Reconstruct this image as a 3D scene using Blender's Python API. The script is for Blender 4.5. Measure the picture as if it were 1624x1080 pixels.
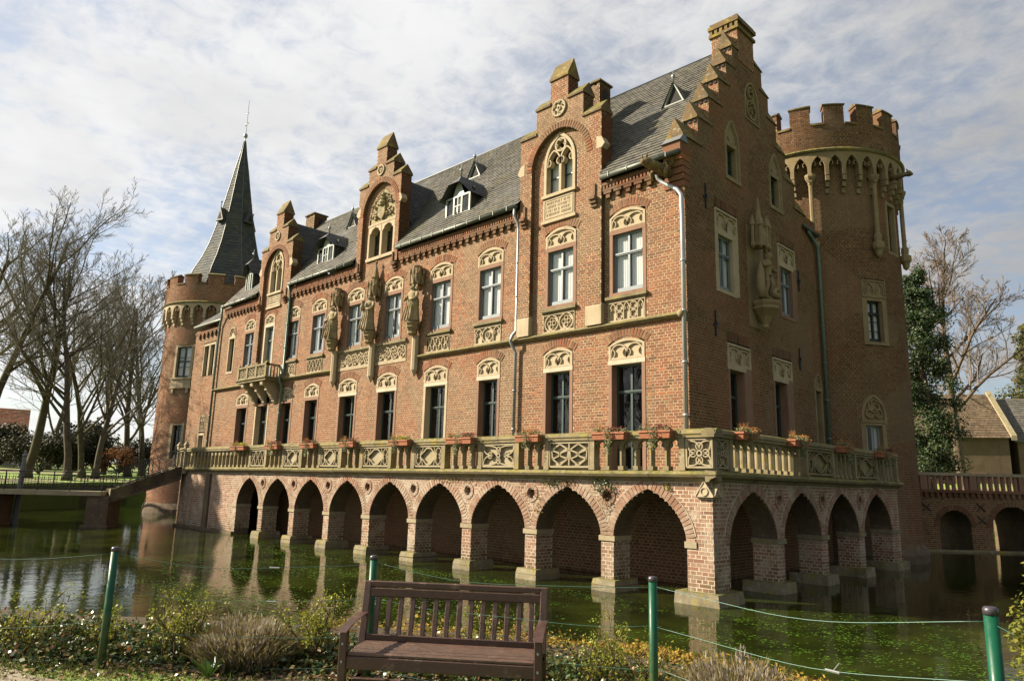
import bpy, math, random
from mathutils import Vector, Matrix
random.seed(11)
R = random.uniform
PI = math.pi
sc = bpy.context.scene
for o in list(bpy.data.objects):
    bpy.data.objects.remove(o)
COL = sc.collection

# ------------------------------------------------------------------ camera
cam_d = bpy.data.cameras.new('camera')
cam = bpy.data.objects.new('camera', cam_d)
COL.objects.link(cam)
CAM = Vector((11.819, -20.0, 2.8545))
yaw, pit, rol, foc = -0.778381, 0.195445, 0.026097, 1140.604
fw = Vector((math.sin(yaw)*math.cos(pit), math.cos(yaw)*math.cos(pit), math.sin(pit)))
r0 = Vector((math.cos(yaw), -math.sin(yaw), 0))
u0 = r0.cross(fw)
cr = r0*math.cos(rol)+u0*math.sin(rol)
cu = -r0*math.sin(rol)+u0*math.cos(rol)
mw = Matrix((( cr.x, cu.x, -fw.x, CAM.x), (cr.y, cu.y, -fw.y, CAM.y), (cr.z, cu.z, -fw.z, CAM.z), (0, 0, 0, 1)))
cam.matrix_world = mw
cam_d.sensor_width = 36
cam_d.lens = foc/1624*36
cam_d.clip_start = 0.1
cam_d.clip_end = 3000
sc.camera = cam

# ------------------------------------------------------------------ sky, sun, exposure
SUN_AZ = math.atan2(-.80, -.60)
SUN_EL = math.radians(32)
wd = bpy.data.worlds.new('World')
sc.world = wd
wd.use_nodes = True
nt = wd.node_tree
nt.nodes.clear()
def wn(t, **k):
    n = nt.nodes.new(t)
    for a, b in k.items():
        setattr(n, a, b)
    return n
out = wn('ShaderNodeOutputWorld')
bg = wn('ShaderNodeBackground')
bg.inputs[1].default_value = .05
sky = wn('ShaderNodeTexSky', sky_type='NISHITA', sun_disc=False, sun_elevation=SUN_EL, sun_rotation=SUN_AZ % (2*PI), air_density=1.0, dust_density=1.2, ozone_density=1.5)
tc = wn('ShaderNodeTexCoord')
sep = wn('ShaderNodeSeparateXYZ')
nt.links.new(tc.outputs['Generated'], sep.inputs[0])
def wm(op, a, b=None, c=None):
    n = wn('ShaderNodeMath', operation=op)
    for i, v in enumerate((a, b, c)):
        if v is None: continue
        if isinstance(v, (int, float)): n.inputs[i].default_value = v
        else: nt.links.new(v, n.inputs[i])
    return n.outputs[0]
zz = wm('MAXIMUM', wm('ADD', sep.outputs['Z'], .12), .05)
comb = wn('ShaderNodeCombineXYZ')
nt.links.new(wm('DIVIDE', sep.outputs['X'], zz), comb.inputs[0])
nt.links.new(wm('DIVIDE', sep.outputs['Y'], zz), comb.inputs[1])
def wnoise(scale, det, rough, dist=0.):
    n = wn('ShaderNodeTexNoise')
    n.inputs['Scale'].default_value = scale
    n.inputs['Detail'].default_value = det
    n.inputs['Roughness'].default_value = rough
    n.inputs['Distortion'].default_value = dist
    nt.links.new(comb.outputs[0], n.inputs['Vector'])
    return n.outputs['Fac']
def wramp(f, a, b, lo=0., hi=1.):
    n = wn('ShaderNodeMapRange', interpolation_type='SMOOTHSTEP')
    n.inputs['From Min'].default_value = a
    n.inputs['From Max'].default_value = b
    n.inputs['To Min'].default_value = lo
    n.inputs['To Max'].default_value = hi
    nt.links.new(f, n.inputs['Value'])
    return n.outputs['Result']
big = wnoise(1.1, 3, .5)
fine = wnoise(14, 5, .62, .35)
cov = wramp(wm('ADD', wm('MULTIPLY', big, .70), wm('MULTIPLY', fine, .34)), .38, .60, .34, 1.)
# clouds are brighter towards the sun
sd = Vector((-.8*math.cos(SUN_EL), -.6*math.cos(SUN_EL), math.sin(SUN_EL)))
dot = wn('ShaderNodeVectorMath', operation='DOT_PRODUCT')
nt.links.new(tc.outputs['Generated'], dot.inputs[0])
dot.inputs[1].default_value = sd
cb = wramp(dot.outputs['Value'], -.62, .55, 2.25, 6.0)
hz = wramp(sep.outputs['Z'], 0., .42, 1.16, 1.0)
cb = wm('MULTIPLY', wm('MULTIPLY', cb, hz), wramp(wnoise(2.6, 4, .55), .3, .7, .9, 1.06))
ccol = wn('ShaderNodeVectorMath', operation='SCALE')
ccol.inputs[0].default_value = (.985, .985, .985)
nt.links.new(cb, ccol.inputs['Scale'])
mix = wn('ShaderNodeMix', data_type='RGBA')
nt.links.new(cov, mix.inputs[0])
nt.links.new(sky.outputs[0], mix.inputs[6])
nt.links.new(ccol.outputs[0], mix.inputs[7])
nt.links.new(mix.outputs[2], bg.inputs[0])
nt.links.new(bg.outputs[0], out.inputs[0])

sun_d = bpy.data.lights.new('sun', 'SUN')
sun_d.energy = 5.0
sun_d.angle = math.radians(.55)
sun_d.color = (1, .87, .67)
sun = bpy.data.objects.new('sun', sun_d)
COL.objects.link(sun)
sun.rotation_euler = (-sd).to_track_quat('-Z', 'Y').to_euler()
sun.location = (-40, -40, 60)
sc.view_settings.view_transform = 'Standard'
sc.view_settings.look = 'None'
sc.view_settings.exposure = 1.56
sc.view_settings.gamma = 1
sc.view_settings.use_curve_mapping = False

# ------------------------------------------------------------------ materials
MATS = {}
KF = [.62]
def nodes(name):
    m = bpy.data.materials.new(name)
    m.use_nodes = True
    MATS[name] = m
    t = m.node_tree
    return m, t, t.nodes['Principled BSDF']
def N(t, ty, inp={}, **k):
    n = t.nodes.new(ty)
    for a, b in k.items(): setattr(n, a, b)
    for a, b in inp.items():
        if hasattr(b, 'links') or hasattr(b, 'is_output'): t.links.new(b, n.inputs[a])
        else: n.inputs[a].default_value = b
    return n
def pos(t): return N(t, 'ShaderNodeNewGeometry').outputs['Position']
def noise(t, scale, det=4, rough=.6, vec=None, dist=0.):
    n = N(t, 'ShaderNodeTexNoise', {'Scale': scale, 'Detail': det, 'Roughness': rough, 'Distortion': dist})
    t.links.new(vec if vec else pos(t), n.inputs['Vector'])
    return n.outputs['Fac']
def ramp(t, fac, stops):
    n = N(t, 'ShaderNodeValToRGB')
    e = n.color_ramp.elements
    while len(e) < len(stops): e.new(.5)
    for i, (p, c) in enumerate(stops):
        e[i].position = p
        e[i].color = (*[x*KF[0] for x in c], 1)
    t.links.new(fac, n.inputs[0])
    return n.outputs[0]
def rng(t, fac, a, b, lo=0., hi=1.):
    n = N(t, 'ShaderNodeMapRange', {'From Min': a, 'From Max': b, 'To Min': lo, 'To Max': hi})
    t.links.new(fac, n.inputs['Value'])
    return n.outputs['Result']
def mixc(t, fac, a, b, mode='MIX'):
    n = N(t, 'ShaderNodeMix', data_type='RGBA', blend_type=mode)
    for i, v in ((0, fac), (6, a), (7, b)):
        if isinstance(v, (int, float)): n.inputs[i].default_value = v
        elif isinstance(v, tuple): n.inputs[i].default_value = (*[x*KF[0] for x in v], 1)
        else: t.links.new(v, n.inputs[i])
    return n.outputs[2]
def math_(t, op, a, b=0.):
    n = N(t, 'ShaderNodeMath', operation=op)
    for i, v in enumerate((a, b)):
        if isinstance(v, (int, float)): n.inputs[i].default_value = v
        else: t.links.new(v, n.inputs[i])
    return n.outputs[0]
def bump(t, p, h, s=.3, d=.02):
    n = N(t, 'ShaderNodeBump', {'Strength': s, 'Distance': d})
    t.links.new(h, n.inputs['Height'])
    t.links.new(n.outputs[0], p.inputs['Normal'])
def rnd(t):
    a = N(t, 'ShaderNodeNewGeometry').outputs['Random Per Island']
    b = N(t, 'ShaderNodeObjectInfo').outputs['Random']
    return math_(t, 'FRACT', math_(t, 'ADD', a, b))
def upness(t):
    s = N(t, 'ShaderNodeSeparateXYZ')
    t.links.new(N(t, 'ShaderNodeNewGeometry').outputs['Normal'], s.inputs[0])
    return s.outputs['Z']

def brick_mat(name, stops, grime=.5, white=0., mossz=None):
    m, t, p = nodes(name)
    c = ramp(t, rnd(t), stops)
    g = noise(t, .42, 6, .7)
    c = mixc(t, rng(t, g, .46, .64, 0, grime), c, (.15, .10, .06))
    mp_ = N(t, 'ShaderNodeMapping', {'Scale': (1.6, 1.6, .16)})
    t.links.new(pos(t), mp_.inputs['Vector'])
    c = mixc(t, rng(t, noise(t, 1.3, 5, .7, mp_.outputs[0]), .54, .74, 0, grime*.9), c, (.10, .072, .048))
    c = mixc(t, rng(t, noise(t, .8, 4, .6), .56, .7, 0, .35), c, (.46, .34, .24))
    vo = N(t, 'ShaderNodeTexVoronoi', {'Scale': .42, 'Randomness': 1.})
    t.links.new(pos(t), vo.inputs['Vector'])
    sv = N(t, 'ShaderNodeSeparateColor'); t.links.new(vo.outputs['Color'], sv.inputs[0])
    c = mixc(t, rng(t, sv.outputs[0], .62, .9, 0, .5), c, (.30, .105, .055))
    c = mixc(t, rng(t, sv.outputs[1], .66, .95, 0, .55), c, (.24, .17, .11))
    f = noise(t, 30, 3, .6)
    c = mixc(t, rng(t, f, .35, .7, 0, .4), c, (.33, .20, .12))
    if white:
        w = noise(t, 1.7, 6, .7)
        c = mixc(t, rng(t, w, .48, .66, 0, white), c, (.55, .46, .36))
    if mossz:
        s = N(t, 'ShaderNodeSeparateXYZ'); t.links.new(pos(t), s.inputs[0])
        mz = math_(t, 'MULTIPLY', rng(t, s.outputs['Z'], mossz, .1), rng(t, noise(t, 3, 4), .35, .6))
        c = mixc(t, mz, c, (.10, .10, .045))
    t.links.new(c, p.inputs['Base Color'])
    p.inputs['Roughness'].default_value = .92
    p.inputs['Specular IOR Level'].default_value = .15
    bump(t, p, noise(t, 55, 4, .7), .35, .01)
    return m
RED = [(0, (.34, .115, .058)), (.18, (.25, .085, .048)), (.36, (.38, .15, .078)), (.5, (.20, .075, .045)), (.64, (.32, .13, .075)), (.78, (.12, .06, .042)), (.9, (.45, .145, .055)), (1, (.36, .225, .115))]
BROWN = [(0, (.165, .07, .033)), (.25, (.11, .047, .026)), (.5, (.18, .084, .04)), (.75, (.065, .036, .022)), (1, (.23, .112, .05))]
PALE = [(0, (.42, .23, .165)), (.2, (.34, .15, .105)), (.4, (.46, .30, .225)), (.6, (.27, .14, .10)), (.72, (.16, .10, .08)), (.85, (.42, .24, .17)), (1, (.52, .40, .30))]
brick_mat('brick_red', RED, .75)
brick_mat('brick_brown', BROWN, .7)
brick_mat('brick_pale', PALE, .5, .85, .9)
brick_mat('brick_rim', [(0, (.44, .27, .19)), (.3, (.36, .19, .13)), (.6, (.52, .37, .28)), (.8, (.30, .17, .12)), (1, (.56, .43, .33))], .4, .9, .9)
def stone_mat(name, base, dark, lich=0., moss=0., rough=.9, sc_=1.):
    m, t, p = nodes(name)
    c = mixc(t, rng(t, noise(t, 1.6*sc_, 6, .65), .3, .75), base, dark)
    c = mixc(t, rng(t, noise(t, 22*sc_, 4, .7), .3, .75, 0, .5), c, tuple(x*.72 for x in base))
    mp_ = N(t, 'ShaderNodeMapping', {'Scale': (2.2, 2.2, .25)})
    t.links.new(pos(t), mp_.inputs['Vector'])
    c = mixc(t, rng(t, noise(t, 1.7, 5, .7, mp_.outputs[0]), .52, .72, 0, .55), c, tuple(x*.42 for x in base))
    if lich:
        c = mixc(t, rng(t, noise(t, 2.3, 7, .75), .52, .66, 0, lich), c, (.36, .28, .035))
        c = mixc(t, rng(t, noise(t, 6.1, 5, .7), .56, .68, 0, lich*.8), c, (.47, .45, .36))
        c = mixc(t, rng(t, noise(t, 1.1, 6, .7), .5, .7, 0, lich*.9), c, (.10, .09, .055))
    if moss:
        u = rng(t, upness(t), .2, .8)
        c = mixc(t, math_(t, 'MULTIPLY', u, rng(t, noise(t, 2.7, 6, .7), .38, .6, 0, moss)), c, (.24, .22, .025))
        c = mixc(t, math_(t, 'MULTIPLY', u, rng(t, noise(t, 5.7, 6, .7), .45, .6, 0, moss)), c, (.07, .085, .02))
    t.links.new(c, p.inputs['Base Color'])
    p.inputs['Roughness'].default_value = rough
    p.inputs['Specular IOR Level'].default_value = .2
    bump(t, p, noise(t, 40, 5, .7), .4, .012)
    return m
stone_mat('mortar', (.60, .475, .31), (.36, .265, .16))
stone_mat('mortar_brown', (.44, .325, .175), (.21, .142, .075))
stone_mat('mortar_pale', (.72, .62, .47), (.50, .40, .29))
stone_mat('sandstone', (.62, .515, .36), (.50, .40, .26), .15)
stone_mat('sandstone_dark', (.40, .31, .18), (.26, .19, .105), .25)
stone_mat('redstone', (.36, .215, .15), (.28, .17, .115))
stone_mat('palestone', (.70, .63, .49), (.55, .46, .33))
stone_mat('balustrade_stone', (.42, .345, .21), (.22, .18, .10), .7, .9)
stone_mat('ledge_stone', (.35, .29, .17), (.19, .155, .085), .75, .9)
stone_mat('panel_stone', (.50, .43, .29), (.38, .31, .20), .3, .3)
stone_mat('plinth_stone', (.36, .31, .21), (.19, .165, .10), .95, .9)
stone_mat('coping', (.22, .15, .085), (.14, .10, .055), .75, .85)
stone_mat('lichen_coping', (.27, .18, .09), (.15, .10, .055), 1., .6)
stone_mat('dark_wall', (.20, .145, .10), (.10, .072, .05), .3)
stone_mat('gravel', (.42, .36, .27), (.30, .25, .18))
stone_mat('soil', (.10, .075, .045), (.06, .045, .03))
stone_mat('statue_stone', (.52, .43, .27), (.28, .22, .12), .7, 0, .9, 3.)
stone_mat('plaster', (.68, .66, .62), (.58, .55, .50))
stone_mat('barn_wall', (.22, .165, .11), (.14, .10, .065))
def simple(name, col, rough=.5, metal=0., spec=.5, var=0., vs=3., bmp=0., bs=40):
    m, t, p = nodes(name)
    if var:
        c = mixc(t, rng(t, noise(t, vs, 5, .65), .3, .7), col, tuple(max(0, x*(1-var)) for x in col))
        t.links.new(c, p.inputs['Base Color'])
    else:
        p.inputs['Base Color'].default_value = (*[x*KF[0] for x in col], 1)
    p.inputs['Roughness'].default_value = rough
    p.inputs['Metallic'].default_value = metal
    p.inputs['Specular IOR Level'].default_value = spec
    if bmp: bump(t, p, noise(t, bs, 4), bmp, .01)
    return m
def island(name, stops, rough=.7, spec=.3, trans=0., bmp=0., bs=30):
    m, t, p = nodes(name)
    c = ramp(t, rnd(t), stops)
    c = mixc(t, rng(t, noise(t, 9, 3), .3, .7, 0, .35), c, tuple(x*.55 for x in stops[0][1]))
    if name.startswith('slate'):
        c = mixc(t, rng(t, noise(t, .7, 6, .7), .5, .66, 0, .5), c, (.13, .125, .05))
        c = mixc(t, rng(t, noise(t, 2.1, 5, .7), .56, .7, 0, .5), c, (.22, .20, .16))
    t.links.new(c, p.inputs['Base Color'])
    p.inputs['Roughness'].default_value = rough
    p.inputs['Specular IOR Level'].default_value = spec
    if bmp: bump(t, p, noise(t, bs, 4), bmp, .01)
    if trans:
        tr = N(t, 'ShaderNodeBsdfTranslucent')
        t.links.new(c, tr.inputs[0])
        mx = N(t, 'ShaderNodeMixShader', {0: trans})
        t.links.new(p.outputs[0], mx.inputs[1]); t.links.new(tr.outputs[0], mx.inputs[2])
        t.links.new(mx.outputs[0], t.nodes['Material Output'].inputs[0])
    return m
island('slate', [(0, (.125, .12, .108)), (.3, (.17, .158, .138)), (.6, (.10, .097, .09)), (.85, (.195, .182, .152)), (1, (.15, .14, .105))], .72, .25, 0, .25, 14)
island('slate_dark', [(0, (.045, .05, .055)), (.5, (.065, .068, .07)), (1, (.09, .09, .08))], .6, .4, 0, .2, 14)
island('slate_blue', [(0, (.06, .075, .08)), (.5, (.085, .098, .10)), (.85, (.12, .125, .115)), (1, (.075, .085, .075))], .8, .2, 0, .2, 14)
island('rooftile', [(0, (.16, .115, .075)), (.5, (.22, .16, .10)), (1, (.12, .09, .06))], .85, .2, 0, .2)
simple('zinc', (.42, .45, .46), .42, .55, .5, .3, 4)
simple('green_pipe', (.16, .25, .21), .5, .2, .5, .25, 5)
simple('gutter', (.14, .16, .13), .5, .35, .5, .4, 4)
simple('iron', (.03, .035, .035), .5, .3)
simple('frame_green', (.035, .075, .068), .4, 0, .5, .2)
simple('frame_grey', (.20, .25, .28), .45, 0, .5, .2)
simple('frame_pale', (.36, .41, .36), .5, 0, .5, .25)
simple('curtain', (1.0, 1.0, .98), .9, 0, .1, .08, 2)
simple('interior', (.02, .018, .016), .9)
simple('bench_wood', (.105, .046, .032), .42, 0, .5, .45, 6, .3, 60)
simple('bench_seat', (.17, .095, .065), .5, 0, .5, .5, 8, .3, 60)
simple('post_green', (.004, .105, .055), .32, 0, .5, .25, 12)
m_ = MATS['post_green']; t_ = m_.node_tree; p_ = t_.nodes['Principled BSDF']
sz_ = N(t_, 'ShaderNodeSeparateXYZ'); t_.links.new(pos(t_), sz_.inputs[0])
dirt = math_(t_, 'MULTIPLY', rng(t_, sz_.outputs['Z'], 1.75, 1.0), rng(t_, noise(t_, 14, 5, .7), .34, .62))
old = p_.inputs['Base Color'].links[0].from_socket
cc = mixc(t_, dirt, old, (.17, .15, .05))
cc = mixc(t_, rng(t_, noise(t_, 26, 4, .7), .64, .7, 0, .5), cc, (.05, .12, .08))
p_.inputs['Specular IOR Level'].default_value = .25
t_.links.new(cc, p_.inputs['Base Color'])
t_.links.new(rng(t_, noise(t_, 9, 4), .3, .7, .25, .55), p_.inputs['Roughness'])
for nm_ in ('bench_wood', 'bench_seat'):
    t_ = MATS[nm_].node_tree; p_ = t_.nodes['Principled BSDF']
    mp_ = N(t_, 'ShaderNodeMapping', {'Rotation': (0, 0, -.66), 'Scale': (3, 40, 40)}); t_.links.new(pos(t_), mp_.inputs['Vector'])
    old = p_.inputs['Base Color'].links[0].from_socket
    cc = mixc(t_, rng(t_, noise(t_, 1.4, 5, .7, mp_.outputs[0]), .42, .7, 0, .6), old, (.04, .022, .018))
    cc = mixc(t_, rng(t_, noise(t_, 7, 5, .7), .58, .68, 0, .6), cc, (.24, .17, .13))
    t_.links.new(cc, p_.inputs['Base Color'])
simple('cap_black', (.05, .045, .06), .35, 0, .6)
simple('wire_green', (.06, .17, .14), .4, .2)
simple('terracotta', (.50, .20, .11), .8, 0, .2, .3, 8)
simple('white_metal', (.62, .63, .66), .35, .5, .5, .2)
simple('bark', (.19, .16, .115), .9, 0, .15, .5, 3, .6, 12)
simple('bark_green', (.16, .14, .08), .9, 0, .15, .5, 2, .6, 12)
simple('bark_pale', (.19, .14, .10), .9, 0, .15, .4, 3, .5, 12)
simple('twig', (.38, .345, .285), .9, 0, .1)
simple('twig_red', (.25, .195, .155), .9, 0, .1)
simple('stem', (.20, .145, .07), .8, 0, .2, .5, 20)
simple('slate_lead', (.19, .21, .22), .6, .1, .5, .2)
KF[0] = .8
island('leaf_dark', [(0, (.018, .04, .014)), (.5, (.035, .07, .02)), (.85, (.06, .10, .025)), (1, (.10, .13, .03))], .55, .35, .18)
island('leaf_drab', [(0, (.022, .028, .014)), (.6, (.04, .045, .02)), (1, (.075, .065, .03))], .7, .2, .15)  # very dark olive to brown leaves of the dark shrubs
island('leaf_ivy', [(0, (.025, .06, .015)), (.4, (.055, .11, .025)), (.7, (.12, .15, .03)), (.9, (.28, .20, .05)), (1, (.36, .13, .06))], .4, .5, .2)
island('leaf_lime', [(0, (.22, .26, .03)), (.5, (.36, .34, .04)), (1, (.14, .20, .03))], .55, .3, .35)
island('leaf_thuja', [(0, (.12, .15, .02)), (.5, (.26, .24, .03)), (1, (.06, .09, .02))], .7, .2, .3)
island('leaf_olive', [(0, (.05, .07, .018)), (.5, (.10, .11, .025)), (.8, (.16, .14, .04)), (1, (.20, .11, .04))], .7, .2, .2)
island('lavender', [(0, (.30, .26, .20)), (.4, (.36, .30, .27)), (.7, (.24, .22, .09)), (1, (.42, .37, .30))], .85, .1, .3)
island('dry_grass', [(0, (.30, .23, .09)), (.5, (.22, .19, .055)), (1, (.38, .30, .15))], .85, .1, .3)
island('moss_tuft', [(0, (.40, .27, .05)), (.5, (.31, .21, .05)), (.8, (.19, .15, .03)), (1, (.44, .24, .06))], .9, .1, .2)
island('grass_blade', [(0, (.10, .17, .02)), (.5, (.20, .24, .03)), (1, (.06, .11, .02))], .7, .2, .3)
island('weed', [(0, (.045, .11, .008)), (.5, (.11, .21, .012)), (.8, (.03, .07, .006)), (1, (.16, .26, .02))], .5, .3, .2)
island('flower_red', [(0, (.24, .035, .04)), (.5, (.34, .07, .06)), (1, (.15, .04, .05))], .6, .3, .3)
island('flower_orange', [(0, (.52, .25, .07)), (.6, (.42, .17, .06)), (1, (.55, .34, .10))], .7, .2, .35)
island('flower_yellow', [(0, (.55, .45, .03)), (1, (.40, .38, .04))], .6, .3, .35)
island('trailing', [(0, (.20, .23, .10)), (.5, (.30, .31, .17)), (1, (.12, .15, .06))], .6, .3, .3)
island('leaf_rust', [(0, (.16, .07, .03)), (1, (.22, .11, .05))], .8, .2, .3)
island('leaf_litter', [(0, (.24, .15, .08)), (.5, (.15, .09, .05)), (1, (.34, .25, .15))], .9, .1)
KF[0] = .7
# glass
m, t, p = nodes('glass')
t.nodes.remove(p)
tr = N(t, 'ShaderNodeBsdfTransparent', {0: (.86, .89, .90, 1)})
gl = N(t, 'ShaderNodeBsdfGlossy', {0: (1, 1, 1, 1), 1: .02})
bp_ = N(t, 'ShaderNodeBump', {'Strength': .05, 'Distance': .02})
t.links.new(noise(t, 3, 2), bp_.inputs['Height']); t.links.new(bp_.outputs[0], gl.inputs['Normal'])
fr = N(t, 'ShaderNodeLayerWeight', {0: .5})
fr_ = math_(t, 'ADD', math_(t, 'MULTIPLY', math_(t, 'POWER', fr.outputs['Facing'], 4.), .85), .05)
mx = N(t, 'ShaderNodeMixShader')
t.links.new(fr_, mx.inputs[0]); t.links.new(tr.outputs[0], mx.inputs[1]); t.links.new(gl.outputs[0], mx.inputs[2])
t.links.new(mx.outputs[0], t.nodes['Material Output'].inputs[0])
# water
m, t, p = nodes('water')
c = mixc(t, rng(t, noise(t, .35, 5, .65), .4, .68), (.009, .013, .003), (.036, .050, .007))
t.links.new(c, p.inputs['Base Color'])
p.inputs['Roughness'].default_value = .04
p.inputs['IOR'].default_value = 1.33
p.inputs['Specular IOR Level'].default_value = .5
mp = N(t, 'ShaderNodeMapping', {'Scale': (1, 1, 1)})
t.links.new(pos(t), mp.inputs['Vector'])
h = math_(t, 'ADD', math_(t, 'MULTIPLY', noise(t, 5.5, 3, .5, mp.outputs[0]), .5), noise(t, 1.3, 2, .5, mp.outputs[0]))
bump(t, p, h, .045, .12)
# lawn
m, t, p = nodes('lawn')
c = mixc(t, rng(t, noise(t, .5, 6, .7), .35, .65), (.17, .30, .03), (.24, .33, .05))
c = mixc(t, rng(t, noise(t, .12, 4), .5, .62), c, (.16, .12, .06))
t.links.new(c, p.inputs['Base Color'])
p.inputs['Roughness'].default_value = .95
bump(t, p, noise(t, 12, 4), .6, .05)

# ------------------------------------------------------------------ mesh helpers
class MB:
    def __init__(s): s.v = []; s.f = []
    def vs(s, pts):
        b = len(s.v); s.v.extend(pts); return b
    def quad(s, a, b, c, d):
        k = s.vs([a, b, c, d]); s.f.append((k, k+1, k+2, k+3))
    def poly(s, pts):
        k = s.vs(pts); s.f.append(tuple(range(k, k+len(pts))))
    def hexa(s, p8, skip=()):
        k = s.vs(p8)
        F = ((0, 3, 2, 1), (4, 5, 6, 7), (0, 1, 5, 4), (1, 2, 6, 5), (2, 3, 7, 6), (3, 0, 4, 7))
        for i, f in enumerate(F):
            if i not in skip: s.f.append(tuple(k+q for q in f))
    def box(s, x0, x1, y0, y1, z0, z1):
        s.hexa([(x0, y0, z0), (x1, y0, z0), (x1, y1, z0), (x0, y1, z0), (x0, y0, z1), (x1, y0, z1), (x1, y1, z1), (x0, y1, z1)])
    def mbox(s, M, u0, u1, z0, z1, d0, d1, skip=()):
        s.hexa([M(u0, z0, d0), M(u1, z0, d0), M(u1, z1, d0), M(u0, z1, d0), M(u0, z0, d1), M(u1, z0, d1), M(u1, z1, d1), M(u0, z1, d1)], skip)
    def prism(s, M, pts, d0, d1, caps=True):
        n = len(pts)
        k = s.vs([M(u, z, d0) for u, z in pts]+[M(u, z, d1) for u, z in pts])
        if caps:
            s.f.append(tuple(range(k+n-1, k-1, -1))); s.f.append(tuple(range(k+n, k+2*n)))
        for i in range(n):
            j = (i+1) % n
            s.f.append((k+i, k+j, k+n+j, k+n+i))
    def tube(s, pts, rad, n=6, caps=True):
        pts = [Vector(p) for p in pts]
        rad = rad if isinstance(rad, (list, tuple)) else [rad]*len(pts)
        ks = []
        prev = None
        for i, p in enumerate(pts):
            d = (pts[min(i+1, len(pts)-1)]-pts[max(i-1, 0)])
            d = d.normalized() if d.length > 1e-9 else Vector((0, 0, 1))
            if prev is None:
                a = d.orthogonal().normalized()
            else:
                a = (prev-d*prev.dot(d))
                a = a.normalized() if a.length > 1e-6 else d.orthogonal().normalized()
            prev = a
            b = d.cross(a)
            ks.append(s.vs([tuple(p+(a*math.cos(q*2*PI/n)+b*math.sin(q*2*PI/n))*rad[i]) for q in range(n)]))
        for i in range(len(pts)-1):
            for q in range(n):
                w = (q+1) % n
                s.f.append((ks[i]+q, ks[i]+w, ks[i+1]+w, ks[i+1]+q))
        if caps:
            s.f.append(tuple(ks[0]+q for q in range(n-1, -1, -1))); s.f.append(tuple(ks[-1]+q for q in range(n)))
    def lathe(s, prof, c, n=12, a0=0., a1=2*PI, caps=True):
        full = abs(a1-a0-2*PI) < 1e-6
        m = n if full else n+1
        ks = []
        for r, z in prof:
            ks.append(s.vs([(c[0]+r*math.cos(a0+(a1-a0)*q/n), c[1]+r*math.sin(a0+(a1-a0)*q/n), c[2]+z) for q in range(m)]))
        for i in range(len(prof)-1):
            for q in range(n):
                w = (q+1) % m
                s.f.append((ks[i]+q, ks[i]+w, ks[i+1]+w, ks[i+1]+q))
        if caps and full:
            s.f.append(tuple(ks[0]+q for q in range(n-1, -1, -1))); s.f.append(tuple(ks[-1]+q for q in range(n)))
    def ribbon(s, M, pts, w, d0, d1, closed=False):
        # a raised moulding with a slightly rounded top along a 2D line
        n = len(pts)
        P = [Vector(p) for p in pts]
        L = []
        for i in range(n):
            a = P[i-1] if (i or closed) else P[0]
            b = P[(i+1) % n] if (i < n-1 or closed) else P[-1]
            t_ = (b-a)
            t_ = t_.normalized() if t_.length > 1e-9 else Vector((1, 0))
            L.append(Vector((-t_.y, t_.x)))
        rows = []
        for i in range(n):
            q = L[i]*w*.5
            rows.append(s.vs([M(*(P[i]+q), d0), M(*(P[i]+q*.75), d1), M(*(P[i]-q*.75), d1), M(*(P[i]-q), d0)]))
        for i in range(n if closed else n-1):
            a, b = rows[i], rows[(i+1) % n]
            for k in range(3): s.f.append((a+k, a+k+1, b+k+1, b+k))
    def build(s, name, mat, parent=None, smooth=False, kind=None, label=None, cat=None, group=None):
        me = bpy.data.meshes.new(name)
        me.from_pydata(s.v, [], s.f)
        if isinstance(mat, str): mat = MATS[mat]
        me.materials.append(mat)
        if smooth: me.shade_smooth()
        o = bpy.data.objects.new(name, me)
        COL.objects.link(o)
        if parent is not None:
            o.parent = parent
            if parent.parent is None:
                o.matrix_parent_inverse = Matrix.Translation(-Vector(parent.location))
            else:
                o.matrix_parent_inverse = Matrix()
                g = parent
                # grandchildren: parents have identity basis relative to the thing's inverse
                o.matrix_parent_inverse = Matrix()
        tag(o, label, cat, group, kind)
        return o
def tag(o, label=None, cat=None, group=None, kind=None):
    if label: o['label'] = label
    if cat: o['category'] = cat
    if group: o['group'] = group
    if kind: o['kind'] = kind
def thing(name, label, cat, loc=(0, 0, 0), group=None):
    o = bpy.data.objects.new(name, None)
    o.empty_display_size = .3
    COL.objects.link(o)
    o.location = loc
    tag(o, label, cat, group)
    return o
def F(u, z, d): return (u, -d, z)            # long front, facing -y
def G(u, z, d): return (d, u, z)             # short front, facing +x
def off(M, dd): return lambda u, z, d: M(u, z, d+dd)
def cylmap(c, Rr): return lambda u, z, d: (c[0]+(Rr+d)*math.cos(u/Rr), c[1]+(Rr+d)*math.sin(u/Rr), z)

def arc(cx, cz, r, a0, a1, n):
    return [(cx+r*math.cos(math.radians(a0+(a1-a0)*i/n)), cz+r*math.sin(math.radians(a0+(a1-a0)*i/n))) for i in range(n+1)]
def pointed(u0, u1, zs, za, n=10):
    """pointed arch outline from left spring over apex to right spring"""
    a = (u1-u0)/2; rise = za-zs
    r = (rise*rise+a*a)/(2*a)
    mid = (u0+u1)/2
    th = math.degrees(math.acos(max(-1, min(1, (r-a)/r))))
    Lp = arc(u0+r, zs, r, 180, 180-th, n)
    Rp = arc(u1-r, zs, r, th, 0, n)
    return Lp+Rp[1:]
def arch_half(u0, u1, zs, za):
    a = (u1-u0)/2; rise = za-zs
    r = (rise*rise+a*a)/(2*a)
    def h(z):
        if z >= za: return None
        if z <= zs: return (u0, u1)
        dx = math.sqrt(max(0, r*r-(z-zs)**2))
        l, q = u0+r-dx, u1-r+dx
        return (l, q) if q > l else None
    return h
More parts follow.
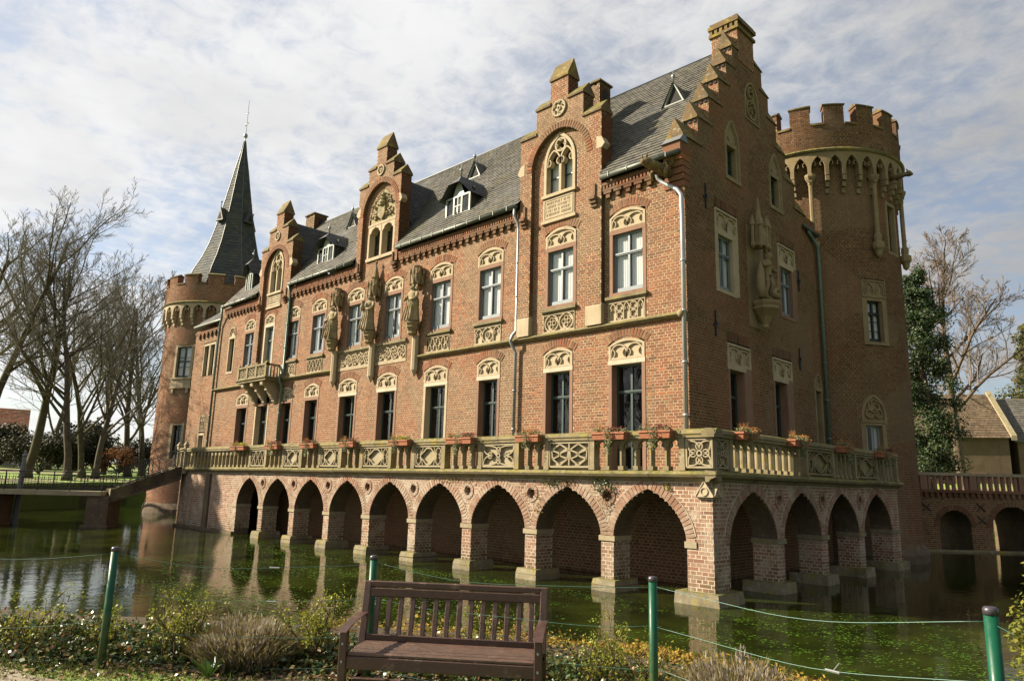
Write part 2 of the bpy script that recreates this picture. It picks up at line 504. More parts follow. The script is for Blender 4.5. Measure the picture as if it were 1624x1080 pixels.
def drop_arch(u0, u1, zs, za, n=10, k=.27):
    a = (u1-u0)/2; m_ = (u0+u1)/2; rise = za-zs
    f_ = lambda q: rise*((1-k)*math.sin(q)+k*(1-math.cos(q)))
    L_ = [(m_-a*math.cos(PI/2*i/n), zs+f_(PI/2*i/n)) for i in range(n+1)]
    return L_+[(2*m_-u, z) for u, z in reversed(L_[:-1])]
def drop_hole(u0, u1, z0, zs, za):
    P_ = drop_arch(u0, u1, zs, za, 40)[:41]
    def h(z):
        if z < z0 or z >= za: return None
        if z <= zs: return (u0, u1)
        for (a, b), (c, d) in zip(P_, P_[1:]):
            if b <= z <= d:
                u = a+(c-a)*(z-b)/(d-b+1e-9); return (u, u0+u1-u)
    return h
def rect_hole(u0, u1, z0, z1): return lambda z: (u0, u1) if z0 <= z < z1 else None
def arch_hole(u0, u1, z0, zs, za):
    h = arch_half(u0, u1, zs, za)
    return lambda z: h(z) if z >= z0 else None
def circ_hole(cu, cz, r): return lambda z: (cu-math.sqrt(r*r-(z-cz)**2), cu+math.sqrt(r*r-(z-cz)**2)) if abs(z-cz) < r else None
def brickwall(bm, mm, M, u0, u1, z0, z1, holes=(), row=None, course=.0995, L=.335, g=.023, proud=.005, seg=None, single=None, rough=.003):
    nrow = int(math.ceil((z1-z0)/course-1e-6))
    for k in range(nrow):
        a = z0+k*course; b = min(z1, a+course); zc = (a+b)/2
        iv = [row(zc)] if row else [(u0, u1)]
        if iv[0] is None: continue
        for h in holes:
            x = h(zc)
            if not x: continue
            nv = []
            for (p, q) in iv:
                if x[1] <= p or x[0] >= q: nv.append((p, q)); continue
                if x[0] > p: nv.append((p, x[0]))
                if x[1] < q: nv.append((x[1], q))
            iv = nv
        kk = int(round(a/course))
        bl = L if kk % 2 == 0 else L/2
        ph = (0 if kk % 2 == 0 else L/4)+((L/2) if kk % 4 == 2 else 0)
        for (p, q) in iv:
            ns = 1 if not seg else max(1, int((q-p)/seg))
            for i in range(ns):
                s0 = p+(q-p)*i/ns; s1 = p+(q-p)*(i+1)/ns
                mm.quad(M(s0, a, 0), M(s1, a, 0), M(s1, b, 0), M(s0, b, 0))
            i = math.floor((p-ph)/bl)
            while ph+i*bl < q:
                s0 = max(p, ph+i*bl+g/2); s1 = min(q, ph+(i+1)*bl-g/2)
                i += 1
                if s1-s0 < .05: continue
                pr = proud+R(-rough, rough)
                za = a+g/2+R(-.005, .005); zb = b-g/2+R(-.005, .005); s0 += R(0, .012); s1 -= R(0, .012)
                if zb-za < .02: continue
                if single and single(s0, s1, za, zb, pr): continue
                bm.mbox(M, s0, s1, za, zb, 0, pr, (0,))
UNIT = {}
def unit_brick(mat):
    if mat not in UNIT:
        me = bpy.data.meshes.new('brick')
        b = MB(); b.hexa([(-.5, -.5, -.5), (.5, -.5, -.5), (.5, .5, -.5), (-.5, .5, -.5), (-.5, -.5, .5), (.5, -.5, .5), (.5, .5, .5), (-.5, .5, .5)])
        me.from_pydata(b.v, [], b.f); me.materials.append(MATS[mat]); UNIT[mat] = me
    return UNIT[mat]
def one_brick(parent, mat, centre, size, rot=(0, 0, 0), name='brick'):
    o = bpy.data.objects.new(name, unit_brick(mat))
    COL.objects.link(o)
    o.parent = parent
    o.matrix_parent_inverse = Matrix.Translation(-Vector(parent.location)) if parent.parent is None else Matrix()
    o.location = centre; o.scale = size; o.rotation_euler = rot
    return o

# ------------------------------------------------------------------ ground, moat, water
MOAT = [(-.2, -17.6), (.7, -16.6), (1.9, -15.3), (3.2, -14.1), (5.2, -12.7), (6.8, -12.35), (8.3, -12.3), (9.6, -13.6), (11.0, -14.5), (13, -15.2), (18, -16), (40, -16),
        (42, 0), (40, 27), (24, 38), (8, 33.5), (-2, 27), (-8, 27), (-30, 30), (-64, 34), (-60, 12), (-56, 0), (-50, -10), (-46, -18), (-36, -34), (-20, -34), (-7, -25)]
def hgt(x, y):
    d = math.hypot(x-9, y+19)
    near = max(0., min(1., (30-d)/18))
    left = 1.9+max(0, (-x-52))*.035
    right = 2.2+max(0, y-27)*.07 if x > -25 else left
    far = left if x < -25 else right
    far = min(far, 5.0)
    return near*1.0+(1-near)*far
def land():
    mb = MB()
    c = Vector((-6, 6))
    offs = [0, .12, .6, 1.5, 3.5, 7, 12, 20, 35, 60, 110, 220, 600, 1600]
    P = []
    n = len(MOAT)
    for i in range(n):
        a = Vector(MOAT[i]); b = Vector(MOAT[(i+1) % n])
        m_ = max(1, int((b-a).length/2.5))
        for k in range(m_): P.append(a.lerp(b, k/m_))
    rows = []
    rows.append(mb.vs([(p.x, p.y, -1.2) for p in P]))
    for o in offs:
        r = []
        for p in P:
            q = p+(p-c).normalized()*o
            z = hgt(q.x, q.y)
            if o < .5 and z < 1.3: z -= .14
            if 2 < o: z += .05*math.sin(q.x*.7)*math.cos(q.y*.6) if o > 8 else 0
            r.append((q.x, q.y, z))
        rows.append(mb.vs(r))
    k = len(P)
    for i in range(len(rows)-1):
        for j in range(k):
            w = (j+1) % k
            mb.f.append((rows[i]+j, rows[i]+w, rows[i+1]+w, rows[i+1]+j))
    mb.build('ground', 'lawn', kind='structure', label='grassy ground round the moat', smooth=False)
    b = MB(); b.poly([(p.x, p.y, -1.19) for p in P]); b.build('moat_bed', 'soil', kind='structure', label='muddy bed of the moat')
land()
b = MB()
b.poly([(x*1.002, y*1.002, 0) for x, y in MOAT])
b.build('water', 'water', kind='structure', label='still dark green water of the moat')
# bank soil and the path in front of the bench
def strip(name, mat, P0, P1, z, label, n=24, jit=.0):
    mb = MB()
    rows = []
    for i in range(n+1):
        t_ = i/n
        def at(P):
            s_ = t_*(len(P)-1); k = min(int(s_), len(P)-2); f_ = s_-k
            return Vector(P[k]).lerp(Vector(P[k+1]), f_)
        a = at(P0)+Vector((R(-jit, jit), R(-jit, jit))); c = at(P1)+Vector((R(-jit, jit), R(-jit, jit)))
        rows.append(mb.vs([(a.x, a.y, z), (c.x, c.y, z)]))
    for i in range(n): mb.f.append((rows[i], rows[i]+1, rows[i+1]+1, rows[i+1]))
    return mb.build(name, mat, kind='structure', label=label)
strip('soil_bed', 'soil', [(-1.2, -18.2), (1.5, -16.2), (3.4, -14.6), (5.4, -13.1), (8.2, -12.75), (9.8, -14.1), (12.5, -15.6)], [(2.2, -18.2), (4.6, -17.0), (6.0, -15.9), (7.2, -15.0), (8.6, -14.6), (10.2, -15.3), (12.0, -16.6)], 1.006, 'bare soil bed along the moat bank', 40, .08)
strip('gravel_path', 'gravel', [(1.5, -18.6), (4.5, -17.75), (6.1, -16.95), (7.6, -16.2), (9.4, -15.9), (11.5, -17)], [(3, -24), (6, -23), (8.4, -22), (10.4, -21.5), (12, -21), (14, -21)], 1.010, 'pale gravel path in front of the bench', 40, .05)

# ------------------------------------------------------------------ the castle house
castle = thing('castle', 'red brick castle house with stepped gables and slate roof behind the arcaded terrace', 'castle', (-17, 5, 0))
wall_m = MB(); wall_b = MB(); low_m = MB(); low_b = MB()
TZ = 3.3
BAYS = [(-2.95, -1.68), (-6.03, -4.77), (-9.90, -8.62), (-13.10, -11.80), (-16.65, -15.40), (-19.89, -18.62), (-23.45, -22.18), (-26.2, -25.0), (-28.95, -27.95), (-31.6, -30.45)]
GBAY = [(-3.0, -1.76), (-6.04, -4.89), (-9.74, -8.65), (-13.20, -11.86), (-16.81, -15.48), (-20.15, -18.78), (-23.57, -22.32), (-26.3, -25.1), (-29.2, -27.8), (-31.8, -30.45)]
XL = -35.4
holes = []
for i, (l, r) in enumerate(GBAY): holes.append(rect_hole(l-.14, r+.14, TZ, 7.74))
for i, (l, r) in enumerate(BAYS):
    if i == 8: holes.append(rect_hole(l-.16, r+.16, 8.35, 12.4))
    else: holes.append(rect_hole(l-.14, r+.14, 9.3, 12.42))
    if i != 8 : holes.append(rect_hole(l-.22, r+.12, 8.42, 9.3))
holes.append(rect_hole(-33.95, -33.0, 9.3, 11.95))
holes.append(rect_hole(-20.5, -14.75, 8.3, 9.32))
GABLES = [dict(c=-5.4, l=-7.45, r=-3.32, st=[(-7.45, 16.68), (-6.62, 17.74), (-5.87, 18.78), (-4.96, 18.78), (-4.19, 17.74), (-3.32, 16.68)], nl=-6.83, nr=-4.02, zs=15.2, za=16.62, wb=14.05, z0=8.45, top=19.62),
          dict(c=-17.45, l=-19.3, r=-15.68, st=[(-19.3, 17.86), (-18.56, 18.68), (-17.9, 19.72), (-17.05, 19.72), (-16.37, 18.68), (-15.68, 17.86)], nl=-18.85, nr=-16.0, zs=16.3, za=17.78, wb=13.75, z0=13.3, top=20.5),
          dict(c=-28.05, l=-29.95, r=-26.1, st=[(-29.95, 16.65), (-29.14, 17.75), (-28.4, 18.76), (-27.52, 18.76), (-26.85, 17.75), (-26.1, 16.65)], nl=-29.45, nr=-26.65, zs=15.1, za=16.5, wb=13.85, z0=8.45, top=19.6)]
EAVE = 13.85
NB = [0]
def sing(s0, s1, za, zb, pr):
    if s0 > -1.72+.02 and s0 < -.02 and za > 4.15 and zb < 9.2 and NB[0] < 300:
        NB[0] += 1
        one_brick(castle, 'brick_red', ((s0+s1)/2, -pr/2, (za+zb)/2), (s1-s0, pr, zb-za))
        return True
    return False
# main front, between terrace and eaves
brickwall(wall_b, wall_m, F, XL, 0, TZ, EAVE, holes, single=sing)
# below the terrace (back wall of the arcade)
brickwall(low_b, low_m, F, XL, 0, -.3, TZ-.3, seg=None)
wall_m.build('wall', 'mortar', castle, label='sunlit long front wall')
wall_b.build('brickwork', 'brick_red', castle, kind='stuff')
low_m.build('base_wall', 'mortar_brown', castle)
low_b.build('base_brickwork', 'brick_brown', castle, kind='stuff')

# --- tracery helpers
def seg_arch(u0, u1, zs, za, n=8):
    h = (u1-u0)/2; s_ = za-zs
    r = (h*h+s_*s_)/(2*s_)
    a = math.degrees(math.asin(h/r))
    return arc((u0+u1)/2, za-r, r, 90+a, 90-a, n)
def cusped(mb, M, u0, u1, z0, zs, za, w, d0, d1):
    mb.ribbon(M, [(u0, z0)]+pointed(u0, u1, zs, za, 6)+[(u1, z0)], w, d0, d1)
    m_ = (u0+u1)/2; hw = (u1-u0)/2
    r = hw*.52
    mb.ribbon(M, arc(u0+w*.3, zs+.02, r*.9, -70, 62, 5), w*.7, d0, d1*.8)
    mb.ribbon(M, arc(u1-w*.3, zs+.02, r*.9, 250, 118, 5), w*.7, d0, d1*.8)
def tympanum(parent, M, u0, u1, z0, zs, za, mat='sandstone', flat=False):
    mb = MB()
    out_ = [(u0, z0), (u1, z0)]
    top = [(u1, za), (u0, za)] if flat else list(reversed(seg_arch(u0, u1, zs, za)))
    mb.prism(M, out_+top, -.12, -.045)
    w = .12
    i0, i1 = u0+w/2, u1-w/2
    tp = [(i0, za-w/2), (i1, za-w/2)] if flat else seg_arch(i0, i1, zs-w*.2, za-w/2)
    mb.ribbon(M, [(i0, z0)]+tp+[(i1, z0)], w, -.05, .028)
    mb.ribbon(M, [(u0, z0+.05), (u1, z0+.05)], .1, -.05, .015)
    m_ = (u0+u1)/2
    hz = (zs if not flat else za)
    for a, b_ in ((u0+w*.9, m_), (m_, u1-w*.9)):
        cusped(mb, M, a, b_, z0+.06, z0+(hz-z0)*.42, hz-(.03 if not flat else .18)+(.05 if not flat else 0), .055, -.05, .02)
    return mb.build('tracery', mat, parent)
def lobes(mb, M, cu, cz, r, k, w, d0, d1, a0=0.):
    mb.ribbon(M, arc(cu, cz, r, 0, 360, 20)[:-1], w, d0, d1, True)
    rr = r*(.36 if k >= 6 else .46)
    for i in range(k):
        a = math.radians(a0+360*i/k)
        q = r-rr*1.0
        mb.ribbon(M, arc(cu+q*math.cos(a), cz+q*math.sin(a), rr*.92, math.degrees(a)-128, math.degrees(a)+128, 8), w*.75, d0, d1*.85)
    if k >= 6: mb.ribbon(M, arc(cu, cz, r*.24, 0, 360, 10)[:-1], w*.7, d0, d1*.85, True)
def vesica(mb, M, cu, z0, z1, hw, w, d0, d1):
    zc = (z0+z1)/2; h = (z1-z0)/2
    r = (h*h+hw*hw)/(2*hw); a = math.degrees(math.asin(h/r))
    mb.ribbon(M, arc(cu+hw-r, zc, r, -a, a, 8), w, d0, d1)
    mb.ribbon(M, arc(cu-hw+r, zc, r, 180-a, 180+a, 8), w, d0, d1)
def panel(mb, M, u0, u1, z0, z1, kind, w=.055, d0=-.05, d1=.02, back=True):
    if back: mb.mbox(M, u0, u1, z0, z1, -.13, -.05)
    f_ = .085
    mb.ribbon(M, [(u0+f_/2, z0+f_/2), (u0+f_/2, z1-f_/2), (u1-f_/2, z1-f_/2), (u1-f_/2, z0+f_/2)], f_, d0, d1+.01, True)
    a0, a1, b0, b1 = u0+f_, u1-f_, z0+f_, z1-f_
    H = b1-b0; W = a1-a0
    if kind == 'quatre2':
        for c_ in (a0+W*.25, a0+W*.75):
            vesica(mb, M, c_, b0, b1, W*.235, w, d0, d1)
            for q in ((0, .17), (0, -.17), (.11, 0), (-.11, 0)):
                mb.ribbon(M, arc(c_+q[0]*W*.8, (b0+b1)/2+q[1]*H*1.35, H*.14, 0, 360, 10)[:-1], w*.6, d0, d1*.7, True)
    elif kind == 'lancets':
        k = 5
        for i in range(k):
            s0 = a0+W*i/k; s1 = a0+W*(i+1)/k
            if i % 2 == 0: cusped(mb, M, s0+.02, s1-.02, b0, b1-.22, b1, w*.8, d0, d1)
            else:
                lobes(mb, M, (s0+s1)/2, b0+H*.25, min(W/k, H/2)*.48, 4, w*.6, d0, d1, 45)
                lobes(mb, M, (s0+s1)/2, b0+H*.75, min(W/k, H/2)*.48, 4, w*.6, d0, d1, 45)
    elif kind == 'rosette':
        cusped(mb, M, a0, a0+W*.27, b0, b1-.25, b1, w*.8, d0, d1)
        cusped(mb, M, a1-W*.27, a1, b0, b1-.25, b1, w*.8, d0, d1)
        vesica(mb, M, (a0+a1)/2, b0, b1, W*.22, w, d0, d1)
        lobes(mb, M, (a0+a1)/2, (b0+b1)/2, H*.22, 6, w*.6, d0, d1)
    elif kind == 'lattice':
        k = max(2, int(round(W/(H*.62))))
        for i in range(-1, k+1):
            for sgn in (1, -1):
                pts = []
                for j in range(9):
                    t_ = j/8
                    u = a0+W/k*(i+.5+sgn*(t_-.5)*1.0+.09*math.sin(t_*4*PI)*sgn)
                    pts.append((min(a1, max(a0, u)), b0+H*t_))
                mb.ribbon(M, pts, w*.8, d0, d1)
    elif kind == 'swirl':
        k = max(2, int(round(W/(H*.8))))
        cw = W/k
        for i in range(k):
            cu = a0+cw*(i+.5); cz = (b0+b1)/2
            for j in range(6):
                a = j*60+(30 if i % 2 else 0)
                pts = [(cu+(.08+.42*t_)*cw*math.cos(math.radians(a+70*t_)), cz+(.08+.42*t_)*H*math.sin(math.radians(a+70*t_))) for t_ in (0, .2, .4, .6, .8, 1)]
                mb.ribbon(M, pts, w*.8, d0, d1)
            mb.ribbon(M, arc(cu, cz, cw*.49, 0, 360, 16)[:-1] if cw < H else arc(cu, cz, H*.49, 0, 360, 16)[:-1], w*.7, d0, d1*.9, True)
    elif kind == 'star':
        cu, cz = (a0+a1)/2, (b0+b1)/2
        mb.ribbon(M, arc(cu, cz, min(W, H)*.11, 0, 360, 12)[:-1], w, d0, d1, True)
        for sx, sz in ((1, 1), (1, -1), (-1, 1), (-1, -1)):
            c2 = (cu+sx*W/2, cz+sz*H/2)
            for bend in (.16, -.16):
                pts = [(cu+sx*W/2*t_+bend*W*math.sin(PI*t_)*sz, cz+sz*H/2*t_-bend*H*math.sin(PI*t_)*sx) for t_ in (.18, .35, .5, .7, .85, 1)]
                mb.ribbon(M, pts, w*.8, d0, d1)
        for dx, dz in ((0, 1), (0, -1), (1, 0), (-1, 0)):
            mb.ribbon(M, arc(cu+dx*W*.28, cz+dz*H*.28, min(W, H)*.15, math.degrees(math.atan2(dz, dx))-150, math.degrees(math.atan2(dz, dx))+150, 10), w*.7, d0, d1*.9)
    elif kind == 'oval':
        cu, cz = (a0+a1)/2, (b0+b1)/2
        pts = [(cu+W*.27*math.cos(a)*(1+.22*math.cos(4*a)), cz+H*.46*math.sin(a)) for a in [2*PI*i/24 for i in range(24)]]
        mb.ribbon(M, pts, w, d0, d1, True)
        for sx in (1, -1):
            for sz in (1, -1):
                mb.ribbon(M, arc(cu+sx*W*.40, cz+sz*H*.26, H*.2, 0, 360, 12)[:-1], w*.7, d0, d1*.9, True)
                mb.ribbon(M, [(cu+sx*W*.5, cz+sz*.02), (cu+sx*W*.3, cz+sz*H*.1), (cu+sx*W*.22, cz+sz*H*.5)], w*.7, d0, d1*.9)
    elif kind == 'diamond':
        for c_, hw in ((a0+W*.25, W*.23), (a0+W*.75, W*.23)):
            for sx in (1, -1):
                mb.ribbon(M, [(c_, b1), (c_+sx*hw, b0+H*.72), (c_+sx*hw*.9, b0+H*.3), (c_, b0)], w, d0, d1)
            mb.ribbon(M, [(c_-hw, b0+H*.72), (c_-hw*.2, b0+H*.58), (c_+hw*.15, b0+H*.42), (c_+hw*.9, b0+H*.3)], w*.9, d0, d1)
            mb.ribbon(M, [(c_-hw*.9, b0+H*.3), (c_-hw*.2, b0+H*.42), (c_+hw*.2, b0+H*.60), (c_+hw, b0+H*.72)], w*.9, d0, d1)
        mb.ribbon(M, [((a0+a1)/2, b0), ((a0+a1)/2, b1)], w, d0, d1)

# --- windows
def window(parent, M, l, r, zb, zt, tr=None, mat='frame_grey', depth=.14, curtain=True, lights=(2,), label=None, sur='redstone', lintel='redstone', jw=.14, sill_block=True, bars=0, mul=True, name='window'):
    f = MB()
    fw_ = .07
    d0, d1 = -depth-.06, -depth
    f.mbox(M, l, l+fw_, zb, zt, d0, d1); f.mbox(M, r-fw_, r, zb, zt, d0, d1)
    f.mbox(M, l+fw_, r-fw_, zt-fw_, zt, d0, d1); f.mbox(M, l+fw_, r-fw_, zb, zb+fw_*(2.2 if sill_block else 1), d0, d1+.01)
    m_ = (l+r)/2
    if mul: f.mbox(M, m_-.04, m_+.04, zb+fw_, zt-fw_, d0, d1+.012)
    if tr is not None:
        f.mbox(M, l+fw_, r-fw_, tr-.05, tr+.05, d0, d1+.03)
        f.mbox(M, l+fw_, r-fw_, tr-.012, tr+.04, d1+.03, d1+.055)
    nb = bars
    for i in range(nb):
        z = zb+fw_+(zt-zb-2*fw_)*(i+1)/(nb+1)
        f.mbox(M, l+fw_, r-fw_, z-.014, z+.014, d0+.01, d1-.005)
    w_ = f.build(name, mat, parent, label=label)
    g_ = MB()
    rows = [(zb, zt)] if tr is None else [(zb, tr), (tr, zt)]
    cols = [(l, m_), (m_, r)] if mul else [(l, r)]
    for (a, b_) in rows:
        for (c_, e) in cols:
            p_ = MB(); dd = -depth-.035+R(-.004, .004)
            tl = R(-.010, .010)
            p_.quad(M(c_+.03, a+.03, dd), M(e-.03, a+.03, dd+tl), M(e-.03, b_-.03, dd+tl*2), M(c_+.03, b_-.03, dd))
            p_.build('pane', 'glass', w_)
    for a, b_ in ((l-jw, l), (r, r+jw)):
        s_ = MB(); s_.mbox(M, a, b_, zb-.02, zt, -depth-.1, .02); s_.build('jamb', sur, w_)
    s_ = MB(); s_.mbox(M, l-jw, r+jw, zt, zt+.16, -depth-.1, .026); s_.build('lintel', lintel, w_)
    if sill_block:
        s_ = MB(); s_.mbox(M, l-jw, r+jw, zb-.16, zb-.02, -depth-.1, .03); s_.build('sill', sur, w_)
    s_ = MB(); D2 = -depth-.9
    s_.mbox(M, l, r, zb, zt, D2, D2+.02)
    s_.mbox(M, l-.05, l-.03, zb, zt, D2, -depth-.1); s_.mbox(M, r+.03, r+.05, zb, zt, D2, -depth-.1)
    s_.mbox(M, l, r, zb-.04, zb-.02, D2, -depth-.1); s_.mbox(M, l, r, zt+.02, zt+.04, D2, -depth-.1)
    s_.build('interior', 'interior', w_)
    if curtain:
        for (c_, e) in ((l+.03, l+(r-l)*(R(.44, .49) if curtain is True else .3)), (l+(r-l)*(R(.52, .56) if curtain is True else .72), r-.03)):
            k_ = MB(); n = 18; rows_ = []
            for i in range(n+1):
                u = c_+(e-c_)*i/n; dd = -depth-.115+.018*math.sin(i*1.9+R(-.3, .3))
                rows_.append(k_.vs([M(u, zb+.03, dd), M(u, zt-.03, dd)]))
            for i in range(n): k_.f.append((rows_[i], rows_[i+1], rows_[i+1]+1, rows_[i]+1))
            k_.build('curtain', 'curtain', w_, smooth=True)
    return w_
for i, (l, r) in enumerate(GBAY):
    w_ = window(castle, F, l, r, TZ+.05, 6.95, 6.02, 'frame_green', .3, False, sur='sandstone' if i in (3, 8) else 'redstone', lintel='palestone' if i < 6 else 'redstone', sill_block=False, label='tall dark green french window')
    if i != 8: tympanum(w_, F, l-.14, r+.14, 7.11, 7.62, 7.85)
for i, (l, r) in enumerate(BAYS):
    if i == 8:
        w_ = window(castle, F, l, r, 8.5, 11.72, 10.9, 'frame_grey', .22, .3, sur='palestone', lintel='palestone', sill_block=False, label='balcony door with pale stone jambs')
        tympanum(w_, F, l-.14, r+.14, 11.88, 12.28, 12.5)
        continue
    w_ = window(castle, F, l, r, 9.52, 11.66, 10.92, 'frame_grey', .10, True, label='grey framed upper window with white curtains')
    tympanum(w_, F, l-.14, r+.14, 11.82, 12.3, 12.56)
    if i in (4, 5): continue
    s_ = MB(); s_.mbox(F, l-.26, r+.2, 9.26, 9.37, -.02, .13); s_.mbox(F, l-.22, r+.16, 9.2, 9.26, -.02, .07); s_.build('window_ledge', 'ledge_stone', w_)
    mb = MB()
    panel(mb, F, l-.22, r+.12, 8.44, 9.2, ['lancets', 'quatre2', 'rosette', 'lattice', '', '', 'lattice', 'quatre2', '', 'quatre2'][i])
    mb.build('tracery_panel', 'sandstone', w_)
# narrow stair window
w_ = window(castle, F, -33.85, -33.1, 9.45, 11.6, None, 'iron', .2, False, sur='sandstone', lintel='sandstone', mul=False, jw=.1, label='narrow stair window')
mb = MB(); mb.mbox(F, -33.95, -33.0, 11.6+.16, 12.3, -.1, 0.0); cusped(mb, F, -33.9, -33.05, 11.76, 11.95, 12.3, .07, 0, .05); mb.build('tracery', 'sandstone', w_)
# oriel-wide traceried parapet panels under the statues
for (a, c_) in ((-20.5, -17.6), (-17.25, -14.75)):
    mb = MB(); panel(mb, F, a, c_, 8.36, 9.2, 'swirl', .06); mb.build('tracery_panel', 'sandstone', castle)
    mb = MB(); mb.mbox(F, a-.02, c_, 9.2, 9.34, -.1, .12); mb.build('ledge', 'ledge_stone', castle)
    mb = MB(); mb.mbox(F, a, c_, 8.28, 8.36, -.1, .03); mb.build('moulding', 'sandstone', castle)
# string course
for (a, c_) in ((-14.0, -.12), (-26.1, -20.75), (-35.3, -30.0)):
    mb = MB(); mb.prism(lambda u, z, d: (d, -u, z), [(-.02, 8.24), (.10, 8.26), (.20, 8.34), (.20, 8.37), (.06, 8.45), (-.02, 8.46)], a, c_)
    mb.build('string_course', 'ledge_stone', castle)
mb = MB(); mb.lathe([(.0, -.14), (.1, -.12), (.16, 0), (.1, .12), (0, .14)], (-.13, -.14, 8.36), 8); mb.build('carved_boss', 'sandstone_dark', castle, True)
# relieving arches of upright bricks over the windows
ra = MB(); rj = MB()
for (l, r), zz0 in [(b_, 12.60) for b_ in BAYS]+[(b_, 7.89) for b_ in GBAY if b_[0] != -29.2]:
    l -= .2; r += .2
    pts = seg_arch(l, r, zz0-.26, zz0+.02, 15)
    for k in range(len(pts)-1):
        (u0, z0), (u1, z1) = pts[k], pts[k+1]
        du = (u1-u0); dz = z1-z0; ln = math.hypot(du, dz); nx, nz = -dz/ln, du/ln
        h_ = .29; s_ = .012/ln
        a = (u0+du*s_, z0+dz*s_); c_ = (u1-du*s_, z1-dz*s_)
        q = [a, c_, (c_[0]+nx*h_, c_[1]+nz*h_), (a[0]+nx*h_, a[1]+nz*h_)]
        pr = .020+R(-.003, .003)
        rj.quad(F(u0, z0, .013), F(u1, z1, .013), F(u1+nx*h_*1.03, z1+nz*h_*1.03, .013), F(u0+nx*h_*1.03, z0+nz*h_*1.03, .013))
        ra.hexa([F(*p_, .005) for p_ in q]+[F(*p_, pr) for p_ in q], (0,))
ra.build('relieving_arches', 'brick_red', castle, kind='stuff'); rj.build('arch_joints', 'mortar', castle, kind='stuff')
# eaves: sawtooth band and corbels
def eaves(a, c_):
    n = int((c_-a)/.42)
    for i in range(n):
        u = a+(c_-a)*(i+.5)/n
        k = MB(); k.mbox(F, u-.085, u+.085, 13.10, 13.26, .0, .13); k.mbox(F, u-.17, u+.17, 13.26, 13.37, 0, .16); k.build('corbel', 'brick_brown', castle)
    k = MB(); k.mbox(F, a, c_, 13.37, 13.45, 0, .17); k.mbox(F, a, c_, 13.58, 13.68, 0, .2); k.build('cornice', 'brick_brown', castle)
    k = MB()
    n = int((c_-a)/.14)
    for i in range(n):
        u = a+(c_-a)*(i+.5)/n
        k.mbox(F, u-.04, u+.04, 13.45, 13.58, 0, .18)
    k.build('dentils', 'brick_red', castle, kind='stuff')
for a, c_ in ((-3.3, -.65), (-15.6, -7.5), (-26.05, -19.35), (-34.6, -30.0)): eaves(a, c_)
# gutters
def gutter(a, c_, y=-.33, z=13.86):
    k = MB(); k.tube([(a, y, z), (c_, y, z)], .10, 8)
    g_ = k.build('gutter', 'gutter', castle, True)
    k = MB()
    u = a+.4
    while u < c_: k.box(u-.014, u+.014, y-.112, y-.088, z-.09, z+.085); u += .8
    k.build('gutter_brackets', 'gutter', g_, kind='stuff')
for a, c_ in ((-3.25, .02), (-15.6, -7.5), (-26.0, -19.35), (-34.8, -30.0)): gutter(a, c_)

# --- roofs with laid slates
def slated(name, corners, ex, wd_, mat, parent, under='slate_dark', base_name='roof', cut=None, jit=.016):
    """corners: eave left, eave right, ridge right, ridge left"""
    a, b_, c_, d_ = [Vector(p) for p in corners]
    nrm = (b_-a).cross(d_-a).normalized()
    if nrm.z < 0: nrm = -nrm
    k = MB(); k.quad(*[tuple(p) for p in (a, b_, c_, d_)])
    base = k.build(base_name, under, parent)
    H_ = max((d_-a).length, (c_-b_).length)
    n = max(1, int(H_/ex))
    k = MB()
    for i in range(n):
        t0 = i/n; t1 = min(1, (i+1.35)/n)
        p0, p1 = a.lerp(d_, t0), b_.lerp(c_, t0); q0, q1 = a.lerp(d_, t1), b_.lerp(c_, t1)
        W = (p1-p0).length
        m_ = max(1, int(round(W/wd_)))
        sh = (.5 if i % 2 else 0)
        for j in range(-1, m_+1):
            s0 = max(0, (j+sh+R(-.06, .06))/m_+.0006*8/W); s1 = min(1, (j+1+sh)/m_-.0006*8/W)
            if s1-s0 < .12/m_: continue
            x0, x1 = p0.lerp(p1, s0), p0.lerp(p1, s1); y0, y1 = q0.lerp(q1, s0), q0.lerp(q1, s1)
            if cut and cut((x0+x1+y0+y1)/4): continue
            sg = nrm*(-.03*math.sin(x0.x*.55)*math.sin(i*.23)); l1 = nrm*(.046+R(-jit, jit)*.6)+sg; l0 = nrm*(.046+R(-jit, jit)*.6)+sg; tl = nrm*.01+sg
            k.quad(tuple(x0+l0), tuple(x1+l1), tuple(y1+tl), tuple(y0+tl))
            k.quad(tuple(x0), tuple(x1), tuple(x1+l1), tuple(x0+l0))
    k.build(name, mat, base, kind='stuff')
    return base
RY, RZ, EY, EZ = 5.05, 20.6, -.36, 13.93
SL = (RZ-EZ)/(RY-EY)
def zroof(y): return EZ+SL*(y-EY)
def in_cross(p):
    for g in GABLES:
        hw = (g['r']-g['l'])/2-.12
        if abs(p.x-g['c']) < hw and p.y < 3.35:
            PR = [(1.0, 13.93), (.84, 14.5), (.68, 15.25), (.5, 16.15), (.25, 17.3), (0, 18.45)]
            for (f0, za), (f1, zb) in zip(PR, PR[1:]):
                if za <= p.z <= zb and abs(p.x-g['c']) < hw*(f0+(f1-f0)*(p.z-za)/(zb-za))-.12: return True
    return False
def cutroof(p):
    return in_cross(p) or any(g['l']-.02 < p.x < g['r']+.02 and (p.y < .45 or (p.y < 1.15 and abs(p.x-g['c']) < (g['r']-g['l'])/2-.55)) for g in GABLES)
rb_ = slated('slates', [(-34.4, EY, EZ), (-.5, EY, EZ), (-.5, RY, RZ), (-34.4, RY, RZ)], .215, .30, 'slate', castle, cut=cutroof)
k = MB(); ZC = zroof(1.1)
k.quad((-34.4, 1.1, ZC), (-.5, 1.1, ZC), (-.5, RY, RZ), (-34.4, RY, RZ))
